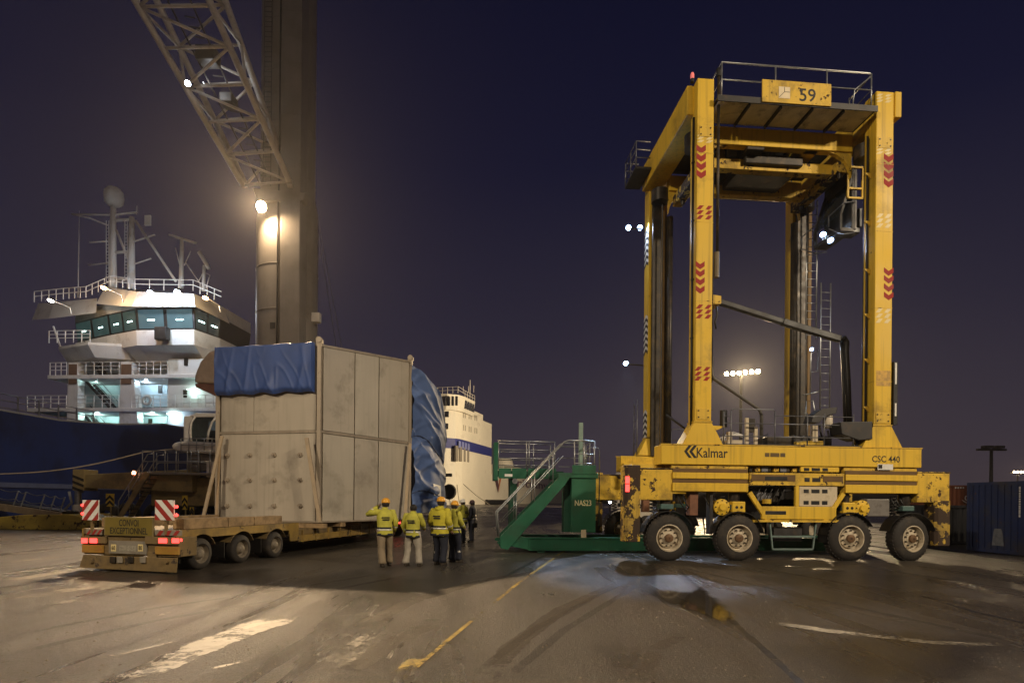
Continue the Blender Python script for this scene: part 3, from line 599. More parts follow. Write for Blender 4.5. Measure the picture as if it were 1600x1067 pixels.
# welds, joint plates and cables on the legs
for x0, x1 in ((.81, 1.33), (6.58, 7.16)):
    for z in (5.6, 7.9, 10.3, 12.4): MB().box(x0 - .004, x1 + .004, .095, .625, z, z + .018).build('weld_seam', YELW, car)
    for z in (4.3, 12.9):
        MB().box(x0 + .06, x1 - .06, .086, .099, z, z + .34).build('joint_plate', YELW, car, bev=.004)
        for dx in (.11, x1 - x0 - .11):
            for dz in (.07, .27): MB().cyl((x0 + dx, .07, z + dz), (x0 + dx, .09, z + dz), .022, n=6).build('plate_bolt', GREASE, car)
cb_ = MB(); cb_.tube([(.775, .30, zB1), (.775, .30, 6), (.77, .31, 9), (.775, .30, 13.6)], .035, 6); cb_.build('leg_cable', BLACK, car, True)
cb_ = MB(); cb_.tube([(1.36, .16, cz(600)), (1.36, .16, 9.2), (1.36, .17, 12), (1.36, .18, 13.9)], .022, 6); cb_.build('leg_cable', BLACK, car, True)
for z in (5.0, 6.8, 8.6, 10.4, 12.2): MB().box(.73, .809, .26, .34, z, z + .05).build('cable_clip', DSTEEL, car)
# ================================================================== GROUND
DIRV = Vector((sin(radians(12.6)), cos(radians(12.6))))                # run of the painted lanes and the trailer
def ground_mat():
    m = bpy.data.materials.new('wet_asphalt'); m.use_nodes = True; t = m.node_tree; b = t.nodes['Principled BSDF']; L = t.links.new
    geo = N(t, 'ShaderNodeNewGeometry')
    def noise(scale, detail=5, rough=.55, mp=None, dist=0):
        n = N(t, 'ShaderNodeTexNoise'); n.inputs['Scale'].default_value = scale; n.inputs['Detail'].default_value = detail; n.inputs['Roughness'].default_value = rough; n.inputs['Distortion'].default_value = dist
        L((mp or geo).outputs['Vector' if mp else 'Position'], n.inputs['Vector']); return n
    def mr(src, a, b_, c=0., d=1.):
        r = N(t, 'ShaderNodeMapRange'); L(src, r.inputs[0]); r.inputs[1].default_value = a; r.inputs[2].default_value = b_; r.inputs[3].default_value = c; r.inputs[4].default_value = d; return r.outputs[0]
    def mix(f, c1, c2):
        x = N(t, 'ShaderNodeMix', data_type='RGBA'); L(f, x.inputs[0])
        for s_, c in ((6, c1), (7, c2)):
            if isinstance(c, tuple): x.inputs[s_].default_value = (*c, 1)
            else: L(c, x.inputs[s_])
        return x.outputs[2]
    mp = N(t, 'ShaderNodeMapping'); mp.inputs['Rotation'].default_value = (0, 0, radians(12.6)); mp.inputs['Scale'].default_value = (1, .09, 1); L(geo.outputs['Position'], mp.inputs[0])
    mp2 = N(t, 'ShaderNodeMapping'); mp2.inputs['Rotation'].default_value = (0, 0, radians(62)); mp2.inputs['Scale'].default_value = (1, .12, 1); L(geo.outputs['Position'], mp2.inputs[0])
    streak = noise(.9, 6, .6, mp, .3); cross = noise(.7, 5, .6, mp2, .4); big = noise(.16, 4, .5, None, .6); mid = noise(1.3, 6, .62); fine = noise(42, 3, .8); grain = noise(16, 5, .75); micro = noise(130, 2, .7)
    col = mix(mr(big.outputs[0], .35, .65), (.022, .0180, .0138), (.040, .0325, .0245))
    col = mix(mr(streak.outputs[0], .5, .72, 0, .8), col, (.018, .014, .011))           # rubber and oil drawn out along the lanes
    col = mix(mr(cross.outputs[0], .57, .72, 0, .65), col, (.068, .054, .039))           # dusty sweeps of turning wheels
    col = mix(mr(mid.outputs[0], .54, .80, 0, .6), col, (.018, .014, .011))
    col = mix(mr(fine.outputs[0], .53, .64, 0, .75), col, (.17, .145, .115))              # pale aggregate
    col = mix(mr(fine.outputs[0], .46, .36, 0, .8), col, (.012, .010, .008))
    col = mix(mr(micro.outputs[0], .56, .66, 0, .6), col, (.24, .205, .16))
    L(col, b.inputs['Base Color'])
    wet = N(t, 'ShaderNodeMath', operation='MULTIPLY'); L(mr(big.outputs[0], .68, .47), wet.inputs[0]); L(mr(streak.outputs[0], .34, .66), wet.inputs[1])
    rg = N(t, 'ShaderNodeMapRange'); L(wet.outputs[0], rg.inputs[0]); rg.inputs[3].default_value = .45; rg.inputs[4].default_value = .18; b.inputs['Specular IOR Level'].default_value = .6; L(rg.outputs[0], b.inputs['Roughness'])
    h = N(t, 'ShaderNodeMath', operation='ADD'); L(fine.outputs[0], h.inputs[0]); L(grain.outputs[0], h.inputs[1])
    bp = N(t, 'ShaderNodeBump'); bp.inputs['Strength'].default_value = 1.0; bp.inputs['Distance'].default_value = .02; L(h.outputs[0], bp.inputs['Height']); L(bp.outputs[0], b.inputs['Normal'])
    return m
QA, QB, QC = Vector((-29.6, 34)), Vector((-19.3, 170)), Vector((58, 420))           # quay edge
QN = QA + (QA - QB) * .6
g = MB(); edge = [QN, QA, QB, QC, QC + (QC - QB) * 6]
far = [Vector((2600, edge[-1].y)), Vector((2600, QN.y))]
poly = [(p.x, p.y) for p in edge + far]
g.add([(x, y, 0) for x, y in poly] + [(x, y, -3.2) for x, y in poly[:5]], [tuple(range(6, -1, -1)), (0, 1, 6 + 2, 6 + 1), (1, 2, 9, 8), (2, 3, 10, 9), (3, 4, 11, 10)])
GM = ground_mat(); tag(g.build('ground', GM), kind='structure')
w = MB(); w.box(-3500, 3500, -400, 5500, -3.2, -3.0); WAT = mat('harbour_water', (.006, .008, .012), .12, var=.3, bump=.5, bscale=.6); tag(w.build('water', WAT), kind='structure')
kb = MB()
for a, b in ((QN, QA), (QA, QB), (QB, QC)): kb.bar((a.x + .25, a.y, .1), (b.x + .25, b.y, .1), .5, .2)
tag(kb.build('quay_kerb', mat('quay_concrete', (.22, .20, .17), .7, var=.2, dirt=((.06, .05, .04), .4, .8)), bev=.03), kind='structure')

def paint_mat(name, c, wear, scale=7, rough=.5, amax=.92):
    m = mat(name, c, rough, var=.2, vscale=4, dirt=((.12, .10, .075), .45, 3)); t = m.node_tree; L = t.links.new; b = t.nodes['Principled BSDF']
    geo = N(t, 'ShaderNodeNewGeometry'); n = N(t, 'ShaderNodeTexNoise'); n.inputs['Scale'].default_value = scale; n.inputs['Detail'].default_value = 9; n.inputs['Roughness'].default_value = .75; L(geo.outputs['Position'], n.inputs['Vector'])
    n2 = N(t, 'ShaderNodeTexNoise'); n2.inputs['Scale'].default_value = .9; n2.inputs['Detail'].default_value = 4; L(geo.outputs['Position'], n2.inputs['Vector'])
    ad = N(t, 'ShaderNodeMath', operation='ADD'); L(n.outputs[0], ad.inputs[0]); L(n2.outputs[0], ad.inputs[1])
    uv = N(t, 'ShaderNodeAttribute'); uv.attribute_name = 'edge'                         # 0 at the painted edge, 1 inside
    mu = N(t, 'ShaderNodeMath', operation='MULTIPLY_ADD'); L(uv.outputs['Fac'], mu.inputs[0]); mu.inputs[1].default_value = .45; L(ad.outputs[0], mu.inputs[2])
    r = N(t, 'ShaderNodeMapRange'); L(mu.outputs[0], r.inputs[0]); r.inputs[1].default_value = .95 + wear; r.inputs[2].default_value = 1.07 + wear; r.inputs[4].default_value = amax; L(r.outputs[0], b.inputs['Alpha'])
    return m
LINE_LIGHT_W = paint_mat('worn_paint_and_light_streak', (.32, .285, .23), .36, 8); LINE_LIGHT_W2 = paint_mat('very_worn_paint_and_light_streak', (.40, .36, .29), .36, 14); LIGHT_STREAK = paint_mat('painted_light_streak', (.26, .23, .18), .46, 14); LINE_Y = paint_mat('worn_yellow_paint', (.44, .31, .06), .41, 9)  # the whites also colour the painted streaks of lamp light
mark_n = [0]
def ribbon(name, pts, widths, m, z=.004, label=None):
    """painted strip on the ground through photo pixels; widths in metres"""
    ps = [G(*p) for p in pts]; fine = []; fw = []
    for i in range(len(ps) - 1):
        n = max(2, int((ps[i + 1] - ps[i]).length / .5))
        for k in range(n): fine.append(ps[i].lerp(ps[i + 1], k / n)); fw.append(widths[i] + (widths[i + 1] - widths[i]) * k / n)
    fine.append(ps[-1]); fw.append(widths[-1]); vs = []; ed = []; n = len(fine)
    mark_n[0] += 1; z += .0008 * (mark_n[0] % 5)
    for i, p in enumerate(fine):
        d = (fine[min(i + 1, n - 1)] - fine[max(i - 1, 0)]).normalized(); s = Vector((d.y, -d.x, 0)); end = min(1, min(i, n - 1 - i) / 1.5)
        for u, e in ((-.5, 0), (-.3, 1), (.3, 1), (.5, 0)): vs.append(p + s * fw[i] * u + Vector((0, 0, z))); ed.append(e * end)
    fs = [(i * 4 + k, i * 4 + k + 1, i * 4 + 5 + k, i * 4 + 4 + k) for i in range(n - 1) for k in range(3)]
    o = MB().add(vs, fs).build(name, m); at_ = o.data.attributes.new('edge', 'FLOAT', 'POINT'); at_.data.foreach_set('value', ed)
    return tag(o, kind='structure')
ribbon('lane_marking_and_light_streak', [(150, 1085), (330, 1005), (465, 955)], [.55, .75, .9], LINE_LIGHT_W)  # crane-lamp light on wet asphalt, painted as a pale streak
ribbon('lane_marking_and_light_streak', [(300, 1010), (400, 975), (520, 957)], [.12, .25, .2], LINE_LIGHT_W2)  # second arm of the painted lamp-light streak
ribbon('lane_marking_and_light_streak', [(-10, 1052), (190, 1022), (345, 985)], [.10, .10, .06], LINE_LIGHT_W2)
ribbon('lane_marking_and_light_streak', [(420, 1090), (520, 1035), (640, 962)], [.5, .6, .5], LIGHT_STREAK)  # pale band painted for lamp light falling between shadows
ribbon('lane_marking_and_light_streak', [(205, 979), (288, 946)], [.12, .12], LINE_LIGHT_W2); ribbon('lane_marking_and_light_streak', [(300, 1052), (350, 1040), (405, 1028)], [.08, .1, .05], LINE_LIGHT_W2)
ribbon('painted_line', [(600, 1085), (700, 1000), (812, 909), (900, 848)], [.09, .09, .11, .12], LINE_Y)
ribbon('painted_line', [(618, 1060), (648, 1034), (690, 1010)], [.25, .32, .2], LINE_Y)
for a, wd_ in ((((-40, 868), (125, 858)), .25), (((-40, 884), (128, 866)), .3), (((-40, 916), (130, 888), (190, 880)), .5), (((-60, 950), (100, 923), (200, 911)), .55)):
    ribbon('lane_marking_and_light_streak', list(a), [wd_] * len(a), LINE_LIGHT_W)
ribbon('lane_marking_and_light_streak', [(50, 943), (100, 940), (155, 936)], [.3, .5, .3], LINE_LIGHT_W)
for a, b, wd_ in (((733, 838), (756, 832), .35), ((725, 848), (736, 845), .3), ((760, 822), (800, 815), .5), ((740, 826), (758, 823), .4), ((790, 808), (812, 804), .7), ((742, 816), (770, 812), .4), ((860, 822), (880, 816), .3), ((905, 815), (930, 810), .4)):
    ribbon('painted_line', [a, b], [wd_, wd_], LINE_LIGHT_W)
ribbon('lane_marking_and_light_streak', [(1180, 968), (1290, 985), (1460, 1004), (1600, 1008)], [.3, .35, .3, .2], LINE_LIGHT_W2)
for pts in ([(1060, 890), (1085, 912), (1150, 975), (1260, 1075)], [(790, 900), (850, 868), (905, 846)], [(1440, 930), (1520, 955), (1610, 975)]):
    ps = [G(*p) for p in pts]; s_ = MB()
    for a, b in zip(ps, ps[1:]):
        n = 8
        for k in range(n):
            p, q_ = a.lerp(b, k / n), a.lerp(b, (k + 1) / n); j = random.uniform(-.02, .02); wd_ = .03 + random.random() * .03
            s_.add([(p.x - wd_, p.y + j, .003), (p.x + wd_, p.y + j, .003), (q_.x + wd_, q_.y, .003), (q_.x - wd_, q_.y, .003)], [(0, 1, 2, 3)])
    tag(s_.build('tar_seam', mat('tar', (.02, .018, .016), .35)), kind='structure')
# puddles, and damp films added for glints: still water thinning out to a ragged damp margin
def water_mat(name, amax, rough, base, sc=2.2, lo=.55, hi=1.0):
    m = mat(name, base, rough, var=.1, rvar=.01); t = m.node_tree; L = t.links.new; b = t.nodes['Principled BSDF']
    geo = N(t, 'ShaderNodeNewGeometry'); n = N(t, 'ShaderNodeTexNoise'); n.inputs['Scale'].default_value = sc; n.inputs['Detail'].default_value = 6; n.inputs['Roughness'].default_value = .6; L(geo.outputs['Position'], n.inputs['Vector'])
    at_ = N(t, 'ShaderNodeAttribute'); at_.attribute_name = 'edge'
    ad = N(t, 'ShaderNodeMath', operation='ADD'); L(at_.outputs['Fac'], ad.inputs[0]); L(n.outputs[0], ad.inputs[1])
    r = N(t, 'ShaderNodeMapRange', interpolation_type='SMOOTHSTEP'); L(ad.outputs[0], r.inputs[0]); r.inputs[1].default_value = lo; r.inputs[2].default_value = hi; r.inputs[4].default_value = amax; L(r.outputs[0], b.inputs['Alpha'])
    return m
PUD = water_mat('puddle_water', .80, .06, (.030, .024, .016), 2.6, .62, 1.15); DAMP_GLINT = water_mat('damp_glint_film', .38, .25, (.016, .013, .011), .9, .45, 1.2)
def puddle(pts, z, m, name='puddle'):
    ps = [G(*p) for p in pts]; c_ = sum(ps, Vector((0, 0, 0))) / len(ps); out = []
    for i, a in enumerate(ps):
        b = ps[(i + 1) % len(ps)]
        for k in range(4): out.append(a.lerp(b, k / 4))
    n = len(out); vs = []; ed = []
    for f, e in ((1.25, 0), (1.0, .30), (.75, .62), (.4, .8)):
        for p in out: q_ = c_ + (p - c_) * f; vs.append((q_.x, q_.y, z)); ed.append(e)
    vs.append((c_.x, c_.y, z)); ed.append(.9)
    fs = [(r * n + i, r * n + (i + 1) % n, (r + 1) * n + (i + 1) % n, (r + 1) * n + i) for r in range(3) for i in range(n)] + [(3 * n + i, 3 * n + (i + 1) % n, 4 * n) for i in range(n)]
    o = MB().add(vs, fs).build(name, m); at_ = o.data.attributes.new('edge', 'FLOAT', 'POINT'); at_.data.foreach_set('value', ed); tag(o, kind='structure')
puddle([(1016, 928), (1040, 921), (1080, 925), (1094, 917), (1104, 924), (1124, 940), (1144, 958), (1146, 970), (1130, 974), (1106, 963), (1064, 949), (1034, 939)], .011, PUD)
for k, pts in enumerate(([(870, 868), (1030, 866), (1040, 900), (1030, 940), (960, 930), (880, 905)], [(1000, 882), (1024, 882), (1024, 930), (1004, 934)], [(470, 905), (560, 893), (660, 905), (640, 940), (540, 950)], [(250, 895), (420, 890), (440, 925), (280, 930)], [(1180, 900), (1330, 890), (1480, 905), (1420, 940), (1250, 950)]  , [(1230, 1010), (1420, 985), (1560, 1010), (1500, 1060), (1300, 1067)])):
    puddle(pts, .008 + .0003 * k, DAMP_GLINT, 'damp_glint_patch')
DUST_LIGHT = paint_mat('pale_dust_and_light_streak', (.085, .066, .044), .30, 5, .6, .45); RUB_SHADE = paint_mat('rubber_and_wheel_shadow', (.012, .010, .009), .26, 4, .55, .28)
for m_, w_, pts in ((RUB_SHADE, .20, [(1060, 885), (1250, 930), (1620, 1010)]), (RUB_SHADE, .20, [(1170, 885), (1400, 925), (1640, 965)]), (RUB_SHADE, .18, [(1330, 882), (1480, 905), (1640, 928)]), (RUB_SHADE, .18, [(700, 1085), (830, 985), (980, 905), (1050, 880)]), (RUB_SHADE, .18, [(760, 1085), (880, 985), (1010, 905)]), (DUST_LIGHT, .35, [(740, 1090), (800, 1010), (880, 950), (980, 905)]), (DUST_LIGHT, .3, [(980, 1085), (1030, 1010), (1080, 985)]), (DUST_LIGHT, .4, [(540, 990), (640, 940), (760, 905), (860, 890)]), (RUB_SHADE, .2, [(-20, 1000), (240, 950), (480, 915), (600, 895)]), (RUB_SHADE, .2, [(-20, 1030), (240, 970), (500, 925), (640, 898)]), (DUST_LIGHT, .45, [(1150, 900), (1300, 945), (1480, 985)]), (DUST_LIGHT, .5, [(480, 1085), (600, 1010), (700, 960)])):  # right-hand rubber bands paint wheel shadows; last dust band paints lamp light
    ribbon('tyre_track_light_shade', pts, [w_] * len(pts), m_, .0015)
# loose grit and chippings added for grain and glints, thickest near the viewer
gr = MB(); rg_ = random.Random(21)
for k in range(15000):
    D = 4.6 + 13 * rg_.random() ** 1.5; u = rg_.uniform(-.95, .95); x, y = u * D, D; s_ = rg_.uniform(.004, .010) * (1 + (rg_.random() < .06) * 1.2); a = rg_.uniform(0, 6.28); h = s_ * rg_.uniform(.4, .8); c_, n_ = cos(a) * s_, sin(a) * s_
    gr.add([(x + c_, y + n_, .001), (x - n_ * .8, y + c_ * .8, .001), (x - c_ * .9, y - n_ * .9, .001), (x + n_ * .7, y - c_ * .7, .001), (x + c_ * .2, y + n_ * .1, h)], [(0, 1, 4), (1, 2, 4), (2, 3, 4), (3, 0, 4)])
tag(gr.build('grit', mat('grit_stone', (.16, .125, .085), .55, var=.7, vscale=25)), 'loose grit and small chippings added over the apron for glints', 'grit', kind='stuff')
# ================================================================== GREEN ACCESS FRAME
GRN = mat('green_paint', (.022, .110, .062), .42, var=.12, vscale=1.5, chips=((.05, .04, .03), .18, 4), dirt=((.03, .06, .04), .35, 1.2), streak=.2)
GRND = mat('green_paint_dull', (.017, .078, .046), .5, var=.15, dirt=((.03, .04, .03), .4, 1.5))
gc = G(800, 863); GF = Frame(gc.x, gc.y, radians(4.8))
grn = thing('stair_platform_frame', 'green steel frame with stairs and railed platform running under the straddle carrier', 'stair platform', (gc.x, gc.y, 0), radians(4.8))
gp = lambda px, py, y: Vector((GF.at(px, py, y)[0], y, GF.at(px, py, y)[1]))
gx = lambda px, y, py=800: GF.at(px, py, y)[0]
gz = lambda py, y, px=850: GF.at(px, py, y)[1]
GD = 1.7                                                                # frame depth
for y0 in (0.0, GD):
    MB().box(gx(826, 0), gx(1330, 0), y0, y0 + .30, .10, gz(842, 0)).build('base_beam', GRN, grn, bev=.015)
    MB().box(gx(826, 0) - .02, gx(1330, 0), y0 - .03, y0 + .33, gz(842, 0), gz(839.5, 0)).build('beam_flange', GRN, grn)
    MB().box(gx(826, 0), gx(1330, 0), y0 - .03, y0 + .33, .07, .10).build('beam_flange', GRN, grn)
for x in (gx(835, 0), gx(1010, 0), gx(1180, 0), gx(1320, 0)): MB().box(x, x + .25, .305, GD - .005, .12, gz(843, 0)).build('cross_member', GRND, grn)
for x in (gx(840, 0), gx(1320, 0)):
    for y in (.02, GD + .02): MB().box(x, x + .25, y, y + .25, 0, .068).build('foot_pad', GRND, grn)
ne = MB(); xa, xb = gx(777, 0), gx(826, 0) - .003
for y0 in (0.0, GD + .02): MB().prism([(xa + .02, .30), (xb, .10), (xb, gz(840, 0)), (xb - .25, gz(838, 0)), (xa + .02, gz(846, 0))], y0, y0 + .3).build('nose_plate', GRN, grn, bev=.01)
# stairs: two stringers, treads, hand rails
s0, s1 = gp(782, 842, 0), gp(878, 742, 0)
for y0 in (-.06, .86):
    a, b = s0.copy(), s1.copy(); a.y = b.y = y0 + .05
    st = MB(); w_ = .36; d = (b - a).normalized(); nrm = Vector((-d.z, 0, d.x))
    st.prism([(a.x, a.z - .30), (a.x + .25, a.z - .36), (b.x + .10, b.z - .34), (b.x + .32, b.z), (b.x - .02, b.z + .02), (a.x - .02, a.z + .10)], y0, y0 + .05); st.build('stringer', GRN, grn, bev=.008)
for k in range(13):
    u = (k + .5) / 13; p = s0.lerp(s1, u); MB().box(p.x - .02, p.x + .22, 0, .855, p.z - .14, p.z - .11).build('tread', GRND, grn)
hr0, hr1 = gp(777, 800, 0), gp(882, 690, 0)
for y in (-.03, .89):
    h = MB(); A = Vector((hr0.x, y, hr0.z)); B = Vector((hr1.x, y, hr1.z)); E_ = gp(920, 690, 0)
    h.tube([(s0.x - .05, y, s0.z + .05), (A.x, y, A.z - .05), A, B, (B.x + .15, y, B.z + .05), (E_.x + .05, y, B.z + .04)], .026, 7)
    A2, B2 = gp(783, 816, 0), gp(880, 712, 0); h.tube([(A2.x, y, A2.z), (B2.x, y, B2.z)], .018, 6)
    for u in (.25, .55, .85): p = s0.lerp(s1, u); t_ = A.lerp(B, u); h.cyl((p.x, y, p.z), (p.x, y, t_.z + (.0)), .018, n=6)
    h.build('hand_rail', GALV, grn, True)
# platforms
zp0, zp1 = gz(752, 0), gz(735, 0)
y_f = 1.2
MB().box(gx(772, y_f), gx(880, y_f), y_f, y_f + 1.0, gz(744, y_f), gz(736, y_f)).build('walk_deck', GRND, grn)
for px0, px1 in ((778, 798), (799, 822), (824, 868)): MB().box(gx(px0, y_f) + .01, gx(px1, y_f), y_f - .03, y_f - .004, gz(748, y_f), gz(732, y_f)).build('edge_panel', GRN, grn, bev=.005)
MB().box(gx(771, y_f), gx(777.5, y_f), y_f - .04, y_f + 1.0, gz(751, y_f), gz(692, y_f)).build('end_post', GRN, grn, bev=.01)
MB().box(gx(872, 0), gx(934, 0), -.05, y_f + 1.0, gz(746, 0), gz(738, 0)).build('walk_deck', GRN, grn, bev=.01)
MB().box(gx(893, 0), gx(930, 0), -.07, -.052, gz(740, 0), gz(726, 0)).build('edge_panel', GRN, grn, bev=.005)
MB().box(gx(893, 0), gx(931, 0), .01, .30, .70, gz(746, 0) - .004).build('column', GRN, grn, bev=.01)
MB().box(gx(884, 0), gx(912, 0), .32, .62, .70, gz(746, 0) - .004).build('column', GRND, grn, bev=.01)
for y0 in (GD,): MB().box(gx(893, 0), gx(931, 0), y0 + .01, y0 + .30, .62, gz(746, 0) - .004).build('column', GRN, grn, bev=.01)
MB().box(gx(797, y_f), gx(808, y_f), y_f + .1, y_f + .4, gz(842, 0), gz(744, y_f) - .004).build('column', GRND, grn, bev=.01)
MB().box(gx(797, y_f), gx(808, y_f), y_f + .6, y_f + .9, .5, gz(744, y_f) - .004).build('column', GRND, grn, bev=.01)
MB().box(gx(905, .4), gx(911, .4), .5, .62, zp1, gz(659, .5)).build('guide_post', mat('pale_green_post', (.28, .38, .33), .45), grn, bev=.01)
MB().box(gx(908, 0), gx(916, 0), -.02, .0, gz(842, 0) + .02, gz(827, 0)).build('lock_plate', BEIGE, grn)
MB().cyl((gx(804, y_f), y_f - .06, gz(752, y_f)), (gx(804, y_f), y_f - .032, gz(752, y_f)), .10, n=18).build('ring_eye', GALV, grn, 'auto')
MB().box(gx(788, y_f), gx(800, y_f), y_f - .038, y_f - .033, gz(745, y_f), gz(741, y_f)).build('name_plate', WHITEM, grn)
text('NAS23', mat('cream_lettering', (.75, .68, .42), .5), grn, (gx(911, 0), .01, gz(785, 0)), (1, 0, 0), (0, 0, 1), .20, width=.58)
def rails(name, path, heights, posts, r=.022):
    h = MB()
    for k, dz in enumerate(heights): h.tube([(x, y, z + dz) for x, y, z in path], r if k == 0 else r * .8, 6)
    for p in posts: h.cyl(p, (p[0], p[1], p[2] + heights[0]), r, n=6)
    return h.build(name, GALV, grn, True)
for y in (y_f, y_f + .98):
    zz = gz(734, y_f); H = gz(690, y_f) - zz
    rails('platform_rail', [(gx(778, y_f), y, zz), (gx(866, y_f), y, zz)], [H, H * .7, H * .4, H * .15], [(gx(px, y_f), y, zz) for px in (778, 822, 826, 866)] if y == y_f else [(gx(px, y_f), y, zz) for px in (778, 838, 866)])
rails('platform_rail', [(gx(778, y_f), y_f, gz(734, y_f)), (gx(778, y_f), y_f + .98, gz(734, y_f))], [gz(690, y_f) - gz(734, y_f), .5], [])
zz = gz(738, 0); H = gz(688, 0) - zz
rails('platform_rail', [(gx(897, 0), .0, zz), (gx(928, 0), .0, zz), (gx(928, 0), 2.1, zz), (gx(888, 0), 2.1, zz)], [H, H * .6, H * .3], [(gx(px, 0), 0, zz) for px in (897, 912, 928)] + [(gx(928, 0), y, zz) for y in (.7, 1.4, 2.1)])
h = MB(); h.tube([(gx(916, .8), .8, zz), (gx(916, .8), .8, zz + .85), (gx(920, .8), .8, zz + .95), (gx(934, .8), .8, zz + .95), (gx(936, .8), .8, zz + .8), (gx(936, .8), .8, .9)], .022, 6); h.build('ladder_loop', GALV, grn, True)

# ================================================================== LOW-LOADER TRAILER
TTH = radians(-12.8); TF = Frame(-7.77, 14.28, TTH)
trl = thing('low_loader_trailer', 'yellow three-axle low-loader trailer with red-white marker boards and a convoy sign', 'trailer', (-7.77, 14.28, 0), TTH)
TY = mat('trailer_yellow', (.30, .19, .045), .5, var=.15, vscale=2, chips=((.07, .05, .03), .42, 3), dirt=((.10, .07, .035), .5, 1.6), streak=.3)
TYD = mat('trailer_dirty_frame', (.20, .135, .055), .6, var=.25, vscale=2, chips=((.05, .035, .025), .5, 3), dirt=((.06, .045, .03), .5, 2))
YR = -.95
tz = lambda py, y=YR, px=205: TF.at(px, py, y)[1]
tx = lambda px, y=YR, py=850: TF.at(px, py, y)[0]
TWID = 2.62
tw = MB(); TR = .39
tw.lathe([(.235, 0), (.26, -.015), (.34, 0), (.38, .03), (TR, .07), (TR, .19), (.38, .23), (.34, .26), (.24, .25)], (0, 0, 0), (-1, 0, 0), 32); twm = tw.mesh('wheel'); twm.materials.append(RUBBER)
tr_ = MB(); tr_.lathe([(.238, -.01), (.225, .02), (.21, .10), (.16, .11), (.12, .04), (.10, .0), (.06, -.02), (0, -.02)], (0, 0, 0), (-1, 0, 0), 24); trm = tr_.mesh('rim'); trm.materials.append(mat('dusty_rim', (.20, .165, .12), .6, var=.2, dirt=((.07, .05, .035), .4, 8)))
for i in range(3):
    for xs, flip in ((0, 0), (-.29, 0), (-TWID, 1), (-TWID + .29, 1)):
        o = link('wheel', twm, trl, 'auto'); o.location = (xs, i * 1.49, TR); o.rotation_euler = (random.random() * 3, 0, pi if flip else 0)
        link('rim', trm, o, 'auto')
    ax = MB(); ax.cyl((-.3, i * 1.49, TR), (-TWID + .3, i * 1.49, TR), .08, n=10); ax.build('axle', GREASE, trl, True)
    mf = MB(); mf.box(-.42, .0, i * 1.49 - .70, i * 1.49 - .68, .22, .62); mf.build('mud_flap', BLACK, trl)
zdk = tz(827)
dk_ = MB(); dk_.box(-TWID, .02, YR + .05, 4.05, zdk - .14, zdk); dk_.build('rear_deck', TYD, trl, bev=.01)
# side skirt cut by three wheel arches (both sides)
for xs0, xs1 in ((-.02, .025), (-TWID - .025, -TWID + .02)):
    sk = MB(); top = zdk - .005
    ys = []; n = 60
    prev = None
    for k in range(n + 1):
        y = YR + .05 + (4.10 - YR - .05) * k / n; low = zdk - .22
        for i in range(3):
            dy = abs(y - i * 1.49)
            if dy < .62: low = max(low, min(top - .03, .42 + sqrt(max(0, .50 ** 2 - dy ** 2)) * .92 if dy < .5 else low)); 
        if y > 3.6: low = .45
        if y < -.66: low = .55
        if prev: y0, l0 = prev; sk.hexa([(xs0, y0, l0), (xs1, y0, l0), (xs1, y, low), (xs0, y, low)], [(xs0, y0, top), (xs1, y0, top), (xs1, y, top), (xs0, y, top)])
        prev = (y, low)
    sk.build('side_skirt', TY, trl)
    for i in range(3):
        fd = MB(); c0 = i * 1.49
        for k in range(8):
            a0, a1 = radians(-68 + 17 * k), radians(-68 + 17 * (k + 1)); R0 = .50; xi = (xs0 + xs1) / 2; x_in = xi - .5 if xs0 > -1 else xi + .5
            p = [(c0 + R0 * sin(a), .42 + R0 * cos(a) * .92) for a in (a0, a1)]; lo, hi = min(xi, x_in), max(xi, x_in)
            fd.hexa([(lo, p[0][0], p[0][1]), (hi, p[0][0], p[0][1]), (hi, p[1][0], p[1][1]), (lo, p[1][0], p[1][1])], [(lo, p[0][0], p[0][1] + .02), (hi, p[0][0], p[0][1] + .02), (hi, p[1][0], p[1][1] + .02), (lo, p[1][0], p[1][1] + .02)])
        fd.build('wheel_arch', TYD, trl)
# rear face
R0_ = lambda px0, px1, py0, py1, y0, y1, m, name, bev=.006: MB().box(tx(px0, YR), tx(px1, YR), y0, y1, tz(py1, YR, (px0 + px1) / 2), tz(py0, YR, (px0 + px1) / 2)).build(name, m, trl, bev=bev)
xl, xr = tx(128), tx(279)
MB().box(xl + .02, xr - .03, YR + .04, YR + .6, tz(868), tz(838) ).build('rear_crossmember', TYD, trl, bev=.015)
R0_(128, 166, 838, 848, YR - .03, YR + .038, TYD, 'lamp_bar'); R0_(228, 279, 838, 850, YR - .03, YR + .038, TYD, 'lamp_bar')
for px0, px1 in ((130, 139), (143, 154), (250, 263), (271, 282)): R0_(px0, px1, 840.5, 848, YR - .055, YR - .032, E_RED, 'tail_lamp', .01)
R0_(283.5, 286.5, 841, 845.5, YR - .05, YR - .03, E_RED, 'side_marker_lamp')
RFLY = mat('reflector_yellow', (.34, .19, .035), .4, var=.1, dirt=((.3, .1, .04), .4, 12))
R0_(129, 161, 851, 863, YR - .02, YR + .036, RFLY, 'reflector_plate'); R0_(243, 280, 854, 866, YR - .02, YR + .036, RFLY, 'reflector_plate')
PLATE = mat('pale_plate', (.24, .21, .165), .5, var=.15, dirt=((.15, .12, .08), .4, 6))
R0_(170, 229, 845, 865, YR - .005, YR + .036, PLATE, 'plate_holder'); R0_(187, 213, 852, 861, YR - .012, YR - .007, mat('number_plate', (.30, .27, .21), .4, var=.3, vscale=30), 'number_plate')
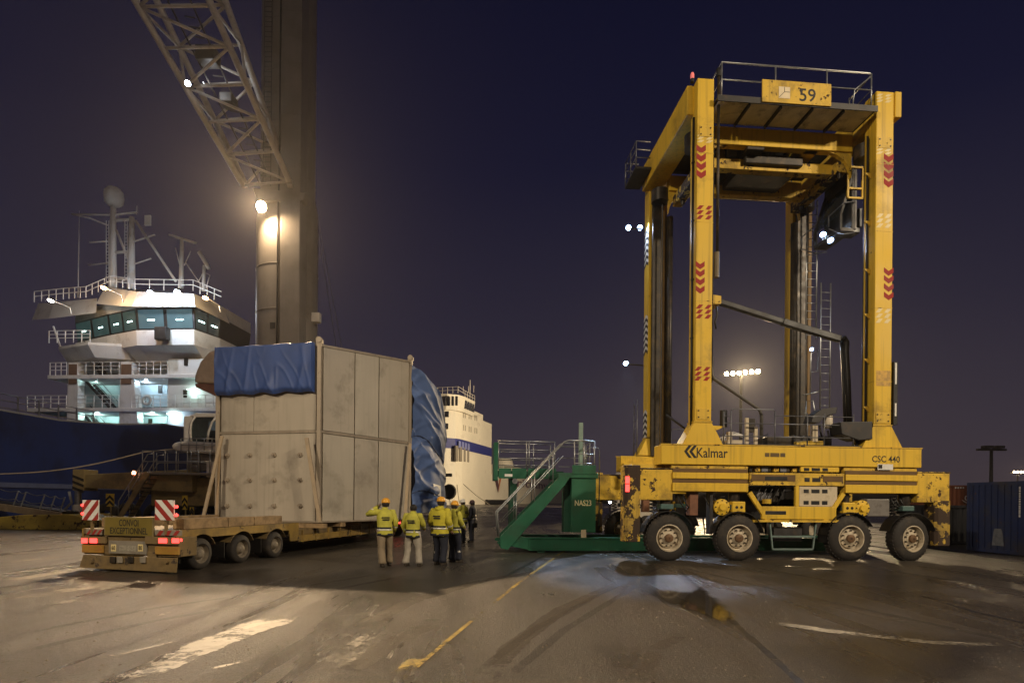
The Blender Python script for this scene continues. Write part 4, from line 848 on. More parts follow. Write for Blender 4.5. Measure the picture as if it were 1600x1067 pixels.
for px in (178, 220): 
    R0_(px - 4, px + 4, 850, 861, YR - .012, YR - .007, PALEM, 'speed_disc'); text('80' if px > 200 else '60', INK, trl, (tx(px), YR - .013, tz(855.5, YR, px)), (1, 0, 0), (0, 0, 1), .10, 'speed_number', .10)
R0_(230, 244, 862, 873, YR - .0, YR + .036, TYD, 'rear_step')
# under-run bumper with flared ends
bm_ = MB(); za, zb = tz(890), tz(869)
bm_.prism([(xl - .06, za + .02), (xl + .05, za), (xr - .08, za - .02), (xr - .05, zb), (xl + .06, zb)], YR - .02, YR + .05); bm_.build('under_run_bumper', TYD, trl, bev=.01)
for px in (175, 186, 203, 222): R0_(px, px + 8, 869, 879, YR - .07, YR - .022, [BEIGE, GREASE, PLATE, GREASE][px % 4], 'coupling_block', .015)
for px in (145, 262): MB().lathe([(0, -.05), (.06, -.05), (.065, 0)], (tx(px), YR - .02, tz(876, YR, px)), (0, 1, 0), 14).build('hook_eye', TYD, trl, 'auto')
# sign and marker boards on the deck end
YS = YR + .02
R0_(164, 241, 807.5, 837, YS - .05, YS - .01, mat('sign_frame', (.2, .15, .06), .5), 'sign_frame'); sg = R0_(166, 239, 809, 836, YS - .056, YS - .051, mat('sign_yellow', (.17, .125, .022), .5, var=.1, dirt=((.2, .15, .03), .3, 6)), 'convoy_sign')
text('CONVOI', INK, sg, (tx(203), YS - .056, tz(816.5, YR, 203)), (1, 0, 0), (0, 0, 1), .165, width=.56); text('EXCEPTIONNEL', INK, sg, (tx(203), YS - .056, tz(829, YR, 203)), (1, 0, 0), (0, 0, 1), .155, width=1.08)
def marker(px0, px1, py0, py1, lean, m_y):
    z0, z1 = tz(py1, YR, px0), tz(py0, YR, px0); x0, x1 = tx(px0), tx(px1); y = m_y
    bd = MB().box(x0, x1, y, y + .03, z0, z1).build('marker_board', WHITEM, trl, bev=.005); w_, h_ = x1 - x0, z1 - z0
    for k in range(-2, 4):                                              # diagonal red stripes clipped to the board
        u0 = k * .62; pts = []
        def clip(poly):
            def cl(poly, ins, inter):
                o = []
                for i, p in enumerate(poly):
                    q_ = poly[(i + 1) % len(poly)]
                    if ins(p): o.append(p)
                    if ins(p) != ins(q_): o.append(inter(p, q_))
                return o
            for ax_, lim, sg_ in ((0, 0, 1), (0, 1, -1), (1, 0, 1), (1, 1, -1)):
                ins = lambda p: sg_ * (p[ax_] - lim) >= -1e-9
                def inter(p, q_): t_ = (lim - p[ax_]) / (q_[ax_] - p[ax_]); return (p[0] + (q_[0] - p[0]) * t_, p[1] + (q_[1] - p[1]) * t_)
                poly = cl(poly, ins, inter)
                if not poly: break
            return poly
        pl = clip([(u0, 0), (u0 + .31, 0), (u0 + .31 + 1 * lean, 1), (u0 + lean, 1)])
        if len(pl) > 2: MB().add([(x0 + u * w_, y - .003, z0 + v * h_) for u, v in pl], [tuple(range(len(pl)))]).build('red_stripe', REDM, bd)
    MB().box((x0 + x1) / 2 - .03, (x0 + x1) / 2 + .03, y + .035, y + .08, zdk - .1, z1 - .1).build('board_post', TYD, trl)
marker(133, 158, 781, 812, .9, YS - .10); marker(246, 275.5, 781, 812, -.9, YS - .10)
R0_(136, 160, 826, 835, YR - .03, YR + .036, PLATE, 'edge_plate'); R0_(243, 283, 828, 836.5, YR - .03, YR + .036, PLATE, 'edge_plate')
for px0, px1 in ((136, 160), (245, 283)):
    hb = MB()
    for k in range(3):
        a = px0 + (px1 - px0) * (k + .1) / 3; b = a + (px1 - px0) / 6; hb.add([(tx(a), YR - .034, tz(836 if px0 > 200 else 834.5, YR, a)), (tx(b), YR - .034, tz(836 if px0 > 200 else 834.5, YR, a)), (tx(b + 5), YR - .034, tz(828.5 if px0 > 200 else 827, YR, a)), (tx(a + 5), YR - .034, tz(828.5 if px0 > 200 else 827, YR, a))], [(0, 1, 2, 3)])
    hb.build('hatched_band', REDM, trl)
for px, pys in ((133.5, (789, 802)), (279, (791.5, 804.5))):
    for py in pys:
        l_ = MB(); c_ = Vector((tx(px), YS - .12, tz(py, YR, px))); l_.cyl(c_, c_ + Vector((0, .05, 0)), .035, n=12); l_.build('marker_lamp', E_RED, trl, True)
# ramp/headboard timbers on the deck, then the low bed with its side beam
WOOD = mat('raw_timber', (.30, .20, .10), .75, var=.3, vscale=5, streak=.1, dirt=((.11, .07, .035), .45, 3), bump=.3, bscale=40)
for k, (y0, y1) in enumerate(((-.55, .95), (.98, 2.0), (2.03, 3.3))): MB().box(-.34, -.02, y0, y1, zdk + .004, zdk + .26 - .01 * k).build('deck_timber', WOOD, trl, bev=.01)
for k, (y0, y1) in enumerate(((-.45, 1.3), (1.33, 3.3))): MB().box(-TWID + .05, -TWID + .37, y0, y1, zdk + .004, zdk + .24).build('deck_timber', WOOD, trl, bev=.01)
zlo, zhi = .40, .80
MB().box(-TWID, .0, 4.06, 11.5, zhi - .18, zhi).build('low_bed', TYD, trl, bev=.01)
for xs in (-.03, -TWID + .03): MB().box(xs - .06, xs + .06, 4.1, 11.4, zlo, zhi - .184).build('bed_side_beam', TY, trl, bev=.01)
for k in range(9):
    y = 4.3 + k * .78; MB().box(-.02, .045, y, y + .07, zlo - .02, zhi - .03).build('bed_stake', TY, trl, bev=.006)
for k, y in enumerate((4.9, 6.1, 7.3, 8.5, 9.7, 10.9)): MB().box(-TWID - .45, .42, y, y + .26, zhi + .004, zhi + .16).build('cross_timber', WOOD, trl, bev=.01)
gn = MB(); gn.prism([(11.45, .4), (11.45, 1.0), (12.0, 1.5), (13.4, 1.5), (13.4, 1.2), (12.2, 1.15), (11.8, .4)], -TWID + .3, -.3, 'yz'); gn.build('gooseneck', TY, trl, bev=.02)

# tractor unit pulling the trailer, swung to the left and hidden behind the load
trw = Vector((-7.77, 14.28, 0)) + Matrix.Rotation(TTH, 3, 'Z') @ Vector((-1.31, 12.6, 0))
trk = thing('tractor_truck', 'dark red truck tractor coupled behind the wrapped duct load', 'truck', trw, TTH + radians(44))
TRED = mat('truck_red', (.22, .02, .02), .35, coat=.5)
MB().box(-1.22, 1.22, 4.6, 6.7, .9, 3.5).build('cab', TRED, trk, bev=.15, seg=3)
MB().box(-.8, .8, .0, 4.59, .6, .9).build('chassis', GREASE, trk, bev=.02)
MB().box(.82, 1.25, 2.3, 3.7, .55, 1.05).build('side_tank', TRED, trk, bev=.05)
MB().box(-1.1, 1.1, 4.5, 4.58, 1.2, 3.0).build('cab_back', GREASE, trk, bev=.03)
tk = MB(); tk.lathe([(.28, 0), (.36, -.015), (.48, .02), (.5, .08), (.5, .25), (.47, .3), (.28, .3)], (0, 0, 0), (-1, 0, 0), 28); tkm = tk.mesh('wheel'); tkm.materials.append(RUBBER)
for y in (.6, 1.95, 5.6):
    for xs, fl_ in ((1.25, 0), (-1.25, 1)):
        o = link('wheel', tkm, trk, 'auto'); o.location = (xs, y, .5); o.rotation_euler = (0, 0, pi if fl_ else 0); link('rim', trm, o, 'auto')
for x in (-.9, .9): MB().box(x - .15, x + .15, -.04, -.005, .62, .8).build('tail_lamp', E_RED, trk)

# ================================================================== CARGO : flared steel duct section
K = [Vector((-10.47, 20.3)), Vector((-6.6, 19.45)), Vector((-4.19, 23.3)), Vector((-5.2, 26.6)), Vector((-12.6, 28.2)), Vector((-12.9, 24.8))]
ZB = zhi + .17; ZT0, ZT1 = 7.04, 7.42
cgo = thing('steel_duct_section', 'huge dull beige steel box duct strapped upright on the low-loader bed', 'duct section', (-6.6, 19.45, 0))
OFF = Vector((-6.6, 19.45)); kk = [k - OFF for k in K]
STL = mat('primed_steel', (.47, .41, .325), .5, metal=.15, var=.09, vscale=.6, dirt=((.25, .215, .165), .34, 1.1), streak=.28)
STLB = mat('primed_steel_pale', (.51, .45, .355), .45, metal=.15, var=.08, vscale=.6, dirt=((.29, .25, .19), .32, .9), streak=.22)
STL2 = mat('primed_steel_edge', (.34, .28, .21), .5, metal=.2, var=.15, vscale=2, chips=(RUST, .3, 4), streak=.3)
zt = [ZT0, ZT0, ZT1, ZT1, ZT0, ZT0]
core = MB(); n = len(kk); core.add([(k.x * .985, k.y * 1.0 + .06, ZB) for k in kk] + [(k.x * .985, k.y + .06, zt[i] - .04) for i, k in enumerate(kk)], [tuple(range(n - 1, -1, -1)), tuple(range(n, 2 * n))] + [(i, (i + 1) % n, n + (i + 1) % n, n + i) for i in range(n)])
core.build('shell_core', STL2, cgo)
def face_pt(i, u, z, d=0.0):
    a, b = kk[i], kk[(i + 1) % n]; p = a.lerp(b, u); t_ = (b - a).normalized(); nr = Vector((t_.y, -t_.x)); p = p + nr * d; return Vector((p.x, p.y, z))
def face_box(name, i, u0, u1, z0, z1, d0, d1, m, bev=.0, z1b=None, par=None):
    z1b = z1 if z1b is None else z1b
    return MB().hexa([face_pt(i, u0, z0, d0), face_pt(i, u1, z0, d0), face_pt(i, u1, z0, d1), face_pt(i, u0, z0, d1)], [face_pt(i, u0, z1, d0), face_pt(i, u1, z1b, d0), face_pt(i, u1, z1b, d1), face_pt(i, u0, z1, d1)]).build(name, m, par or cgo, bev=bev)
ZM = 4.08
# left (end) face = edge 0 : upper and lower sheet, rivet line between
for u0, u1, z0, z1 in ((.03, .36, ZM + .05, ZT0 - .05), (.364, .97, ZM + .05, ZT0 - .05), (.03, .97, ZB + .05, ZM - .05)):
    face_box('wall_panel', 0, u0, u1, z0, z1, -.02, .03, STL, .008)
# right face = edge 1 : three panels in two rows
for u0, u1 in ((.03, .335), (.345, .60), (.61, .97)):
    zt_a, zt_b = ZT0 + (ZT1 - ZT0) * u0 - .06, ZT0 + (ZT1 - ZT0) * u1 - .06
    face_box('wall_panel', 1, u0, u1, ZM + .06, zt_a, -.02, .03, STLB if u0 == .345 else STL, .008, zt_b); face_box('wall_panel', 1, u0, u1, ZB + .05, ZM - .06, -.02, .03, STL if u0 == .345 else STLB, .008)
for i in (2, 3, 4, 5): face_box('wall_panel', i, .02, .98, ZB + .05, ZT0 - .06, -.01, .03, STL)
for i in (0, 1): face_box('mid_flange', i, .0, 1.0, ZM - .045, ZM + .045, -.03, .055, STL2, .006)
for i in (0, 1): face_box('base_flange', i, .0, 1.0, ZB, ZB + .06, -.03, .09, STL2, .006)
face_box('top_flange', 0, .0, 1.0, ZT0 - .06, ZT0 + .02, -.03, .06, STL2, .006); 
MB().hexa([face_pt(1, 0, ZT0 - .06, -.03), face_pt(1, 1, ZT1 - .06, -.03), face_pt(1, 1, ZT1 - .06, .06), face_pt(1, 0, ZT0 - .06, .06)], [face_pt(1, 0, ZT0 + .02, -.03), face_pt(1, 1, ZT1 + .02, -.03), face_pt(1, 1, ZT1 + .02, .06), face_pt(1, 0, ZT0 + .02, .06)]).build('top_flange', STL2, cgo)
for j, zz in ((0, ZT0), (1, ZT0), (2, ZT1)):
    c_ = kk[j] * 1.002; p = MB(); p.box(c_.x - .07, c_.x + .07, c_.y - .09, c_.y + .05, ZB, zz + .03); p.build('corner_post', STL2, cgo, bev=.01)
    if j: lg = MB(); lg.box(c_.x - .12, c_.x + .10, c_.y - .06, c_.y + .04, zz + .03, zz + .16); lg.cyl((c_.x - .02, c_.y - .09, zz + .16), (c_.x - .02, c_.y + .07, zz + .16), .10, n=14); lg.build('lifting_lug', STL2, cgo, 'auto')
lgm = MB(); lgm.box(-.05, .05, -.06, 0, -.07, .07); lgm.box(-.085, .085, -.075, -.055, -.02, .03); lgm.cyl((0, -.10, .0), (0, -.03, 0), .035, n=8); lug_me = lgm.mesh('bolt_clip'); lug_me.materials.append(STL2)
for pxr in (355, 392, 432, 474):
    for py in (711, 750, 790):
        w_ = P(pxr, py, 19.9 + (474 - pxr) * .0035 - .15); q_ = Vector((w_.x, w_.y)) - OFF; a, b = kk[0], kk[1]; u = (q_ - a).dot(b - a) / (b - a).length_squared
        o = link('bolt_clip', lug_me, cgo); o.location = face_pt(0, u, w_.z, .03); o.rotation_euler = (0, 0, TTH)
for pz in ((.80, ZM + .05), (.0, ZM + .05)): pass
# bright weld-grind scuffs
SC = mat('bare_metal_scuff', (.62, .58, .52), .35, metal=.5, var=.3, vscale=8)
# lashings: rods and webbing from the mid flange to the bed (each a thing that can be lifted away)
LAS = mat('lashing_wood', (.38, .29, .19), .6, var=.15); LSTR = mat('lashing_strap', (.42, .30, .18), .7)
def prop(name, label, a, b, w_, m, grp):
    o = MB().bar(a, b, w_, w_ * .8).build(name, m, bev=.008); tag(o, label, 'lashing bar', grp)
    return o
A_, B_ = P(479, 684, 19.1), P(500, 816, 18.98); prop('lashing_bar', 'pale lashing bar slanting down the corner of the steel duct from its middle flange', A_, B_, .12, LAS, None)
A_, B_ = P(347, 681, 20.0), P(318, 806, 19.6); prop('lashing_bar', 'pale lashing bar slanting from the duct end face beside the crane stairs', A_, B_, .10, LAS, None)
A_, B_ = P(344, 690, 20.05), P(338, 808, 19.9); prop('lashing_bar', 'thin upright lashing bar against the duct edge beside the crane cab', A_, B_, .07, LSTR, None)
A_, B_ = P(641, 693, 22.9), P(632, 818, 22.5); prop('lashing_bar', 'tall pale lashing bar beside the blue wrapped end of the duct', A_, B_, .11, LAS, None)
# tarpaulins
TARP = mat('blue_tarpaulin', (.040, .085, .270), .5, var=.15, vscale=1.5, bump=.04, bscale=3)
def tarp_front():
    rr = random.Random(5); m = MB(); ph = [rr.uniform(0, 6) for _ in range(8)]
    zt_, zb_ = ZT0 + .05, TF.at(410, 615, 5.4)[1] - .05
    def fn(u, v):                                                       # v: 0 behind the top edge, then over and down the front
        uu = .005 + u * .955
        if v < .15: d = .03 + v / .15 * .23; z = zt_ - .02 + .015 * sin(u * 20)
        else:
            t_ = (v - .15) / .85; d = .26 + (.04 * mnoise.noise((u * 4, t_ * .9, 3.1)) + .06 * (max(0, 1 - 4 * abs(mnoise.noise((u * 5.5 + .35 * t_, t_ * .55, 9.3)))) ** 2) + .03 * (max(0, 1 - 5 * abs(mnoise.noise((u * 9 - t_ * 1.2, t_ * 1.4, 2.2)))) ** 2)) * (.15 + .85 * t_)
            d += 0
            z = zt_ - t_ * (zt_ - zb_) + .08 * mnoise.noise((u * 9, 0, 5.5)) * max(0, t_ - .7) * 3
            if t_ > .93: d -= (t_ - .93) * 1.6
        return face_pt(0, uu, z, d)
    m.grid(fn, 90, 36)
    for u in (0, 1):                                                    # side returns
        def fs(a, v, u=u): p = fn(u, .15 + .85 * v); q_ = face_pt(0, .005 + u * .955, p.z, .04); return p.lerp(q_, a)
        m.grid(fs, 3, 20)
    o = m.build('tarpaulin', TARP, None, True, loc=(OFF.x, OFF.y, 0)); return tag(o, 'small blue tarpaulin hung over the top of the duct end face', 'tarpaulin')
tarp_front()
def tarp_side():
    rr = random.Random(9); m = MB()
    a0 = K[2]; top = [P(641, 571, 23.2), P(652, 578, 23.7), P(668, 596, 24.4), P(682, 615, 25.2), P(691, 640, 26.2), P(694, 668, 27.0)]
    bot = [P(642, 803, 23.2), P(655, 801, 23.7), P(668, 800, 24.4), P(680, 799, 25.2), P(689, 797, 26.2), P(692, 795, 27.0)]
    def lerp(lst, u): f = u * (len(lst) - 1); i = min(int(f), len(lst) - 2); return lst[i].lerp(lst[i + 1], f - i)
    creases = [(rr.random(), rr.random(), rr.uniform(-.9, .9), rr.uniform(.04, .10), rr.uniform(.10, .25)) for _ in range(26)]
    out = Vector((.80, -.60, 0))
    def fn(u, v):
        p = lerp(bot, u).lerp(lerp(top, u), v); d = .10 + .10 * sin(u * 3.1)
        d -= .22 * math.exp(-((v - .50) / .06) ** 2) * (.4 + .6 * u) + .06 * math.exp(-((v - .13) / .03) ** 2)
        d += .05 * sin(u * 14 + v * 5) * (1 - v) + .04 * sin(u * 9 - v * 16)
        for cu, cv, sl, w_, am in creases:
            t_ = (v - cv) - sl * (u - cu) * .5; r_ = math.exp(-(t_ / (w_ * .35)) ** 2) * math.exp(-((u - cu) / .45) ** 2); d += r_ * am * .38
        return p + out * d
    m.grid(fn, 70, 110)
    def top_fn(u, v): p = fn(u, 1.0); q_ = Vector((lerp(top, u).x - 2.4 * v, lerp(top, u).y + 1.6 * v, p.z + .12 * sin(v * 3))); return p if v == 0 else q_
    m.grid(top_fn, 70, 4)
    def back_fn(u, v): p = fn(1.0, v); return p + Vector((-2.6 * u, 1.4 * u, 0))
    m.grid(back_fn, 4, 60)
    o = m.build('tarpaulin', mat('blue_tarpaulin_shiny', (.085, .140, .310), .62, var=.12, vscale=1.5, bump=.12, bscale=3), None, True); tag(o, 'large creased blue tarpaulin wrapped round the far end of the duct', 'tarpaulin')
    for zf in (.52, .14):
        rp = MB(); pts = [fn(u, zf + .02 * sin(u * 7)) + out * .03 for u in [k / 14 for k in range(15)]]; rp.tube(pts, .018, 5); tag(rp.build('tie_rope', mat('tie_rope', (.05, .07, .14), .8)), 'thin rope tied %s round the large blue wrapping' % ('across the middle' if zf > .3 else 'low down'), 'rope')
    lb = MB(); lb.add([fn(.42, .13) + out * .06, fn(.62, .13) + out * .06, fn(.62, .22) + out * .05, fn(.42, .22) + out * .05], [(0, 1, 2, 3)]); tag(lb.build('document_pouch', WHITEM, solid=.01), 'white document sheet taped low on the large blue tarpaulin', 'label sheet')
tarp_side()
# ================================================================== MOBILE HARBOUR CRANE
crn = thing('harbour_crane', 'tall grey mobile harbour crane with lattice jib and lit floodlight behind the load', 'crane', (0, 0, 0))
CRG = mat('crane_grey', (.22, .195, .17), .5, var=.12, vscale=.6, dirt=((.16, .135, .11), .4, .5), streak=.3)
CRY = mat('crane_ochre', (.30, .225, .095), .55, var=.2, vscale=1, dirt=((.10, .08, .05), .5, 1.2))
CRW = mat('crane_white', (.74, .70, .64), .45, var=.1, dirt=((.3, .26, .2), .3, 1.5))
DT = 36.0
tc_ = P(447, 700, DT)
# round tower, wider below the cab collar
tw = MB(); xz = lambda py: P(447, py, DT).z
zA, zBt, zC = .0, P(447, 330, DT).z, 40.0
r1, r2 = 45 / F_PX * DT, 40 / F_PX * DT
tw.lathe([(r1, 3.0), (r1, zBt - 1.2), (r1 * .98, zBt), (r2, zBt + .8), (r2, zC)], (tc_.x, DT, 0), n=40); tw.build('tower', CRG, crn, 'auto')
for py in (430, 497): z = xz(py); rg = MB(); rg.lathe([(r1 + .002, z), (r1 + .03, z + .02), (r1 + .03, z + .07), (r1 + .002, z + .09)], (tc_.x, DT, 0), n=40); rg.build('tower_ring', CRG, crn, True)
MB().box(tc_.x + .35, tc_.x + r1 * .85, DT - r1 - .25, DT - r1 + .9, 3.0, 39.5).build('tower_rib', CRG, crn, bev=.05)
MB().box(tc_.x + r1 - .1, tc_.x + r1 + .42, DT - .6, DT - .2, xz(507), xz(492)).build('rib_lug', CRW, crn, bev=.04)
hd = MB(); hd.prism([(tc_.x - r1 + .5, xz(322)), (tc_.x + r1 + .1, xz(328)), (tc_.x + r1 - .1, xz(340)), (tc_.x - r1 + .8, xz(340))], DT - r1 - .25, DT - r1 + .4); hd.build('tower_collar', CRG, crn, bev=.06)
MB().box(P(420, 527, 34).x, P(428, 520, 34).x, DT - r1 - .03, DT - r1 + .2, xz(527), xz(518)).build('access_plate', DSTEEL, crn)
for z in [zBt + 1.6 + 3.1 * k for k in range(6)]:
    rg = MB(); rg.lathe([(r2 + .002, z), (r2 + .018, z + .012), (r2 + .018, z + .045), (r2 + .002, z + .06)], (tc_.x, DT, 0), n=40); rg.build('plate_seam', CRG, crn, True)
    MB().box(tc_.x + .33, tc_.x + r1 * .85 + .02, DT - r1 - .27, DT - r1 - .2, z, z + .05).build('plate_seam', CRG, crn)
tl = MB()
for d0 in (-.22, .22): tl.cyl((tc_.x - .55 + d0, DT - r2 - .22, zBt + .6), (tc_.x - .55 + d0, DT - r2 - .22, 39), .03, n=6)
for k in range(60): tl.cyl((tc_.x - .77, DT - r2 - .22, zBt + .8 + .3 * k), (tc_.x - .33, DT - r2 - .22, zBt + .8 + .3 * k), .02, n=5)
tl.build('tower_ladder', DSTEEL, crn)
tl = MB(); tl.tube([(tc_.x + .15, DT - r1 - .08, 3.2), (tc_.x + .15, DT - r1 - .08, zBt - .5), (tc_.x + .15, DT - r2 - .15, zBt + 1), (tc_.x + .15, DT - r2 - .12, 39)], .05, 6); tl.build('tower_cable', BLACK, crn, True)
ch = MB(); ch.cyl((tc_.x, DT, 0.6), (tc_.x, DT, 3.1), 2.4, n=32); ch.build('slewing_ring', DSTEEL, crn, 'auto')
# lattice jib rising up and to the left, towards the viewer
J0 = [P(380, 290, 34.2), P(452, 284, 33.6), P(384, 289, 36.0), P(452, 280, 35.6)]       # foot: left-low, right-low, and the rear pair
J1 = [P(175, -60, 27.0), P(300, -60, 26.5), P(215, -60, 29.0), P(330, -60, 28.5)]
jl = []
chn = [(J0[i], J1[i]) for i in range(4)]
for a, b in chn: m = MB(); m.cyl(a, b, .17, n=10); m.build('jib_chord', CRW, crn, True)
nb = 6
for f, (i, j) in enumerate(((0, 1), (2, 3), (0, 2), (1, 3))):
    for k in range(nb):
        t0, t1 = k / nb, (k + 1) / nb
        a0, a1, b0, b1 = chn[i][0].lerp(chn[i][1], t0), chn[i][0].lerp(chn[i][1], t1), chn[j][0].lerp(chn[j][1], t0), chn[j][0].lerp(chn[j][1], t1)
        for p, q_ in ((a0, b0), (a0, b1) if (k + f) % 2 else (b0, a1)) if f < 2 else ((a0, b1) if k % 2 else (b0, a1),):
            m = MB(); m.cyl(p, q_, .075, n=8); m.build('jib_lacing', CRW, crn, True)
for k in range(1, nb * 4):                                              # jib walkway rungs and cables inside
    t_ = k / (nb * 4); a = chn[0][0].lerp(chn[0][1], t_).lerp(chn[3][0].lerp(chn[3][1], t_), .45); b = a + Vector((.5, .1, 0)); m = MB(); m.bar(a, b, .05); m.build('walkway_rung', DSTEEL, crn)
for off in (.35, .6):
    m = MB(); m.cyl(chn[0][0].lerp(chn[3][0], off), chn[0][1].lerp(chn[3][1], off), .05, n=6); m.build('jib_cable', DSTEEL, crn, True)
for t_, s_ in ((.62, 1.0), (.42, .7)):
    c_ = chn[0][0].lerp(chn[0][1], t_).lerp(chn[3][0].lerp(chn[3][1], t_), .5); MB().box(c_.x - .5 * s_, c_.x + .5 * s_, c_.y - .4, c_.y + .4, c_.z - .35 * s_, c_.z + .4 * s_).build('jib_winch', DSTEEL, crn, bev=.05)
ft = MB(); ft.bar(J0[1], P(455, 300, 34.5), .3, .3); ft.bar(J0[0], J0[2], .2, .2); ft.build('jib_foot', CRW, crn)
# hoist ropes dropping behind the box
for d in (0, .12): m = MB(); m.cyl(P(492, 330, 40) + Vector((d, 0, 0)), P(526, 545, 38) + Vector((d * 3, 0, 0)), .02, n=5); m.build('hoist_rope', RAILD, crn)
# floodlights on the tower and the jib
def flood(par, p, aim, power, col, em, size, name='floodlight', spot=None, soft=.2):
    d = Vector(aim).normalized(); h = MB(); h.cyl(p - d * .03, p - d * size * 1.2, size * 1.15, size * .7, n=14); ho = h.build(name, DSTEEL, par, 'auto')
    e = MB(); e.cyl(p - d * .029, p, size, n=16); e.build('lamp_lens', em, ho)
    return lamp('flood_light', p + d * (.1 + soft), power, col, par, soft, None if spot == 0 else spot or 165, p + d * 3)
E_FLOOD = emis('flood_lens', (1, .72, .42), 90.0)
flp = P(408, 323, 33.0); MB().bar(flp + Vector((.1, .2, 0)), Vector((tc_.x - .6, DT - r1 + .1, flp.z)), .1).build('lamp_bracket', DSTEEL, crn)
flood(crn, flp, (-.10, -.95, -.45), 44000, (1, .70, .40), E_FLOOD, .30, spot=112)
flood(crn, P(409, 330, 33.4), (.35, .55, -.9), 900, (1, .72, .42), E_FLOOD, .2)
flood(crn, P(293, 131, 30.0), (.1, -.5, -.9), 500, (.85, .92, 1), emis('jib_lens', (.85, .93, 1), 50.0), .14)
flood(crn, P(318, 131, 30.6), (.6, .4, .5), 60, (.9, .95, 1), emis('jib_lens2', (.9, .95, 1), 5.0), .08)
# chassis: outrigger beam, stairs, walkway, cab
Ob = 31.5
def cb(name, px0, px1, py0, py1, D, dep, m, bev=.03):
    a, b = P(px0, py1, D), P(px1, py0, D); return MB().box(a.x, b.x, D, D + dep, a.z, b.z).build(name, m, crn, bev=bev)
ob = MB(); a, b = P(130, 741, Ob), P(300, 733, Ob); c_, d_ = P(130, 762, Ob), P(300, 769, Ob)
ob.hexa([(c_.x, Ob, c_.z), (d_.x, Ob, d_.z), (d_.x, Ob + .9, d_.z), (c_.x, Ob + .9, c_.z)], [(a.x, Ob, a.z), (b.x, Ob, b.z), (b.x, Ob + .9, b.z), (a.x, Ob + .9, a.z)]); ob.build('outrigger_beam', CRY, crn, bev=.04)
hd = cb('outrigger_head', 113, 131, 733, 766, Ob - .1, 1.1, CRY)
for k in range(3):
    a, b = P(113, 741 + k * 9, Ob - .1), P(131, 741 + k * 9, Ob - .1); MB().add([(a.x, Ob - .105, a.z), (b.x, Ob - .105, b.z - .25), (b.x, Ob - .105, b.z - .40), (a.x, Ob - .105, a.z - .15)], [(0, 1, 2, 3)]).build('hazard_stripe', INK, hd)
px_ = P(122, 770, Ob + .4).x
MB().cyl((px_, Ob + .4, P(122, 790, Ob).z), (px_, Ob + .4, P(122, 765, Ob).z), .17, n=16).build('jack_ram', GALV, crn, 'auto')
MB().cyl((px_, Ob + .4, .95), (px_, Ob + .4, P(122, 788, Ob).z), .28, n=16).build('jack_foot', CRW, crn, 'auto')
hs = MB(); hs.tube([(px_ - .2, Ob, P(122, 768, Ob).z), P(112, 785, Ob), P(100, 797, Ob), P(90, 804, Ob)], .07, 8); hs.build('jack_hose', mat('hose_grey', (.3, .3, .3), .6), crn, True)
pad = MB(); pc = Vector((px_ - 1.6, Ob + .4)); pad.prism([(pc.x - 5.0, .0), (pc.x - 4.6, .30), (pc.x - .3, .78), (pc.x + 2.3, .84), (pc.x + 4.2, .5), (pc.x + 4.6, 0)], pc.y - 1.6, pc.y + 1.6); po = pad.build('support_pad', mat('pad_yellow', (.42, .30, .05), .55, var=.2, chips=(RUST, .5, 2), dirt=((.12, .09, .03), .5, 1.5)), None, bev=.05); tag(po, 'broad worn yellow steel support pad under the crane outrigger jack', 'support pad')
# undercarriage masses, tyres and tank behind the trailer
cb('undercarriage', 205, 345, 742, 772, Ob + 1.2, 3.5, mat('undercarriage_dark', (.07, .055, .035), .6, var=.3, vscale=1.5)); cb('undercarriage', 245, 345, 768, 792, Ob + 1.6, 3.0, GREASE)
MB().box(tc_.x - 6, tc_.x + 5, DT - 4, DT + 4, 1.3, 2.9).build('chassis_deck', CRY, crn, bev=.08)
for px in (165, 195, 240, 275, 318):
    for dd in (0, 6):
        p = P(px, 800, Ob + 1.4 + dd); t_ = MB(); t_.lathe([(.3, 0), (.55, -.02), (.68, .08), (.7, .2), (.7, .45), (.5, .55)], (p.x, p.y, .7), (0, 1, 0), 24); t_.build('tyre', RUBBER, crn, True)
cb('junction_box', 322, 340, 722, 745, Ob - .2, .6, CRW); 
for px0, px1, py0, py1 in ((165, 178, 771, 791), (284, 293, 774, 796), (296, 303, 792, 804)):
    pl = cb('hazard_plate', px0, px1, py0, py1, Ob - .6, .05, mat('hazard_yellow', (.62, .43, .04), .5), .01); a, b = P(px0, py1, Ob - .6), P(px1, py0, Ob - .6)
    for k in range(2):
        zz = b.z - (b.z - a.z) * (.25 + .4 * k); xm = (a.x + b.x) / 2; MB().add([(a.x, Ob - .604, zz - .12), (xm, Ob - .604, zz + .1), (b.x, Ob - .604, zz - .12), (b.x, Ob - .604, zz - .28), (xm, Ob - .604, zz - .06), (a.x, Ob - .604, zz - .28)], [(0, 1, 4, 5), (1, 2, 3, 4)]).build('plate_chevron', INK, pl)
    MB().cyl(((a.x + b.x) / 2, Ob - .5, 0), ((a.x + b.x) / 2, Ob - .5, a.z), .04, n=6).build('plate_post', CRY, crn)
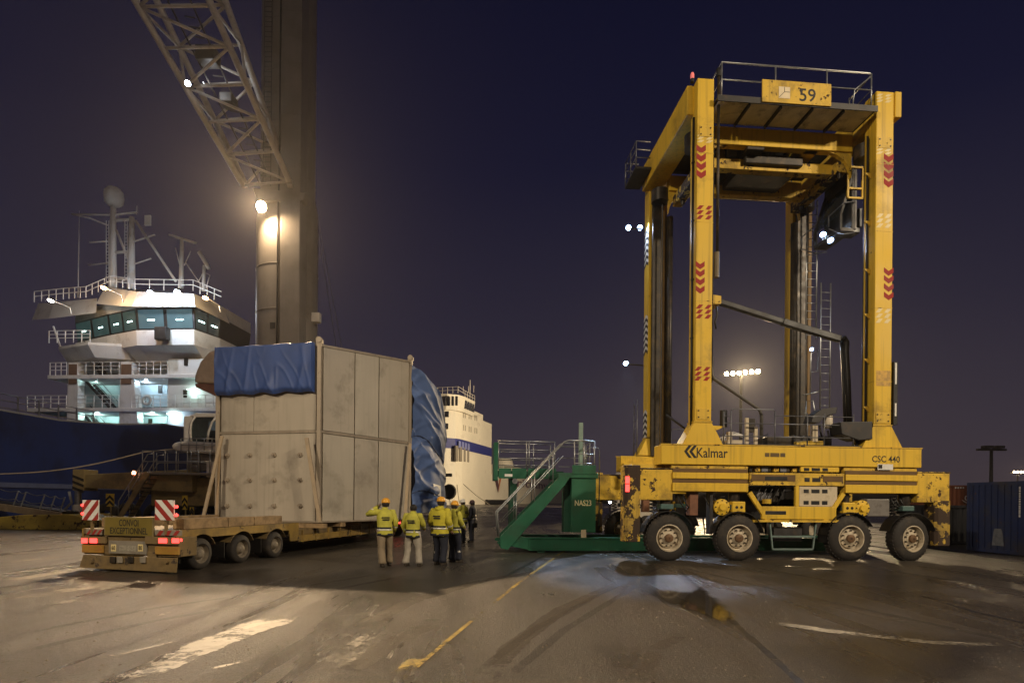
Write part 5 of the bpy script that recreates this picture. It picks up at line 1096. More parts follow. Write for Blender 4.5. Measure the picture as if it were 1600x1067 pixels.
# stairs
sa, sb = P(185, 812, Ob - .9), P(231, 738, Ob - .9)
for dy in (0, .9): m = MB(); m.bar(sa + Vector((0, dy, 0)), sb + Vector((0, dy, 0)), .06, .26); m.build('stair_stringer', CRY, crn)
for k in range(11): p = sa.lerp(sb, (k + .5) / 11); MB().box(p.x - .12, p.x + .14, p.y + .03, p.y + .87, p.z - .02, p.z + .02).build('stair_tread', DSTEEL, crn)
hr = MB()
for dy in (0, .9):
    o_ = Vector((0, dy, 1.0)); hr.tube([sa + Vector((0, dy, 0)), sa + o_, sb + o_, sb + o_ + Vector((.3, 0, 0))], .03, 6); hr.tube([sa + o_ * .55, sb + o_ * .55 + Vector((0, dy * .45, 0))], .02, 6)
    for u in (.35, .7): p = sa.lerp(sb, u) + Vector((0, dy, 0)); hr.cyl(p, p + Vector((0, 0, 1)), .025, n=6)
hr.build('stair_rail', GALV, crn, True)
# walkway with rail, cab
wz = P(280, 738, Ob - .6).z; wx0, wx1 = P(222, 738, Ob - .6).x, P(345, 738, Ob - .6).x
MB().box(wx0, wx1, Ob - .6, Ob + .7, wz - .12, wz).build('walkway', CRG, crn, bev=.02)
hr = MB(); zt_ = P(260, 704, Ob - .6).z
for y in (Ob - .58, Ob + .66):
    for k in range(8): x = wx0 + (wx1 - wx0) * k / 7; hr.cyl((x, y, wz), (x, y, zt_), .03, n=6)
    for z in (zt_, (zt_ + wz) / 2): hr.cyl((wx0, y, z), (wx1, y, z), .028, n=6)
hr.build('walkway_rail', GALV, crn, True)
cD = Ob + .4
cbz = lambda py: P(320, py, cD).z
cbx = lambda px: P(px, 680, cD).x
body = MB(); body.prism([(cbx(286), cbz(650)), (cbx(300), cbz(648)), (cbx(300), cbz(700)), (cbx(292), cbz(700)), (cbx(286), cbz(690))], cD, cD + 1.8); body.build('cab_back', CRW, crn, bev=.08)
base = MB(); base.prism([(cbx(269), cbz(697)), (cbx(274), cbz(692)), (cbx(290), cbz(689)), (cbx(350), cbz(692)), (cbx(350), cbz(704)), (cbx(330), cbz(709)), (cbx(285), cbz(706)), (cbx(272), cbz(703))], cD - .1, cD + 1.9); base.build('cab_base', CRW, crn, bev=.08)
cap = MB(); cap.prism([(cbx(298), cbz(650)), (cbx(306), cbz(645)), (cbx(352), cbz(646)), (cbx(352), cbz(651)), (cbx(304), cbz(652))], cD - .05, cD + 1.85); cap.build('cab_roof', CRW, crn, bev=.04)
for pts in ([(300, 694), (297, 675), (299, 660), (305, 651)], [(324, 694), (326, 675), (331, 660), (338, 651)], [(300, 694), (324, 694), (350, 694)]):
    m = MB(); m.tube([(cbx(px), cD - .02, cbz(py)) for px, py in pts], .06, 6); m.build('cab_frame', CRW, crn, True)
gl = MB(); gl.prism([(cbx(301), cbz(693)), (cbx(298), cbz(675)), (cbx(300), cbz(660)), (cbx(306), cbz(652)), (cbx(350), cbz(652)), (cbx(350), cbz(693))], cD + .02, cD + .04); gl.build('cab_window', GLASS, crn)
st = MB(); st.box(cbx(318), cbx(326), cD + .5, cD + 1.1, cbz(690), cbz(670)); st.box(cbx(312), cbx(326), cD + .5, cD + 1.1, cbz(692), cbz(686)); st.build('driver_seat', BLACK, crn, bev=.04)
hr = MB()
for px in (287, 299, 311, 323, 335): hr.cyl((cbx(px), cD - .25, cbz(706)), (cbx(px), cD - .25, cbz(686)), .025, n=6)
for py in (686, 696): hr.cyl((cbx(287), cD - .25, cbz(py)), (cbx(340), cD - .25, cbz(py)), .025, n=6)
hr.build('cab_rail', GALV, crn, True)
lad = MB()
for px in (305, 316): lad.cyl((cbx(px), cD - .4, cbz(738)), (cbx(px), cD - .4, cbz(706)), .03, n=6)
for k in range(5): z = cbz(736 - 6.5 * k); lad.cyl((cbx(305), cD - .4, z), (cbx(316), cD - .4, z), .02, n=5)
lad.build('cab_ladder', GALV, crn, True)
cb('cab_pedestal', 292, 345, 709, 735, cD + .3, 1.2, CRG)
# rounded machinery hood left of the box top
hdm = MB(); hd_ = 33.5; hx = lambda px: P(px, 570, hd_).x; hz_ = lambda py: P(320, py, hd_).z
pts = [(hx(303), hz_(598)), (hx(304), hz_(585)), (hx(312), hz_(565)), (hx(325), hz_(550)), (hx(336), hz_(545)), (hx(400), hz_(545)), (hx(400), hz_(600))]
hdm.prism(pts, hd_, hd_ + 3.5); hdm.build('machinery_hood', mat('hood_tan', (.36, .27, .20), .5, var=.15, dirt=((.2, .12, .08), .3, 1)), crn, bev=.15, seg=3)
hb = MB(); hb.prism([(hx(304), hz_(604)), (hx(303), hz_(598.5)), (hx(400), hz_(600.5)), (hx(400), hz_(618)), (hx(335), hz_(618))], hd_ + .1, hd_ + 3.4); hb.build('hood_base', mat('hood_red', (.16, .07, .05), .6, var=.2), crn, bev=.05)
MB().box(hx(345), hx(400), hd_ + .5, hd_ + 3.0, 2.9, hz_(617)).build('hood_support', CRG, crn, bev=.05)
ol = MB(); p = P(209, 738, Ob - 1.0); ol.lathe([(.08, 0), (.085, .12), (.05, .18), (0, .19)], p - Vector((0, 0, .1)), n=12); ol.build('warning_lamp', emis('amber_lamp', (1, .42, .2), 9.0), crn, True)
MB().cyl((p.x, p.y + .1, wz - .3), (p.x, p.y, p.z - .1), .02, n=6).build('lamp_stem', DSTEEL, crn)

# ================================================================== BLUE SHIP
STH = -atan2((QB - QA).x, (QB - QA).y)
SF = Frame(QA.x - .9, QA.y, STH)                                        # y runs along the quay, x = 0 is the hull side, the ship lies at x < 0
shp = thing('blue_cargo_ship', 'dark blue hulled ship with lit white bridge tower moored beside the quay crane', 'ship', (QA.x - .9, QA.y, 0), STH)
HUL = mat('hull_blue', (.014, .030, .135), .45, var=.15, vscale=.3, dirt=((.012, .018, .06), .4, .4), streak=.3)
SWH = mat('ship_white', (.72, .70, .66), .5, var=.08, vscale=.5, streak=.15, dirt=((.36, .32, .27), .25, .6))
sh = MB(); deck = [(-24, 7.6), (-6, 6.9), (4, 6.8), (9, 7.2), (14, 7.9), (40, 8.2), (60, 8.2)]
BW = -21.0
for (y0, z0), (y1, z1) in zip(deck, deck[1:]):
    sh.hexa([(BW, y0, -3.1), (0, y0, -3.1), (0, y1, -3.1), (BW, y1, -3.1)], [(BW, y0, z0), (0, y0, z0), (0, y1, z1), (BW, y1, z1)])
sh.build('hull', HUL, shp)
st = MB(); st.box(.002, .12, -24, 50, 2.3, 2.6); st.build('rubbing_strake', mat('strake', (.10, .12, .22), .5), shp)
st = MB()
for (y0, z0), (y1, z1) in zip(deck, deck[1:]): st.bar((-.06, y0, z0 + .06), (-.06, y1, z1 + .06), .14, .1)
st.build('bulwark_cap', mat('bulwark_grey', (.30, .30, .30), .5), shp)
rl = MB()
for k in range(12):
    y = -8 + k * 1.5; z = 6.85; rl.cyl((-1.5, y, z), (-1.5, y, z + 1.3), .05, n=6)
for dz in (.45, .9, 1.3): rl.cyl((-1.5, -8, 6.85 + dz), (-1.5, 8.5, 6.85 + dz), .035, n=6)
rl.build('foredeck_rail', RAILD, shp)
YF = 24.5                                                               # front face of the superstructure
sx = lambda px, y=YF, py=600: SF.at(px, py, y)[0]
sz = lambda py, y=YF, px=220: SF.at(px, py, y)[1]
def sb_(name, px0, px1, py0, py1, y0, y1, m, bev=.04, par=None): return MB().box(sx(px0, y0), sx(px1, y0), y0, y1, sz(py1, y0, (px0 + px1) / 2), sz(py0, y0, (px0 + px1) / 2)).build(name, m, par or shp, bev=bev)
zdk2 = 8.2
# open decks: floor slabs, recessed lit walls, two box columns, solid block on the right
YW = YF + 3.0
LITW = mat('lit_wall', (.55, .62, .62), .5, var=.06)
for px0, px1, py0, py1 in ((42, 345, 637, 643), (74, 345, 585, 591)): sb_('deck_slab', px0, px1, py0, py1, YF - .4, YF + 6, SWH)
sb_('recessed_wall', 118, 262, 644, 676, YW, YW + .3, LITW); sb_('recessed_wall', 110, 262, 592, 636, YW, YW + .3, LITW); sb_('recessed_wall', 106, 262, 545, 584, YW, YW + .3, LITW)
sb_('accommodation_block', 262, 372, 560, 678, YF, YF + 12, SWH); 
for (pa, pb) in ((104, 121), (186, 206)):
    m = MB(); m.hexa([(sx(pa, YF - .3), YF - .3, zdk2 - .1), (sx(pb + (12 if pa > 150 else 2), YF - .3), YF - .3, zdk2 - .1), (sx(pb + (12 if pa > 150 else 2), YF), YF + .9, zdk2 - .1), (sx(pa, YF), YF + .9, zdk2 - .1)],
                     [(sx(pa + 2, YF - .3), YF - .3, sz(566)), (sx(pb, YF - .3), YF - .3, sz(566)), (sx(pb, YF), YF + .9, sz(566)), (sx(pa + 2, YF), YF + .9, sz(566))]); m.build('box_column', SWH, shp, bev=.05)
    sb_('column_panel', pa + 3, pb - 1, 569, 600, YF - .36, YF - .305, mat('column_brown', (.17, .10, .06), .6), .01)
# doors, portholes, life ring
for px, py in ((250, 608), (290, 565), (235, 660), (289, 615), (254, 560)): sb_('porthole', px - 3, px + 3, py - 6, py + 6, (YW if px < 262 else YF) - .08, (YW if px < 262 else YF) - .003, GREASE, .02)
lr = MB(); c_ = Vector((sx(235, YF), YF - .5, sz(627))); lr.tube([c_ + Vector((.42 * cos(a), 0, .42 * sin(a))) for a in [2 * pi * k / 20 for k in range(20)]], .12, 8, True); lr.build('life_ring', mat('life_ring_white', (.6, .58, .52), .6), shp, True)
def ship_rail(px0, px1, pyb, h, y, n, dpt=0):
    r = MB(); z = sz(pyb, y); xs = [sx(px0, y) + (sx(px1, y) - sx(px0, y)) * k / n for k in range(n + 1)]
    for x in xs: r.cyl((x, y, z), (x, y, z + h), .045, n=6)
    for f in (.4, .7, 1): r.cyl((xs[0], y, z + h * f), (xs[-1], y, z + h * f), .035, n=6)
    r.build('deck_rail', SWH, shp)
ship_rail(43, 104, 637, 1.3, YF - .3, 5); ship_rail(78, 104, 585, 1.3, YF - .3, 3); ship_rail(121, 186, 637, 1.3, YF - .3, 5); ship_rail(206, 262, 637, 1.3, YF - .3, 5); ship_rail(206, 262, 585, 1.3, YF - .3, 5); ship_rail(262, 345, 637, 1.3, YF - .35, 7); ship_rail(121, 186, 585, 1.3, YF - .3, 5)
# ship stairs
for (pa, ya, pb, yb) in ((135, 595, 175, 640), (130, 545, 160, 588), (130, 645, 160, 680)):
    a, b = Vector((sx(pa, YF + 1), YF + 1, sz(ya, YF + 1))), Vector((sx(pb, YF + 1), YF + 1, sz(yb, YF + 1)))
    s_ = MB()
    for dy in (0, .9): s_.bar(a + Vector((0, dy, 0)), b + Vector((0, dy, 0)), .08, .3)
    for k in range(10): p = a.lerp(b, (k + .5) / 10); s_.box(p.x - .14, p.x + .14, p.y, p.y + .9, p.z - .03, p.z + .03)
    for dy in (0, .9): s_.tube([a + Vector((0, dy, 1)), b + Vector((0, dy, 1))], .04, 5)
    s_.build('ship_stair', DSTEEL, shp)
# fluorescent lights under the decks
for px, py, y, pw in ((140, 551, YF + 1.5, 60), (238, 551, YF + 1.2, 90), (150, 593, YF + 1.5, 70), (228, 593, YF + 1.5, 110), (152, 646, YF + 1.5, 40), (268, 646, YF - .6, 60), (238, 646, YF + 1.5, 40), (300, 608, YF - .5, 22)):
    x, z = SF.at(px, py, y); MB().box(x - .5, x + .5, y - .08, y + .08, z - .07, z).build('deck_lamp', E_CYAN, shp, bev=.02)
    lamp('deck_light', (x, y, z - .25), pw * (1.6 if px in (268, 300) else 4.5), (.60, 1, .95) if px not in (228, 268) else (.55, .78, 1), shp, .15)
# bridge: lower wing platform, flared wheelhouse with raked windows, roof fascia with lamps
def loop(pts, z): return [(x, y, z) for x, y in pts]
def loft(name, rings, m, caps=(True, True), bev=0, par=None):
    mb = MB(); n = len(rings[0]); vs = [p for r in rings for p in r]; fs = []
    for i in range(len(rings) - 1): fs += [(i * n + k, i * n + (k + 1) % n, (i + 1) * n + (k + 1) % n, (i + 1) * n + k) for k in range(n)]
    if caps[0]: fs.append(tuple(range(n - 1, -1, -1)))
    if caps[1]: fs.append(tuple(range((len(rings) - 1) * n, len(rings) * n)))
    return mb.add(vs, fs).build(name, m, par or shp, bev=bev)
yb = YF - 1.0
XP = lambda px: sx(px, yb, 520)
def plan(o, dy=0.0): # wheelhouse outline (front facets), o = outward flare in metres
    q_ = lambda px, y: sx(px, y, 520)
    return [(q_(118, yb + 4.0) - o, yb + 4.0), (q_(170, yb + 1.4) - o * .6, yb + 1.4 - o * .7), (q_(213, yb - .2), yb - .2 - o), (q_(303, yb - .2) + o * .2, yb - .2 - o), (q_(344, yb + 3.0) + o, yb + 3.0 - o * .4), (q_(344, yb + 3.0) + o, yb + 9), (q_(118, yb + 4.0) - o, yb + 9)]
zw0, zw1, zw2, zw3 = sz(560, yb), sz(517, yb), sz(483, yb), sz(478, yb)
loft('bridge_base', [loop([(x, y + 1.2 if i < 5 else y) for i, (x, y) in enumerate(plan(-1.2))], zw0), loop(plan(-.1), sz(540, yb)), loop(plan(0), zw1)], SWH)
loft('wheelhouse_wall', [loop(plan(-.25), zw1), loop(plan(.05), zw2)], BLACK, (True, True))
loft('wheelhouse_head', [loop(plan(.06), zw2 + .002), loop(plan(.02), zw2 + 1.25)], SWH)
def facet_windows(i, nwin, lit):
    a0, b0, a1, b1 = Vector((*plan(-.25)[i], zw1)), Vector((*plan(-.25)[i + 1], zw1)), Vector((*plan(.05)[i], zw2)), Vector((*plan(.05)[i + 1], zw2))
    nr = (b0 - a0).cross(a1 - a0).normalized()
    for k in range(nwin):
        u0, u1 = (k + .06) / nwin, (k + .94) / nwin
        q_ = [a0.lerp(b0, u0).lerp(a1.lerp(b1, u0), .10), a0.lerp(b0, u1).lerp(a1.lerp(b1, u1), .10), a0.lerp(b0, u1).lerp(a1.lerp(b1, u1), .93), a0.lerp(b0, u0).lerp(a1.lerp(b1, u0), .93)]
        MB().add([p + nr * .05 for p in q_], [(0, 1, 2, 3)]).build('bridge_window', lit, shp)
        c_ = (q_[0] + q_[2]) / 2 + nr * .06 - Vector((0, 0, .1)); ex_ = (b0 - a0).normalized() * .38
        MB().bar(c_ - ex_, c_ + ex_, .03, .10).build('window_glow', E_CYAN, shp)
def lit_glass(name, c, s): return mat(name, (.04, .06, .06), .12, var=.25, vscale=.8, emit=(c, s))
facet_windows(0, 2, lit_glass('bridge_glass', (.25, .62, .60), .06)); facet_windows(1, 2, lit_glass('bridge_glass', (.25, .62, .60), .06)); facet_windows(2, 2, lit_glass('bridge_glass_blue', (.30, .62, .78), .15)); facet_windows(3, 2, lit_glass('bridge_glass_dark', (.4, .5, .55), .03))
def roof_piece(name, lower, upper):
    return loft(name, [[(sx(px, yb + y, 490), yb + y, sz(py, yb + y, px)) for px, py, y in lower], [(sx(px, yb + y, 470), yb + y, sz(py, yb + y, px)) for px, py, y in upper]], SWH)
# centre block with three facets, the lower left wing roof, the right shoulder
roof_piece('bridge_roof', [(150, 475, .6), (206, 479, -1.6), (305, 479, -1.6), (305, 479, 9), (150, 475, 9)], [(164, 448, 1.2), (215, 456, -1.0), (303, 459, -1.0), (303, 459, 9), (164, 448, 9)])
roof_piece('wing_roof', [(50, 500, 3.0), (76, 498, 1.8), (150, 489, .5), (150, 489, 9), (50, 500, 9)], [(60, 474, 3.6), (84, 473, 2.5), (152, 466, 1.2), (152, 466, 9), (60, 474, 9)])
roof_piece('wing_roof', [(305.5, 479, -1.6), (359, 506, 3.6), (359, 506, 9), (305.5, 479, 9)], [(303.5, 459, -1.0), (350, 481, 4.2), (350, 481, 9), (303.5, 459, 9)])
wg = [(XP(72), yb + 1.5), (XP(140), yb - .2), (XP(185), yb + .8), (XP(185), yb + 6), (XP(72), yb + 6)]
loft('bridge_wing', [loop([(x * .98 + 0, y + .6) for x, y in wg], sz(556, yb)), loop(wg, sz(538, yb)), loop(wg, sz(534, yb))], SWH)
m = MB(); m.bar((XP(62), yb + 1.6, sz(500, yb)), (XP(76), yb + 1.6, sz(540, yb)), .12); m.build('wing_strut', SWH, shp)
ship_rail(76, 140, 534, 1.25, yb + .3, 5); 
r = MB()
for (pa, pza), (pb, pzb) in zip([(60, 472), (105, 468), (140, 466), (178, 450), (216, 456), (306, 459), (350, 478)], [(105, 468), (140, 466), (178, 450), (216, 456), (306, 459), (350, 478)]):
    y = yb - .5; a, b = Vector((XP(pa), y, sz(pza, yb))), Vector((XP(pb), y, sz(pzb, yb)))
    for f in (.6, 1.1): r.cyl(a + Vector((0, 0, f)), b + Vector((0, 0, f)), .04, n=5)
    for k in range(4): p = a.lerp(b, k / 4); r.cyl(p, p + Vector((0, 0, 1.1)), .04, n=5)
r.build('roof_rail', SWH, shp)
MB().box(XP(251), XP(270), yb - 1.0, yb - .3, sz(535, yb), sz(515, yb)).build('bridge_fitting', BLACK, shp, bev=.1)
for px, py, c_, em, pw in ((79, 470, (1, .95, .85), emis('ship_lamp_white', (1, .95, .85), 22), 110), (162, 450, (1, .62, .28), emis('ship_lamp_orange', (1, .60, .25), 40), 350), (235, 457, (.72, .78, 1), emis('ship_lamp_blue', (.75, .8, 1), 45), 420), (277, 456, (.62, .85, 1), emis('ship_lamp_cyan', (.65, .88, 1), 45), 420), (321, 466, (1, .66, .30), emis('ship_lamp_orange', (1, .60, .25), 40), 350)):
    x, z = SF.at(px, py, yb - 3.4); flood(shp, Vector((x, yb - 3.4, z)), (0, -.35, -.95), pw * (2.6 if c_[0] < .9 else 1.6), c_, em, .26, 'deck_floodlight', 0)
    MB().tube([(x, yb - 1.0, z - .5), (x, yb - 1.2, z + .1), (x, yb - 3.2, z + .1)], .05, 6).build('lamp_post', SWH, shp)
# masts
def sp3(px, py, y): x, z = SF.at(px, py, y); return Vector((x, y, z))
ym = yb + 3
def mast(name, pts, r, m=SWH): mb = MB(); mb.tube([sp3(px, py, ym) for px, py in pts], r, 8); return mb.build(name, m, shp, True)
mast('main_mast', [(176, 460), (177, 325)], [.42, .26]); mast('main_mast', [(205, 452), (206, 340)], [.40, .26])
for py in (345, 395, 437): mast('mast_brace', [(177, py), (206, py - 2)], .16)
mast('mast_brace', [(182, 360), (200, 405)], .12); mast('mast_brace', [(212, 345), (275, 440)], .14); mast('mast_brace', [(112, 335), (140, 341), (168, 352)], .07)
mast('yard_arm', [(112, 335), (175, 336), (214, 332)], .09); mast('yard_arm', [(140, 379), (168, 377)], .07); mast('yard_arm', [(208, 378), (242, 367)], .08); mast('yard_arm', [(138, 414), (172, 411)], .06); mast('yard_arm', [(206, 414), (236, 404)], .07)
rd = MB(); c_ = sp3(178, 308, ym); k_ = 1.0 / F_PX * 61
rd.lathe([(0, -.95), (.55, -.95), (.88, -.6), (.95, 0), (.9, .5), (.62, .9), (.25, 1.03), (0, 1.05)], c_, n=24); rd.build('satellite_dome', SWH, shp, True)
mast('dome_post', [(178, 326), (178, 318)], .14); 
pn = MB(); a = sp3(230, 344, ym); pn.box(a.x - .35, a.x + .35, a.y, a.y + .2, a.z - .55, a.z + .55); pn.build('flag_panel', SWH, shp, bev=.05)
for px in (168, 197): # mast ladders
    l_ = MB()
    for d in (-2, 2): l_.tube([sp3(px + d, 440, ym - .3), sp3(px + d, 345, ym - .3)], .035, 5)
    for k in range(18): l_.cyl(sp3(px - 2, 440 - 5.2 * k, ym - .3), sp3(px + 2, 440 - 5.2 * k, ym - .3), .025, n=5)
    l_.build('mast_ladder', SWH, shp)
mast('whip_aerial', [(122, 465), (124, 330)], [.06, .02]); mast('whip_aerial', [(213, 335), (214, 322)], .05)
mast('radar_mast', [(283, 450), (284, 376)], [.24, .18]); mast('radar_scanner', [(264, 367), (306, 380)], .13); mast('mast_brace', [(274, 387), (281, 415)], .05); mast('mast_brace', [(298, 392), (288, 415)], .05); mast('mast_brace', [(290, 410), (312, 442)], .06)
mast('radar_mast', [(318, 455), (319, 415)], [.2, .14]); mast('radar_scanner', [(311, 394), (322, 412), (326, 420)], .2); mast('mast_brace', [(310, 440), (318, 425), (328, 430), (322, 450)], .05)
# mooring rope
rp = MB(); a, b = P(-30, 741, 30), P(332, 693, 34); b2 = P(225, 706, 33.2)
pts = [a.lerp(b2, k / 20) - Vector((0, 0, .35 * sin(pi * k / 20))) for k in range(21)]; rp.tube(pts + [P(300, 699, 33.6), b], .038, 7); tag(rp.build('mooring_rope', mat('mooring_rope', (.36, .30, .23), .8, var=.15), None, True), 'long pale mooring rope stretched taut in front of the blue hull', 'rope')
# gangway with stanchions at the quay side
gw = thing('gangway', 'sloping gangway with rope stanchions between quay and blue hull', 'gangway')
a, b = P(-25, 788, 32.5), P(95, 806, 30.6)
for d in (0, 1.0): m = MB(); m.bar(a + Vector((.3 * d, d, 0)), b + Vector((.3 * d, d, 0)), .14, .38); m.build('gangway_beam', mat('gangway_tan', (.34, .26, .16), .6, var=.2), gw)
m = MB(); v = Vector((.15, .5, .22)); m.bar(a + v, b + v, .85, .05); m.build('gangway_deck', DSTEEL, gw)
tops = []
for u in (.10, .38, .48, .72, .85, .97):
    p = a.lerp(b, u); q_ = p + Vector((.35, 0, 1.0)); m = MB(); m.cyl(p, q_, .035, n=6); m.build('stanchion', GALV, gw); tops.append(q_)
for f in (1, .55):
    m = MB(); pts = []
    for i in range(len(tops) - 1):
        A, B = a.lerp(b, (.10, .38, .48, .72, .85, .97)[i]).lerp(tops[i], f), a.lerp(b, (.10, .38, .48, .72, .85, .97)[i + 1]).lerp(tops[i + 1], f)
        for k in range(5): t_ = k / 5; pts.append(A.lerp(B, t_) - Vector((0, 0, .12 * sin(pi * t_))))
    pts.append(b.lerp(tops[-1], f)); m.tube(pts, .022, 5); m.build('hand_rope', GALV, gw, True)

# ================================================================== FERRY
FC = P(712, 790, 176); FTH = -radians(16.3); FF = Frame(FC.x, FC.y, FTH)
fer = thing('white_ferry', 'big cream-white passenger ferry with a dark blue band moored far along the quay', 'ferry', (FC.x, FC.y, 0), FTH)
FWH = mat('ferry_white', (.66, .60, .49), .45, var=.06, vscale=.15, dirt=((.5, .44, .35), .2, .3)); FBL = mat('ferry_blue', (.03, .035, .17), .5); FDK = mat('ferry_window', (.05, .05, .06), .25)
fz = lambda py, y=0, px=712: FF.atx(px, py, 0)[1] if False else FF.at(712, py, 0)[1]
fy = lambda px, py=700: FF.atx(px, py, 0)[0]
fx = lambda px, py=700: FF.at(px, py, 0)[0]
zT = fz(640); xW = -32
y770 = fy(768); y900 = fy(905)
def hullplan(o=0): return [(xW, -2), (-9, -2), (-3.5, -1.2), (-.8, 1.2), (0, 5), (0, y770), (xW, y770)]
fer_ring = lambda z, o=0: [(x, y, z) for x, y in hullplan()]
loft('ferry_block', [fer_ring(-3.1), fer_ring(zT)], FWH, par=fer)
MB().box(xW, -.01, y770 + .01, y900, -3.1, fz(733)).build('ferry_hull', FWH, fer, bev=.3)
MB().box(xW + 2, -3, y770 + 25, y900 - 20, fz(733), fz(706)).build('ferry_deckhouse', FWH, fer, bev=.3)
MB().cyl((-8, y770 + 40, fz(706)), (-8, y770 + 40, fz(690)), 5.0, 4.0, n=16).build('ferry_funnel', FWH, fer, 'auto')
loft('ferry_band', [[(x + (.06 if x > -30 else 0), y - .06, fz(700)) for x, y in hullplan()], [(x + (.06 if x > -30 else 0), y - .06, fz(684)) for x, y in hullplan()]], FBL, (False, False), par=fer)
# bridge on top
loft('ferry_bridge', [[(x + .8, y - .8, z) for (x, y), z in zip([(xW, -2), (-9, -2), (-3.5, -1.2), (-.8, 1.2), (0, 5), (0, 14), (xW, 14)], [fz(641)] * 7)], [(x + 1.4, y - 1.2, fz(617)) for x, y in [(xW, -2), (-9, -2), (-3.5, -1.2), (-.8, 1.2), (0, 5), (0, 14), (xW, 14)]]], FWH, par=fer)
for k in range(6): x0 = fx(686) + k * (fx(733) - fx(686)) / 6 * .75; MB().box(x0 + .3, x0 + (fx(733) - fx(686)) / 8 - .3, -3.2, -2.6, fz(636), fz(622)).build('ferry_bridge_window', FDK, fer)
for k in range(4): MB().box(1.0, 1.35, 4 + k * 2.2, 5.7 + k * 2.2, fz(635), fz(622)).build('ferry_bridge_window', FDK, fer)
MB().box(xW, -.5, 14.0, y770 - 8, zT, fz(628)).build('ferry_deckhouse', FWH, fer, bev=.3)
r = MB(); zb_ = fz(617)
for k in range(9): x = fx(680) + k * 1.7; r.cyl((x, -2.6, zb_), (x, -2.6, zb_ + 2.0), .08, n=5)
for f in (1.0, 2.0): r.tube([(fx(680), -2.6, zb_ + f), (fx(720), -2.6, zb_ + f), (1.2, 4, zb_ + f), (1.2, 13, zb_ + f)], .07, 5)
for k in range(5): r.cyl((1.2, 4 + 2.2 * k, zb_), (1.2, 4 + 2.2 * k, zb_ + 2), .08, n=5)
r.build('ferry_rail', FWH, fer)
m = MB(); m.cyl((fx(733) - 1, 3, zb_), (fx(733) - 1, 3, zb_ + 5), .1, n=6); m.build('ferry_aerial', FWH, fer)
for (px, py) in [(p, q_) for q_ in (648, 668) for p in (724, 727, 733, 736, 742, 745)]:
    y, z = FF.atx(px, py + (px - 724) * .25, 0); MB().box(-.04, .05, y - .35, y + .35, z - .9, z + .9).build('ferry_window', mat('ferry_window_tan', (.30, .26, .2), .4), fer)
for px in (714.5, 720.5, 726, 731.5):
    y, z = FF.atx(px, 708 + (px - 714) * .15, 0); MB().box(-.7, .08, y - 1.0, y + 1.0, z - 2.4, z + 2.4).build('ferry_opening', mat('ferry_opening', (.22, .19, .15), .5), fer, bev=.2)
for px in (718, 723, 727.5, 732): y, z = FF.atx(px, 694 + (px - 718) * .28, 0); MB().box(-.05, .12, y - .8, y + .8, z - 1.0, z + 1.0).build('ferry_band_panel', mat('ferry_band_panel', (.2, .22, .42), .5), fer)
for px, py in ((698, 647), (697, 666)): x, z = FF.at(px, py, -2); MB().box(x - .7, x + .7, -2.08, -1.97, z - .9, z + .9).build('ferry_window', FDK, fer)
x0_, x1_ = fx(699), fx(733); MB().box(x0_, -.4, -2.5, -2.02, fz(745), fz(740)).build('ferry_slot', DSTEEL, fer)
an = MB(); x, z = FF.at(702, 768, -2.2)
an.lathe([(0, -.3), (2.0, -.3), (2.4, 0), (2.0, .3)], (x, -2.3, z), (0, -1, 0), 18); an.build('ferry_hawse', DSTEEL, fer, True)
y, z = FF.atx(778, 757, 0); text('Brittany Ferries', mat('ferry_lettering', (.13, .07, .10), .5), fer, (.02, (fy(794, 757) + fy(893, 757)) / 2, FF.atx(840, 759, 0)[1]), (0, 1, 0), (0, 0, 1), 4.6, width=(fy(893, 757) - fy(794, 757)), off=.1)
m = MB(); y0, y1 = fy(771, 757), fy(784, 757); z0 = FF.atx(777, 770, 0)[1]; z1 = FF.atx(777, 742, 0)[1]
m.add([(.12, y0, z1), (.12, y0 + 3.5, z1 + .3), (.12, (y0 + y1) / 2 + 1.0, z0 + 3), (.12, (y0 + y1) / 2, z0)], [(0, 1, 2, 3)]); m.build('ferry_emblem', mat('emblem_dark', (.10, .05, .06), .5), fer)
m = MB(); m.add([(.12, (y0 + y1) / 2 + .3, z0), (.12, (y0 + y1) / 2 + 1.2, z0 + 3), (.12, y1 - 3, z1 + 1), (.12, y1, z1 + .4)], [(0, 1, 2, 3)]); m.build('ferry_emblem', mat('emblem_orange', (.42, .12, .04), .5), fer)
MB().box(.3, 1.5, fy(757, 787), fy(800, 787), .2, 1.9).build('quay_fender', BLACK, fer, bev=.1)
for (pa, ya, pb, yb_) in ((714, 757, 718, 786), (724, 756, 765, 788)):
    m = MB(); m.tube([P(pa, ya, 173.5), P((pa + pb) / 2, (ya + yb_) / 2 + 2, 172), P(pb, yb_, 171)], .12, 5); o = m.build('mooring_line', mat('mooring_line', (.28, .24, .18), .8)); tag(o, 'mooring line hanging steeply from the ferry side' if pa == 714 else 'mooring line running at a long slant from the ferry side', 'rope')
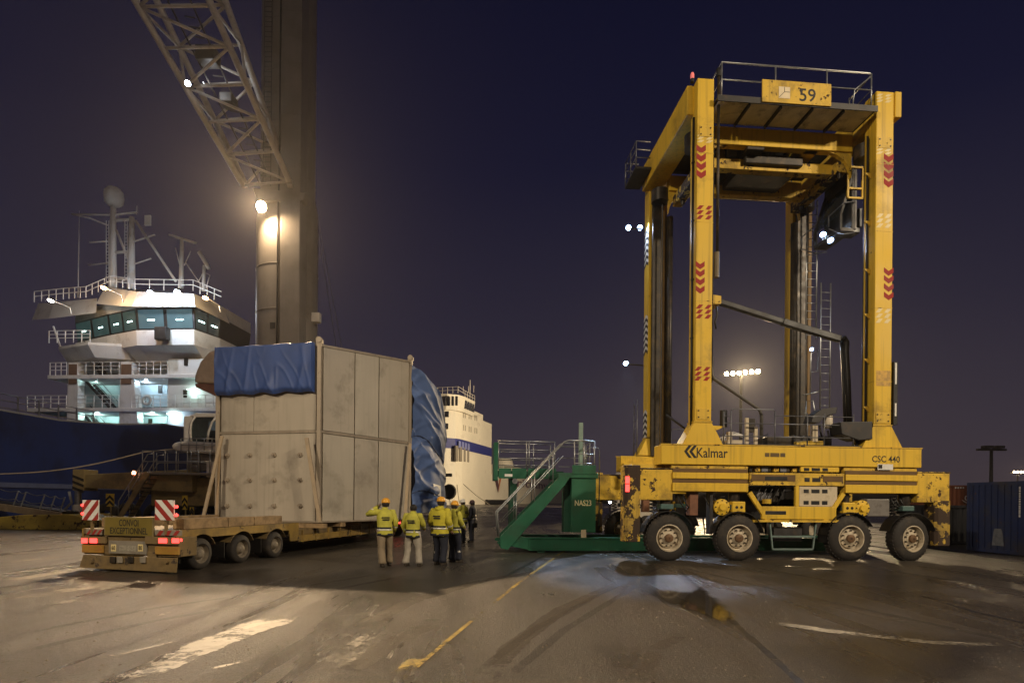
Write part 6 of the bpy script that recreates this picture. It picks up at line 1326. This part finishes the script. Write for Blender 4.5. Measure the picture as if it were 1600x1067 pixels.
# ================================================================== CONTAINERS, MASTS, FAR THINGS
def container(name, label, cat, c0, th, Lx, Wy, H, m, z0=0.0, group=None, castings=True):
    """corner c0, long side along local x"""
    t_ = thing(name, label, cat, (c0[0], c0[1], z0), th, group)
    for side in (0, 1):
        y = 0.05 if side == 0 else Wy - .05; pts = []; p = .28; k = 0; x = .12
        w_ = MB(); prof = []
        while x < Lx - .12 - p: prof += [(x, 0), (x + .07, 0), (x + .14, .045), (x + .21, .045)]; x += p
        prof += [(x, 0), (Lx - .12, 0)]
        for (xa, da), (xb, db) in zip(prof, prof[1:]):
            s_ = 1 if side == 0 else -1; w_.add([(xa, y + s_ * da, .15), (xb, y + s_ * db, .15), (xb, y + s_ * db, H - .1), (xa, y + s_ * da, H - .1)], [(0, 1, 2, 3)])
        w_.build('corrugated_wall', m, t_, solid=.01)
    for x0 in (0.05, Lx - .05):
        w_ = MB(); y = .12
        while y < Wy - .2: w_.box(x0 - .035, x0 + .035, y, min(y + .12, Wy - .12), .15, H - .1); w_.box(x0 - .008, x0 + .008, y + .12, min(y + .26, Wy - .12), .15, H - .1); y += .26
        w_.build('end_wall', m, t_)
    MB().box(.02, Lx - .02, .02, Wy - .02, H - .1, H - .05).build('roof', m, t_); MB().box(.02, Lx - .02, .02, Wy - .02, .1, .15).build('floor', m, t_)
    for x in (0, Lx - .12):
        for y in (0, Wy - .12): MB().box(x, x + .12, y, y + .12, .02, H).build('corner_post', m, t_, bev=.01)
    for y in (.0, Wy - .1):
        MB().box(.12, Lx - .12, y, y + .1, H - .12, H - .002).build('top_rail', m, t_); MB().box(.12, Lx - .12, y, y + .1, .03, .16).build('bottom_rail', m, t_)
    for x in (0.0, Lx - .12): MB().box(x + .01, x + .11, .12, Wy - .12, H - .12, H - .002).build('end_rail', m, t_); MB().box(x + .01, x + .11, .12, Wy - .12, .03, .16).build('end_rail', m, t_)
    return t_
NAVY = mat('container_navy', (.018, .028, .085), .5, var=.2, vscale=1, chips=((.12, .06, .035), .35, 3), dirt=((.05, .045, .045), .4, 1.2), streak=.3)
BRN = mat('container_brown', (.20, .065, .030), .55, var=.2, vscale=1, dirt=((.10, .045, .03), .4, 1), streak=.3)
BLK = mat('container_black', (.012, .012, .014), .55, var=.3)
c0 = Vector((17.70, 19.55)); th_ = radians(3.5)                            # corrugated end turned to the apron
bc_ = container('shipping_container', 'navy blue shipping container with corrugated end and white lettering behind the carrier', 'container', (c0.x, c0.y), th_, 6.06, 2.44, 2.62, NAVY)
rw = random.Random(4); z_ = 2.42                                         # a column of tiny type, too small to read
while z_ > 1.35: h_ = rw.uniform(.02, .05); MB().box(.008, .0145, .27, .33, z_ - h_, z_).build('small_lettering', WHITEM, bc_); z_ -= h_ + rw.uniform(.012, .03)
MB().prism([(.88, .30), (1.36, .30), (1.30, .78), (1.26, .92), (1.0, .92), (.95, .78)], .009, .0135, 'yz').build('end_emblem', mat('emblem_pale', (.14, .145, .16), .6, var=.35, vscale=6), bc_)
c1 = G(1478, 851.0); th2 = radians(3)
container('half_height_container', 'low black half-height container in the gap beside the navy one', 'container', (c1.x - .8, c1.y), th2, 6.06, 2.44, 1.74, BLK)
b0 = P(1462, 800, 33.5)
br = container('shipping_container', 'rust brown shipping container with white lettering behind the low black one', 'container', (b0.x, b0.y), th2, 6.06, 2.44, 2.90, BRN)
BF = Frame(b0.x, b0.y, th2); x_, z_ = BF.at(1523, 778, 0)
text('GLOBE', WHITEM, br, (x_, -.002, z_), (1, 0, 0), (0, 0, 1), .30, width=1.25)
m = MB(); m.tube([(x_ - .80 + .08 * k, -.01, z_ - .10 - .28 * sin(pi * min(1, k / 12)) + .012 * k) for k in range(16)], [.012 + .022 * sin(pi * k / 15) for k in range(16)], 5); m.build('swoosh', WHITEM, br)
m = MB(); m.tube([(x_ - .35 + .08 * k, -.01, z_ + .30 + .12 * sin(pi / 2 * k / 12)) for k in range(13)], [.006 + .022 * k / 12 for k in range(13)], 5); m.build('swoosh', WHITEM, br)
for k in range(4):
    x0_, z0_ = BF.at(1492 + 4 * k, 763, 0); MB().box(x0_, x0_ + .09, -.006, -.002, z0_, z0_ + .09).build('small_lettering', WHITEM, br)
# dark unlit mast and the lit masts
def light_mast(name, label, px, py, D, heads, lit, power, col, em, dx=.55, tilt=.0, aim=(0, -1, -.6)):
    t_ = thing(name, label, 'lamp mast', (P(px, py, D).x, D, 0)); H = P(px, py, D).z; r = .10 + H * .006
    MB().cyl((0, 0, 0), (0, 0, H), r * 1.4, r, n=10).build('mast_pole', DSTEEL, t_, True)
    w_ = dx * heads; MB().box(-w_ / 2 - .3, w_ / 2 + .3, -.15, .15, H - .2, H).build('cross_arm', DSTEEL, t_)
    for k in range(heads):
        x = -w_ / 2 + dx * (k + .5); h = MB().box(x - dx * .36, x + dx * .36, -.5, .12, H + .03 + tilt * x, H + .3 + tilt * x).build('lamp_head', DSTEEL, t_, bev=.02)
        if lit: e = MB(); e.cyl((x, -.53, H + .1 + tilt * x), (x, -.51, H + .1 + tilt * x), dx * .33, n=12); e.build('lamp_lens', em, h)
    if lit: lamp('mast_light', (0, -1.0, H - .3), power, col, t_, .8, 30, Vector((10, 12, 0)) - Vector((P(px, py, D).x, D, 0)), .4)
    return t_
light_mast('lamp_mast', 'tall unlit twin-headed lamp mast rising behind the navy container', 1549, 701, 60, 2, False, 0, None, None, 1.2)
light_mast('lamp_mast', 'floodlight mast with a row of blazing warm lamps seen between the carrier legs', 1158, 584, 105, 6, True, 150000, (1, .74, .42), emis('mast_lens', (1, .78, .46), 70), 1.15, .09)
light_mast('lamp_mast', 'small distant lit floodlight mast beyond the navy container', 1590, 738, 150, 4, True, 9000, (1, .72, .42), emis('far_mast_lens', (1, .74, .45), 25), .9)
light_mast('lamp_mast', 'added floodlight mast for lighting the ferry, hidden behind the left carrier leg', 1099, 640, 140, 4, False, 0, None, None, 1.0)  # unseen mast added to go with the ferry fill lamp
lamp('ferry_fill', P(1099, 636, 139), 420000, (1, .80, .52), None, .8, 75, Vector((-8, 188, 14)), .5)  # added lamp that brightens the ferry; no source is seen there
# far sheds and a parked white vehicle beyond the carrier
wv = thing('white_van_truck', 'white cab vehicle with roof beacon parked beyond the carrier front legs', 'truck', (P(984, 790, 34).x, 34, 0))
VW = mat('van_white', (.60, .54, .44), .4, var=.08)
MB().box(-.75, 1.4, 0, 2.2, .5, 3.0).build('cab_body', VW, wv, bev=.15, seg=3)
MB().prism([(-.7, 3.0), (-.35, 3.9), (1.3, 4.0), (1.4, 3.0)], .1, 2.1).build('cab_top', VW, wv, bev=.12)
MB().prism([(-.55, 3.12), (-.30, 3.8), (1.2, 3.85), (1.25, 3.12)], .07, .095).build('cab_window', FDK, wv)
MB().box(-.4, .6, .3, 1.8, 4.0, 4.12).build('roof_bar', DSTEEL, wv, bev=.03)
vl = MB(); vl.cyl((-.72, -.03, 3.3), (-.72, .02, 3.3), .07, n=10); vl.build('side_lamp', E_BLUE, wv)
for x in (-.3, 1.0): w_ = MB(); w_.lathe([(.2, 0), (.45, -.02), (.5, .08), (.5, .25), (.3, .3)], (x, 0, .5), (0, 1, 0), 20); w_.build('wheel', RUBBER, wv, True)
for (px, py, D, w_, h_, lab) in ((870, 770, 420, 60, 14, 'low dark harbour shed far off behind the green frame'), (1010, 772, 380, 70, 12, 'long dark harbour shed far off behind the carrier wheels'), (1300, 772, 300, 90, 11, 'dark warehouse far off between the right carrier wheels'), (1590, 770, 200, 40, 9, 'dark warehouse far off beyond the navy container')):
    t_ = thing('harbour_shed', lab, 'shed', (P(px, py, D).x, D, 0)); sd_ = mat('shed_wall', (.07, .06, .06), .7, var=.2, vscale=.1)
    MB().box(-w_ / 2, w_ / 2, 0, 30, 0, h_ * .75).build('wall', sd_, t_); MB().prism([(-w_ / 2 - 1, h_ * .75), (0, h_), (w_ / 2 + 1, h_ * .75)], -1, 31).build('roof', mat('shed_roof', (.05, .05, .055), .6), t_)
    for k in range(4): x = -w_ / 2 + w_ * (k + .5) / 4; MB().box(x - 3, x + 3, -.1, -.02, 0, h_ * .5).build('door', DSTEEL, t_)
for px, py, D, lab in ((1003, 775, 160, 'tiny distant white quay lamp beside the shed roofs'), (953, 786, 60, 'small white ground lamp glowing beyond the carrier front wheel')):
    p = P(px, py, D); t_ = thing('quay_lamp', lab, 'lamp', (p.x, p.y, 0)); MB().cyl((0, 0, 0), (0, 0, max(.3, p.z)), .06, n=6).build('lamp_post', DSTEEL, t_); e = MB(); e.lathe([(0, -.15), (.13, -.08), (.15, .05), (0, .15)], (0, 0, max(.3, p.z) + .1), n=10); e.build('lamp_globe', emis('quay_lamp_white', (.85, .92, 1), 14), t_, True)

def yard_mast(label, YP, rz, lamps):
    YP = Vector(YP); t_ = thing('yard_light_mast', label, 'lamp mast', YP, rz)
    MB().cyl((0, 0, 0), (0, 0, 25.5), .38, .22, n=12).build('mast_pole', DSTEEL, t_, True); MB().box(-3, 3, -.15, .15, 25.3, 25.6).build('cross_arm', DSTEEL, t_)
    for k in range(5):
        x = -2.4 + 1.2 * k; h = MB().box(x - .42, x + .42, -.1, .5, 25.62, 26.1).build('lamp_head', DSTEEL, t_, bev=.03); MB().box(x - .36, x + .36, .502, .51, 25.68, 26.04).build('lamp_lens', emis('yard_lens', (1, .8, .55), 40), h)
    for x, aim, sp_, pw in lamps:
        al = Matrix.Rotation(-rz, 3, 'Z') @ (Vector(aim) - YP); lamp('yard_flood', (x, .9, 25.8), pw, (1, .83, .60), t_, .7, sp_, al, .55)
yard_mast('tall yard floodlight mast behind the viewpoint on the container side', (38, -12, 0), radians(45), ((1.8, (14, 14, 0), 56, YARD_W), (-1.8, (-3, 15, 0), 50, YARD_W * 1.5)))
yard_mast('tall yard floodlight mast behind the viewpoint on the ship side', (-30, -20, 0), radians(-45), ((1.8, (8, 15, 0), 48, YARD_W * 1.7), ))
# ================================================================== PEOPLE
HIV = mat('hi_vis_yellow', (.50, .43, .035), .75, var=.14, vscale=9, bump=.25, bscale=22); HIV2 = mat('hi_vis_lime', (.46, .43, .06), .75, var=.14, vscale=9, bump=.25, bscale=22)
NAVYC = mat('navy_cloth', (.018, .020, .032), .85, var=.2, vscale=9, bump=.3, bscale=20); KHAKI = mat('khaki_cloth', (.24, .185, .12), .85, var=.14, vscale=9, bump=.35, bscale=18); STONE = mat('stone_cloth', (.36, .32, .26), .85, var=.14, vscale=9, bump=.35, bscale=18)
SILV = mat('reflective_tape', (.62, .60, .54), .3, var=.1, metal=.2); SKIN = mat('skin_tone', (.42, .25, .17), .55, var=.08); HELM = mat('helmet_orange', (.75, .36, .035), .35, var=.06); HELW = mat('helmet_white', (.72, .70, .64), .35, var=.06)
BOOT = mat('boot_leather', (.035, .026, .018), .6, var=.2); HAIR = mat('dark_hair', (.015, .012, .010), .7, bump=.4, bscale=60)
def ell_loft(mb, rings, n=18):
    vs = []
    for (cx_, cy_, z, rx, ry) in rings:
        for k in range(n):
            a = 2 * pi * k / n; s_, c_ = sin(a), cos(a); e = .82
            vs.append((cx_ + rx * (abs(c_) ** e) * (1 if c_ > 0 else -1), cy_ + ry * (abs(s_) ** e) * (1 if s_ > 0 else -1), z))
    m = len(rings); fs = [(i * n + k, i * n + (k + 1) % n, (i + 1) * n + (k + 1) % n, (i + 1) * n + k) for i in range(m - 1) for k in range(n)]
    fs += [tuple(range(n - 1, -1, -1)), tuple(range((m - 1) * n, m * n))]
    return mb.add(vs, fs)
def skinned(name, verts, edges, m, parent, sub=1):
    me = bpy.data.meshes.new(name); me.from_pydata([v[0] for v in verts], edges, []); o = bpy.data.objects.new(name, me); C.objects.link(o)
    md = o.modifiers.new('s', 'SKIN'); md.use_smooth_shade = True; sb = o.modifiers.new('d', 'SUBSURF'); sb.levels = sub; sb.render_levels = sub
    for i, v in enumerate(verts):
        sv = me.skin_vertices[0].data[i]; r = v[1]; sv.radius = r if isinstance(r, tuple) else (r, r); sv.use_root = (i == 0)
    dg = bpy.context.evaluated_depsgraph_get(); nm = bpy.data.meshes.new_from_object(o.evaluated_get(dg)); bpy.data.objects.remove(o); nm.materials.clear(); nm.materials.append(m)
    nm.polygons.foreach_set('use_smooth', [True] * len(nm.polygons)); r = bpy.data.objects.new(name, nm); C.objects.link(r); r.parent = parent; return r
def crease(mb, rr, am=.020):
    o_ = rr.uniform(0, 50); mb.v = [tuple(Vector(v) + Vector((mnoise.noise((v[0] * 9 + o_, v[1] * 9, v[2] * 13)), mnoise.noise((v[0] * 9, v[1] * 9 + o_, v[2] * 13)), .3 * mnoise.noise((v[0] * 7, v[1] * 7, v[2] * 7 + o_)))) * am) for v in mb.v]
def person(label, px, py, face, sc, jacket, legs, helmet, pose, bands=True, shin=False, hood=False, vest=False, seed=0, bag=False):
    rr = random.Random(seed); g_ = G(px, py); t_ = thing('person', label, 'person', (g_.x, g_.y, 0), face, 'dock workers standing beside the load'); t_.scale = (sc, sc, sc)
    H = Vector; feet = pose.get('feet', ((-.13, .0), (.13, .05))); lean = pose.get('lean', 0.0)
    hip = [H((-.095, 0, .93)), H((.095, 0, .93))]; ank = [H((feet[i][0], feet[i][1], .085)) for i in (0, 1)]
    knee = [hip[i].lerp(ank[i], .5) + H(((-1, 1)[i] * .01, .035, 0)) for i in (0, 1)]
    sho = [H((-.195, lean * .4, 1.43)), H((.195, lean * .4, 1.43))]; arms = pose['arms']
    elb = [H(arms[0][0]), H(arms[1][0])]; wri = [H(arms[0][1]), H(arms[1][1])]
    hx_, hy_ = pose.get('head', (0, .02)); headc = H((hx_, hy_ + lean * .5, 1.62))
    V = [(H((0, 0, .95)), (.13, .10)), (H((0, lean * .2, 1.15)), (.13, .095)), (H((0, lean * .35, 1.36)), (.15, .10)), (H((0, lean * .4, 1.47)), (.07, .065)), (headc + H((0, 0, -.09)), (.058, .062)), (headc + H((0, .01, 0)), (.075, .092)), (headc + H((0, 0, .09)), (.062, .078))]
    E = [(0, 1), (1, 2), (2, 3), (3, 4), (4, 5), (5, 6)]
    for i in (0, 1):
        b = len(V); V += [(sho[i], .055), (elb[i], .042), (wri[i], .028)]; E += [(2, b), (b, b + 1), (b + 1, b + 2)]
        d = (wri[i] - elb[i]).normalized(); side = d.cross(H((0, 1, 0)));
        if side.length < .2: side = d.cross(H((1, 0, 0)))
        side.normalize(); nr = side.cross(d); pal = len(V); V.append((wri[i] + d * .075, (.034, .018))); E.append((b + 2, pal))
        for f in range(4):
            o_ = side * (-.027 + .018 * f); L_ = (.062, .075, .07, .055)[f]; k0 = len(V)
            V += [(wri[i] + d * .10 + o_, .009), (wri[i] + d * (.10 + L_ * .55) + o_ + nr * .012, .0085), (wri[i] + d * (.10 + L_) + o_ + nr * .035, .007)]; E += [(pal, k0), (k0, k0 + 1), (k0 + 1, k0 + 2)]
        sgn = 1 if i else -1; k0 = len(V); V += [(wri[i] + d * .045 - side * .035, .011), (wri[i] + d * .085 - side * .058 + nr * .012, .009)]; E += [(pal, k0), (k0, k0 + 1)]
        b = len(V); V += [(hip[i], .075), (knee[i], .052), (ank[i], .038), (ank[i] + H((0, .11, -.045)), (.035, .03))]; E += [(0, b), (b, b + 1), (b + 1, b + 2), (b + 2, b + 3)]
    body = skinned('body', V, E, SKIN, t_)
    fz_ = MB(); yaw = pose.get('yaw', 0); R_ = Matrix.Rotation(yaw, 3, 'Z')
    f3 = lambda x, y, z: headc + R_ @ H((x, y, z))
    nz = MB(); nz.tube([f3(0, .095, .02), f3(0, .118, -.015), f3(0, .10, -.028)], [.008, .014, .012], 6); nz.build('nose', SKIN, body, True)
    for s_ in (-1, 1):
        e = MB(); e.lathe([(0, -.012), (.010, -.006), (.012, 0), (0, .010)], f3(.032 * s_, .088, .018), R_ @ H((0, 1, 0)), 8); e.build('eye', INK, body, True)
        e = MB(); e.tube([f3(.077 * s_, -.01, .03), f3(.086 * s_, -.018, .01), f3(.078 * s_, -.008, -.03)], [.01, .015, .009], 6); e.build('ear', SKIN, body, True)
    mo = MB(); mo.tube([f3(-.024, .092, -.052), f3(0, .098, -.054), f3(.024, .092, -.052)], .005, 5); mo.build('mouth', mat('lip', (.30, .12, .10), .5), body, True)
    hr = MB(); hr.lathe([(.086, -.055), (.098, 0), (.094, .05), (.068, .095), (.03, .115), (0, .118)], f3(0, -.018, .0), (0, 0, 1), 16); hr.build('hair', HAIR, t_, True)
    # trousers
    tr = MB(); ell_loft(tr, [(0, 0, .84, .165, .125), (0, 0, .93, .178, .132), (0, 0, 1.06, .165, .118)])
    for i in (0, 1):
        tr.tube([hip[i] + H((0, 0, .02)), hip[i].lerp(knee[i], .5), knee[i] + H((0, 0, .05)), knee[i] + H((0, .0, -.05)), knee[i].lerp(ank[i], .5), ank[i] + H((0, -.005, .06)), ank[i] + H((0, -.005, .0))], [.118, .112, .095, .088, .088, .094, .10], 12)
    crease(tr, rr); tr.build('trousers', legs, t_, True)
    for i in (0, 1):
        bt = MB(); a = ank[i]; ell_loft(bt, [(a.x, a.y + .05, .0, .052, .135), (a.x, a.y + .05, .03, .054, .138), (a.x, a.y + .045, .07, .05, .12), (a.x, a.y, .12, .048, .065), (a.x, a.y, .18, .05, .06)], 14); bt.build('boot', BOOT, t_, True)
        if shin:
            c_ = knee[i].lerp(ank[i], .45); bd = MB(); bd.lathe([(.080, -.03), (.083, -.025), (.083, .025), (.080, .03)], c_, (ank[i] - knee[i]), 14); bd.build('shin_band', SILV, t_, True)
    # jacket: torso with hem, collar, sleeves
    puff = pose.get('puff', 1.0); hem = pose.get('hem', .80)
    rings = [(0, 0, hem, .205 * puff, .155 * puff), (0, 0, hem + .05, .208 * puff, .158 * puff), (0, lean * .1, 1.0, .196 * puff, .150 * puff), (0, lean * .2, 1.14, .198 * puff, .150 * puff), (0, lean * .3, 1.28, .215 * puff, .158 * puff), (0, lean * .4, 1.40, .205 * puff, .142 * puff), (0, lean * .45, 1.465, .150, .110), (0, lean * .45, 1.50, .085, .085), (0, lean * .48, 1.545, .075, .08)]
    def wob(i): return (rr.uniform(-.006, .006), rr.uniform(-.006, .006))
    rings = [(a + wob(0)[0], b + wob(0)[1], z, rx, ry) for a, b, z, rx, ry in rings]
    jk = MB(); ell_loft(jk, rings, 22)
    jm = jacket
    if not vest:
        for i in (0, 1):
            s_, e_, w_ = sho[i], elb[i], wri[i]; jk.tube([s_ + H(((1, -1)[i] * .05, 0, -.02)), s_ + H(((-1, 1)[i] * .012, 0, -.01)), s_.lerp(e_, .35), s_.lerp(e_, .7), e_, e_.lerp(w_, .3), e_.lerp(w_, .65), w_ + (w_ - e_).normalized() * .01], [.085, .088, .082 * puff, .074 * puff, .072 * puff, .068 * puff, .060 * puff, .052], 12)
    crease(jk, rr); jo = jk.build('jacket', jm, t_, True)
    if vest:
        sl = MB()
        for i in (0, 1): s_, e_, w_ = sho[i], elb[i], wri[i]; sl.tube([s_ + H(((1, -1)[i] * .05, 0, -.02)), s_ + H(((-1, 1)[i] * .012, 0, -.01)), s_.lerp(e_, .5), e_, e_.lerp(w_, .5), w_], [.082, .082, .072, .066, .058, .050], 12)
        sl.build('sleeves', NAVYC, t_, True)
    def band(z0, z1, m, grow=.006):
        def ring(z):
            for a, b in zip(rings, rings[1:]):
                if a[2] <= z <= b[2]: f = (z - a[2]) / (b[2] - a[2]); return tuple(a[k] + (b[k] - a[k]) * f for k in range(5))
            return rings[0]
        mb = MB(); R0 = [ring(z0), ring((z0 + z1) / 2), ring(z1)]; ell_loft(mb, [(a, b, z, rx + grow, ry + grow) for a, b, z, rx, ry in R0], 22); mb.build('band', m, t_, True)
    if bands:
        band(.985, 1.03, NAVYC, .007); band(.94, .98, SILV, .007); band(hem + .002, hem + .065, NAVYC, .007)
        for i in (0, 1):
            c_ = elb[i].lerp(wri[i], .45); bd = MB(); bd.lathe([(.068 * puff, -.02), (.070 * puff, 0), (.068 * puff, .02)], c_, wri[i] - elb[i], 14); bd.build('sleeve_band', SILV, t_, True)
        for row, z in enumerate((1.26, 1.205)):                         # back print: two short lines of type
            x = -.105 + .02 * row
            while x < .10: w_ = rr.uniform(.012, .022); MB().box(x, x + w_, lean * .3 - .158 * puff * 1.03 - .012, lean * .3 - .158 * puff * .9, z, z + .034).build('back_print', NAVYC, jo); x += w_ + .008
    if vest: band(1.10, 1.14, SILV, .007); band(.98, 1.02, SILV, .007)
    if hood: hd_ = MB(); hd_.lathe([(.05, -.09), (.10, -.06), (.115, 0), (.10, .05), (.07, .06)], H((0, lean * .4 - .07, 1.475)), (0, -.35, 1), 14); hd_.build('hood', jm, t_, True)
    if helmet:
        hl = MB(); Rt = R_ @ H((0, .12, 1)); prof = [(.112, .0), (.116, .012), (.114, .04), (.104, .08), (.080, .115), (.045, .135), (0, .140)]
        hl.lathe(prof, f3(0, -.005, .035), Rt, 22); ho = hl.build('helmet', helmet, t_, True)
        br = MB(); c_ = f3(0, .0, .04); pts = [(-.095, .055), (-.07, .12), (-.03, .158), (.03, .158), (.07, .12), (.095, .055)]
        br.add([f3(x, y, .045 - .1 * (y - .05)) for x, y in pts] + [f3(x * .9, y * .6, .062) for x, y in pts], [(i, i + 1, 7 + i, 6 + i) for i in range(5)]); br.build('helmet_peak', helmet, ho, solid=.008)
    if bag:
        bg = MB(); bg.box(.20, .34, -.12, .18, .62, .92); bg.build('shoulder_bag', NAVYC, t_, bev=.04); s_ = MB(); s_.tube([(.27, 0, .92), (.20, -.03, 1.2), (-.08, -.10, 1.46)], .012, 5); s_.build('bag_strap', NAVYC, t_, True)
    return t_
DN = lambda s, y=.02: ((s * .285, -.03, 1.15), (s * .27, .10 + y, .92))
person('person in hi-vis jacket and khaki trousers raising a phone to the face', 601, 884, radians(22), 1.02, HIV2, KHAKI, HELM, dict(arms=(((-.42, .10, 1.36), (-.16, .26, 1.55)), DN(1)), feet=((-.08, -.14), (.14, .12)), head=(.03, .03), lean=.12, yaw=-.25), seed=1)
person('person in hi-vis jacket and pale stone trousers with bare dark hair', 645, 884, radians(-14), .96, HIV2, STONE, None, dict(arms=(DN(-1), ((.26, .10, 1.18), (.20, .28, 1.05))), feet=((-.20, -.02), (.17, .05)), lean=-.02, yaw=.35), seed=2)
person('person in bulky hooded hi-vis jacket, navy trousers and orange helmet', 687, 882, radians(-24), 1.05, HIV, NAVYC, HELM, dict(arms=(DN(-1, .06), DN(1)), feet=((-.12, .04), (.12, -.04)), lean=.05, puff=1.18, hem=.76, yaw=.3), shin=True, hood=True, seed=3)
person('person in hi-vis jacket and orange helmet half hidden behind the hooded one', 709, 878, radians(-45), .99, HIV2, NAVYC, HELM, dict(arms=(DN(-1), ((.25, .05, 1.16), (.18, .22, 1.02))), feet=((-.1, 0), (.14, .05)), puff=1.08, yaw=.2), shin=True, seed=4)
person('person in white helmet and hi-vis jacket holding a hand to the mouth', 723, 848, radians(60), 1.02, HIV2, NAVYC, HELW, dict(arms=(((-.28, .10, 1.20), (-.10, .24, 1.42)), DN(1)), feet=((-.12, 0), (.12, .05)), yaw=.2), seed=5)
person('person in dark clothes with grey vest, cap and shoulder bag facing the ferry side', 738, 847, radians(75), 1.0, mat('grey_vest', (.10, .10, .11), .7, var=.2, vscale=8), NAVYC, mat('dark_cap', (.07, .04, .05), .7), dict(arms=(DN(-1), DN(1)), feet=((-.11, 0), (.12, .06)), yaw=.1), bands=False, vest=True, seed=6, bag=True)
# ================================================================== HAZE
hb = MB(); hb.box(-700, 2700, -90, 1100, -4.2, 75)
hm = bpy.data.materials.new('damp_night_air'); hm.use_nodes = True; t = hm.node_tree; t.nodes.clear()
o_ = N(t, 'ShaderNodeOutputMaterial'); v_ = N(t, 'ShaderNodeVolumePrincipled'); v_.inputs['Color'].default_value = (.92, .90, .90, 1); v_.inputs['Density'].default_value = .00015; v_.inputs['Anisotropy'].default_value = .72
t.links.new(v_.outputs[0], o_.inputs['Volume']); hz_o = hb.build('haze', hm); tag(hz_o, kind='stuff')
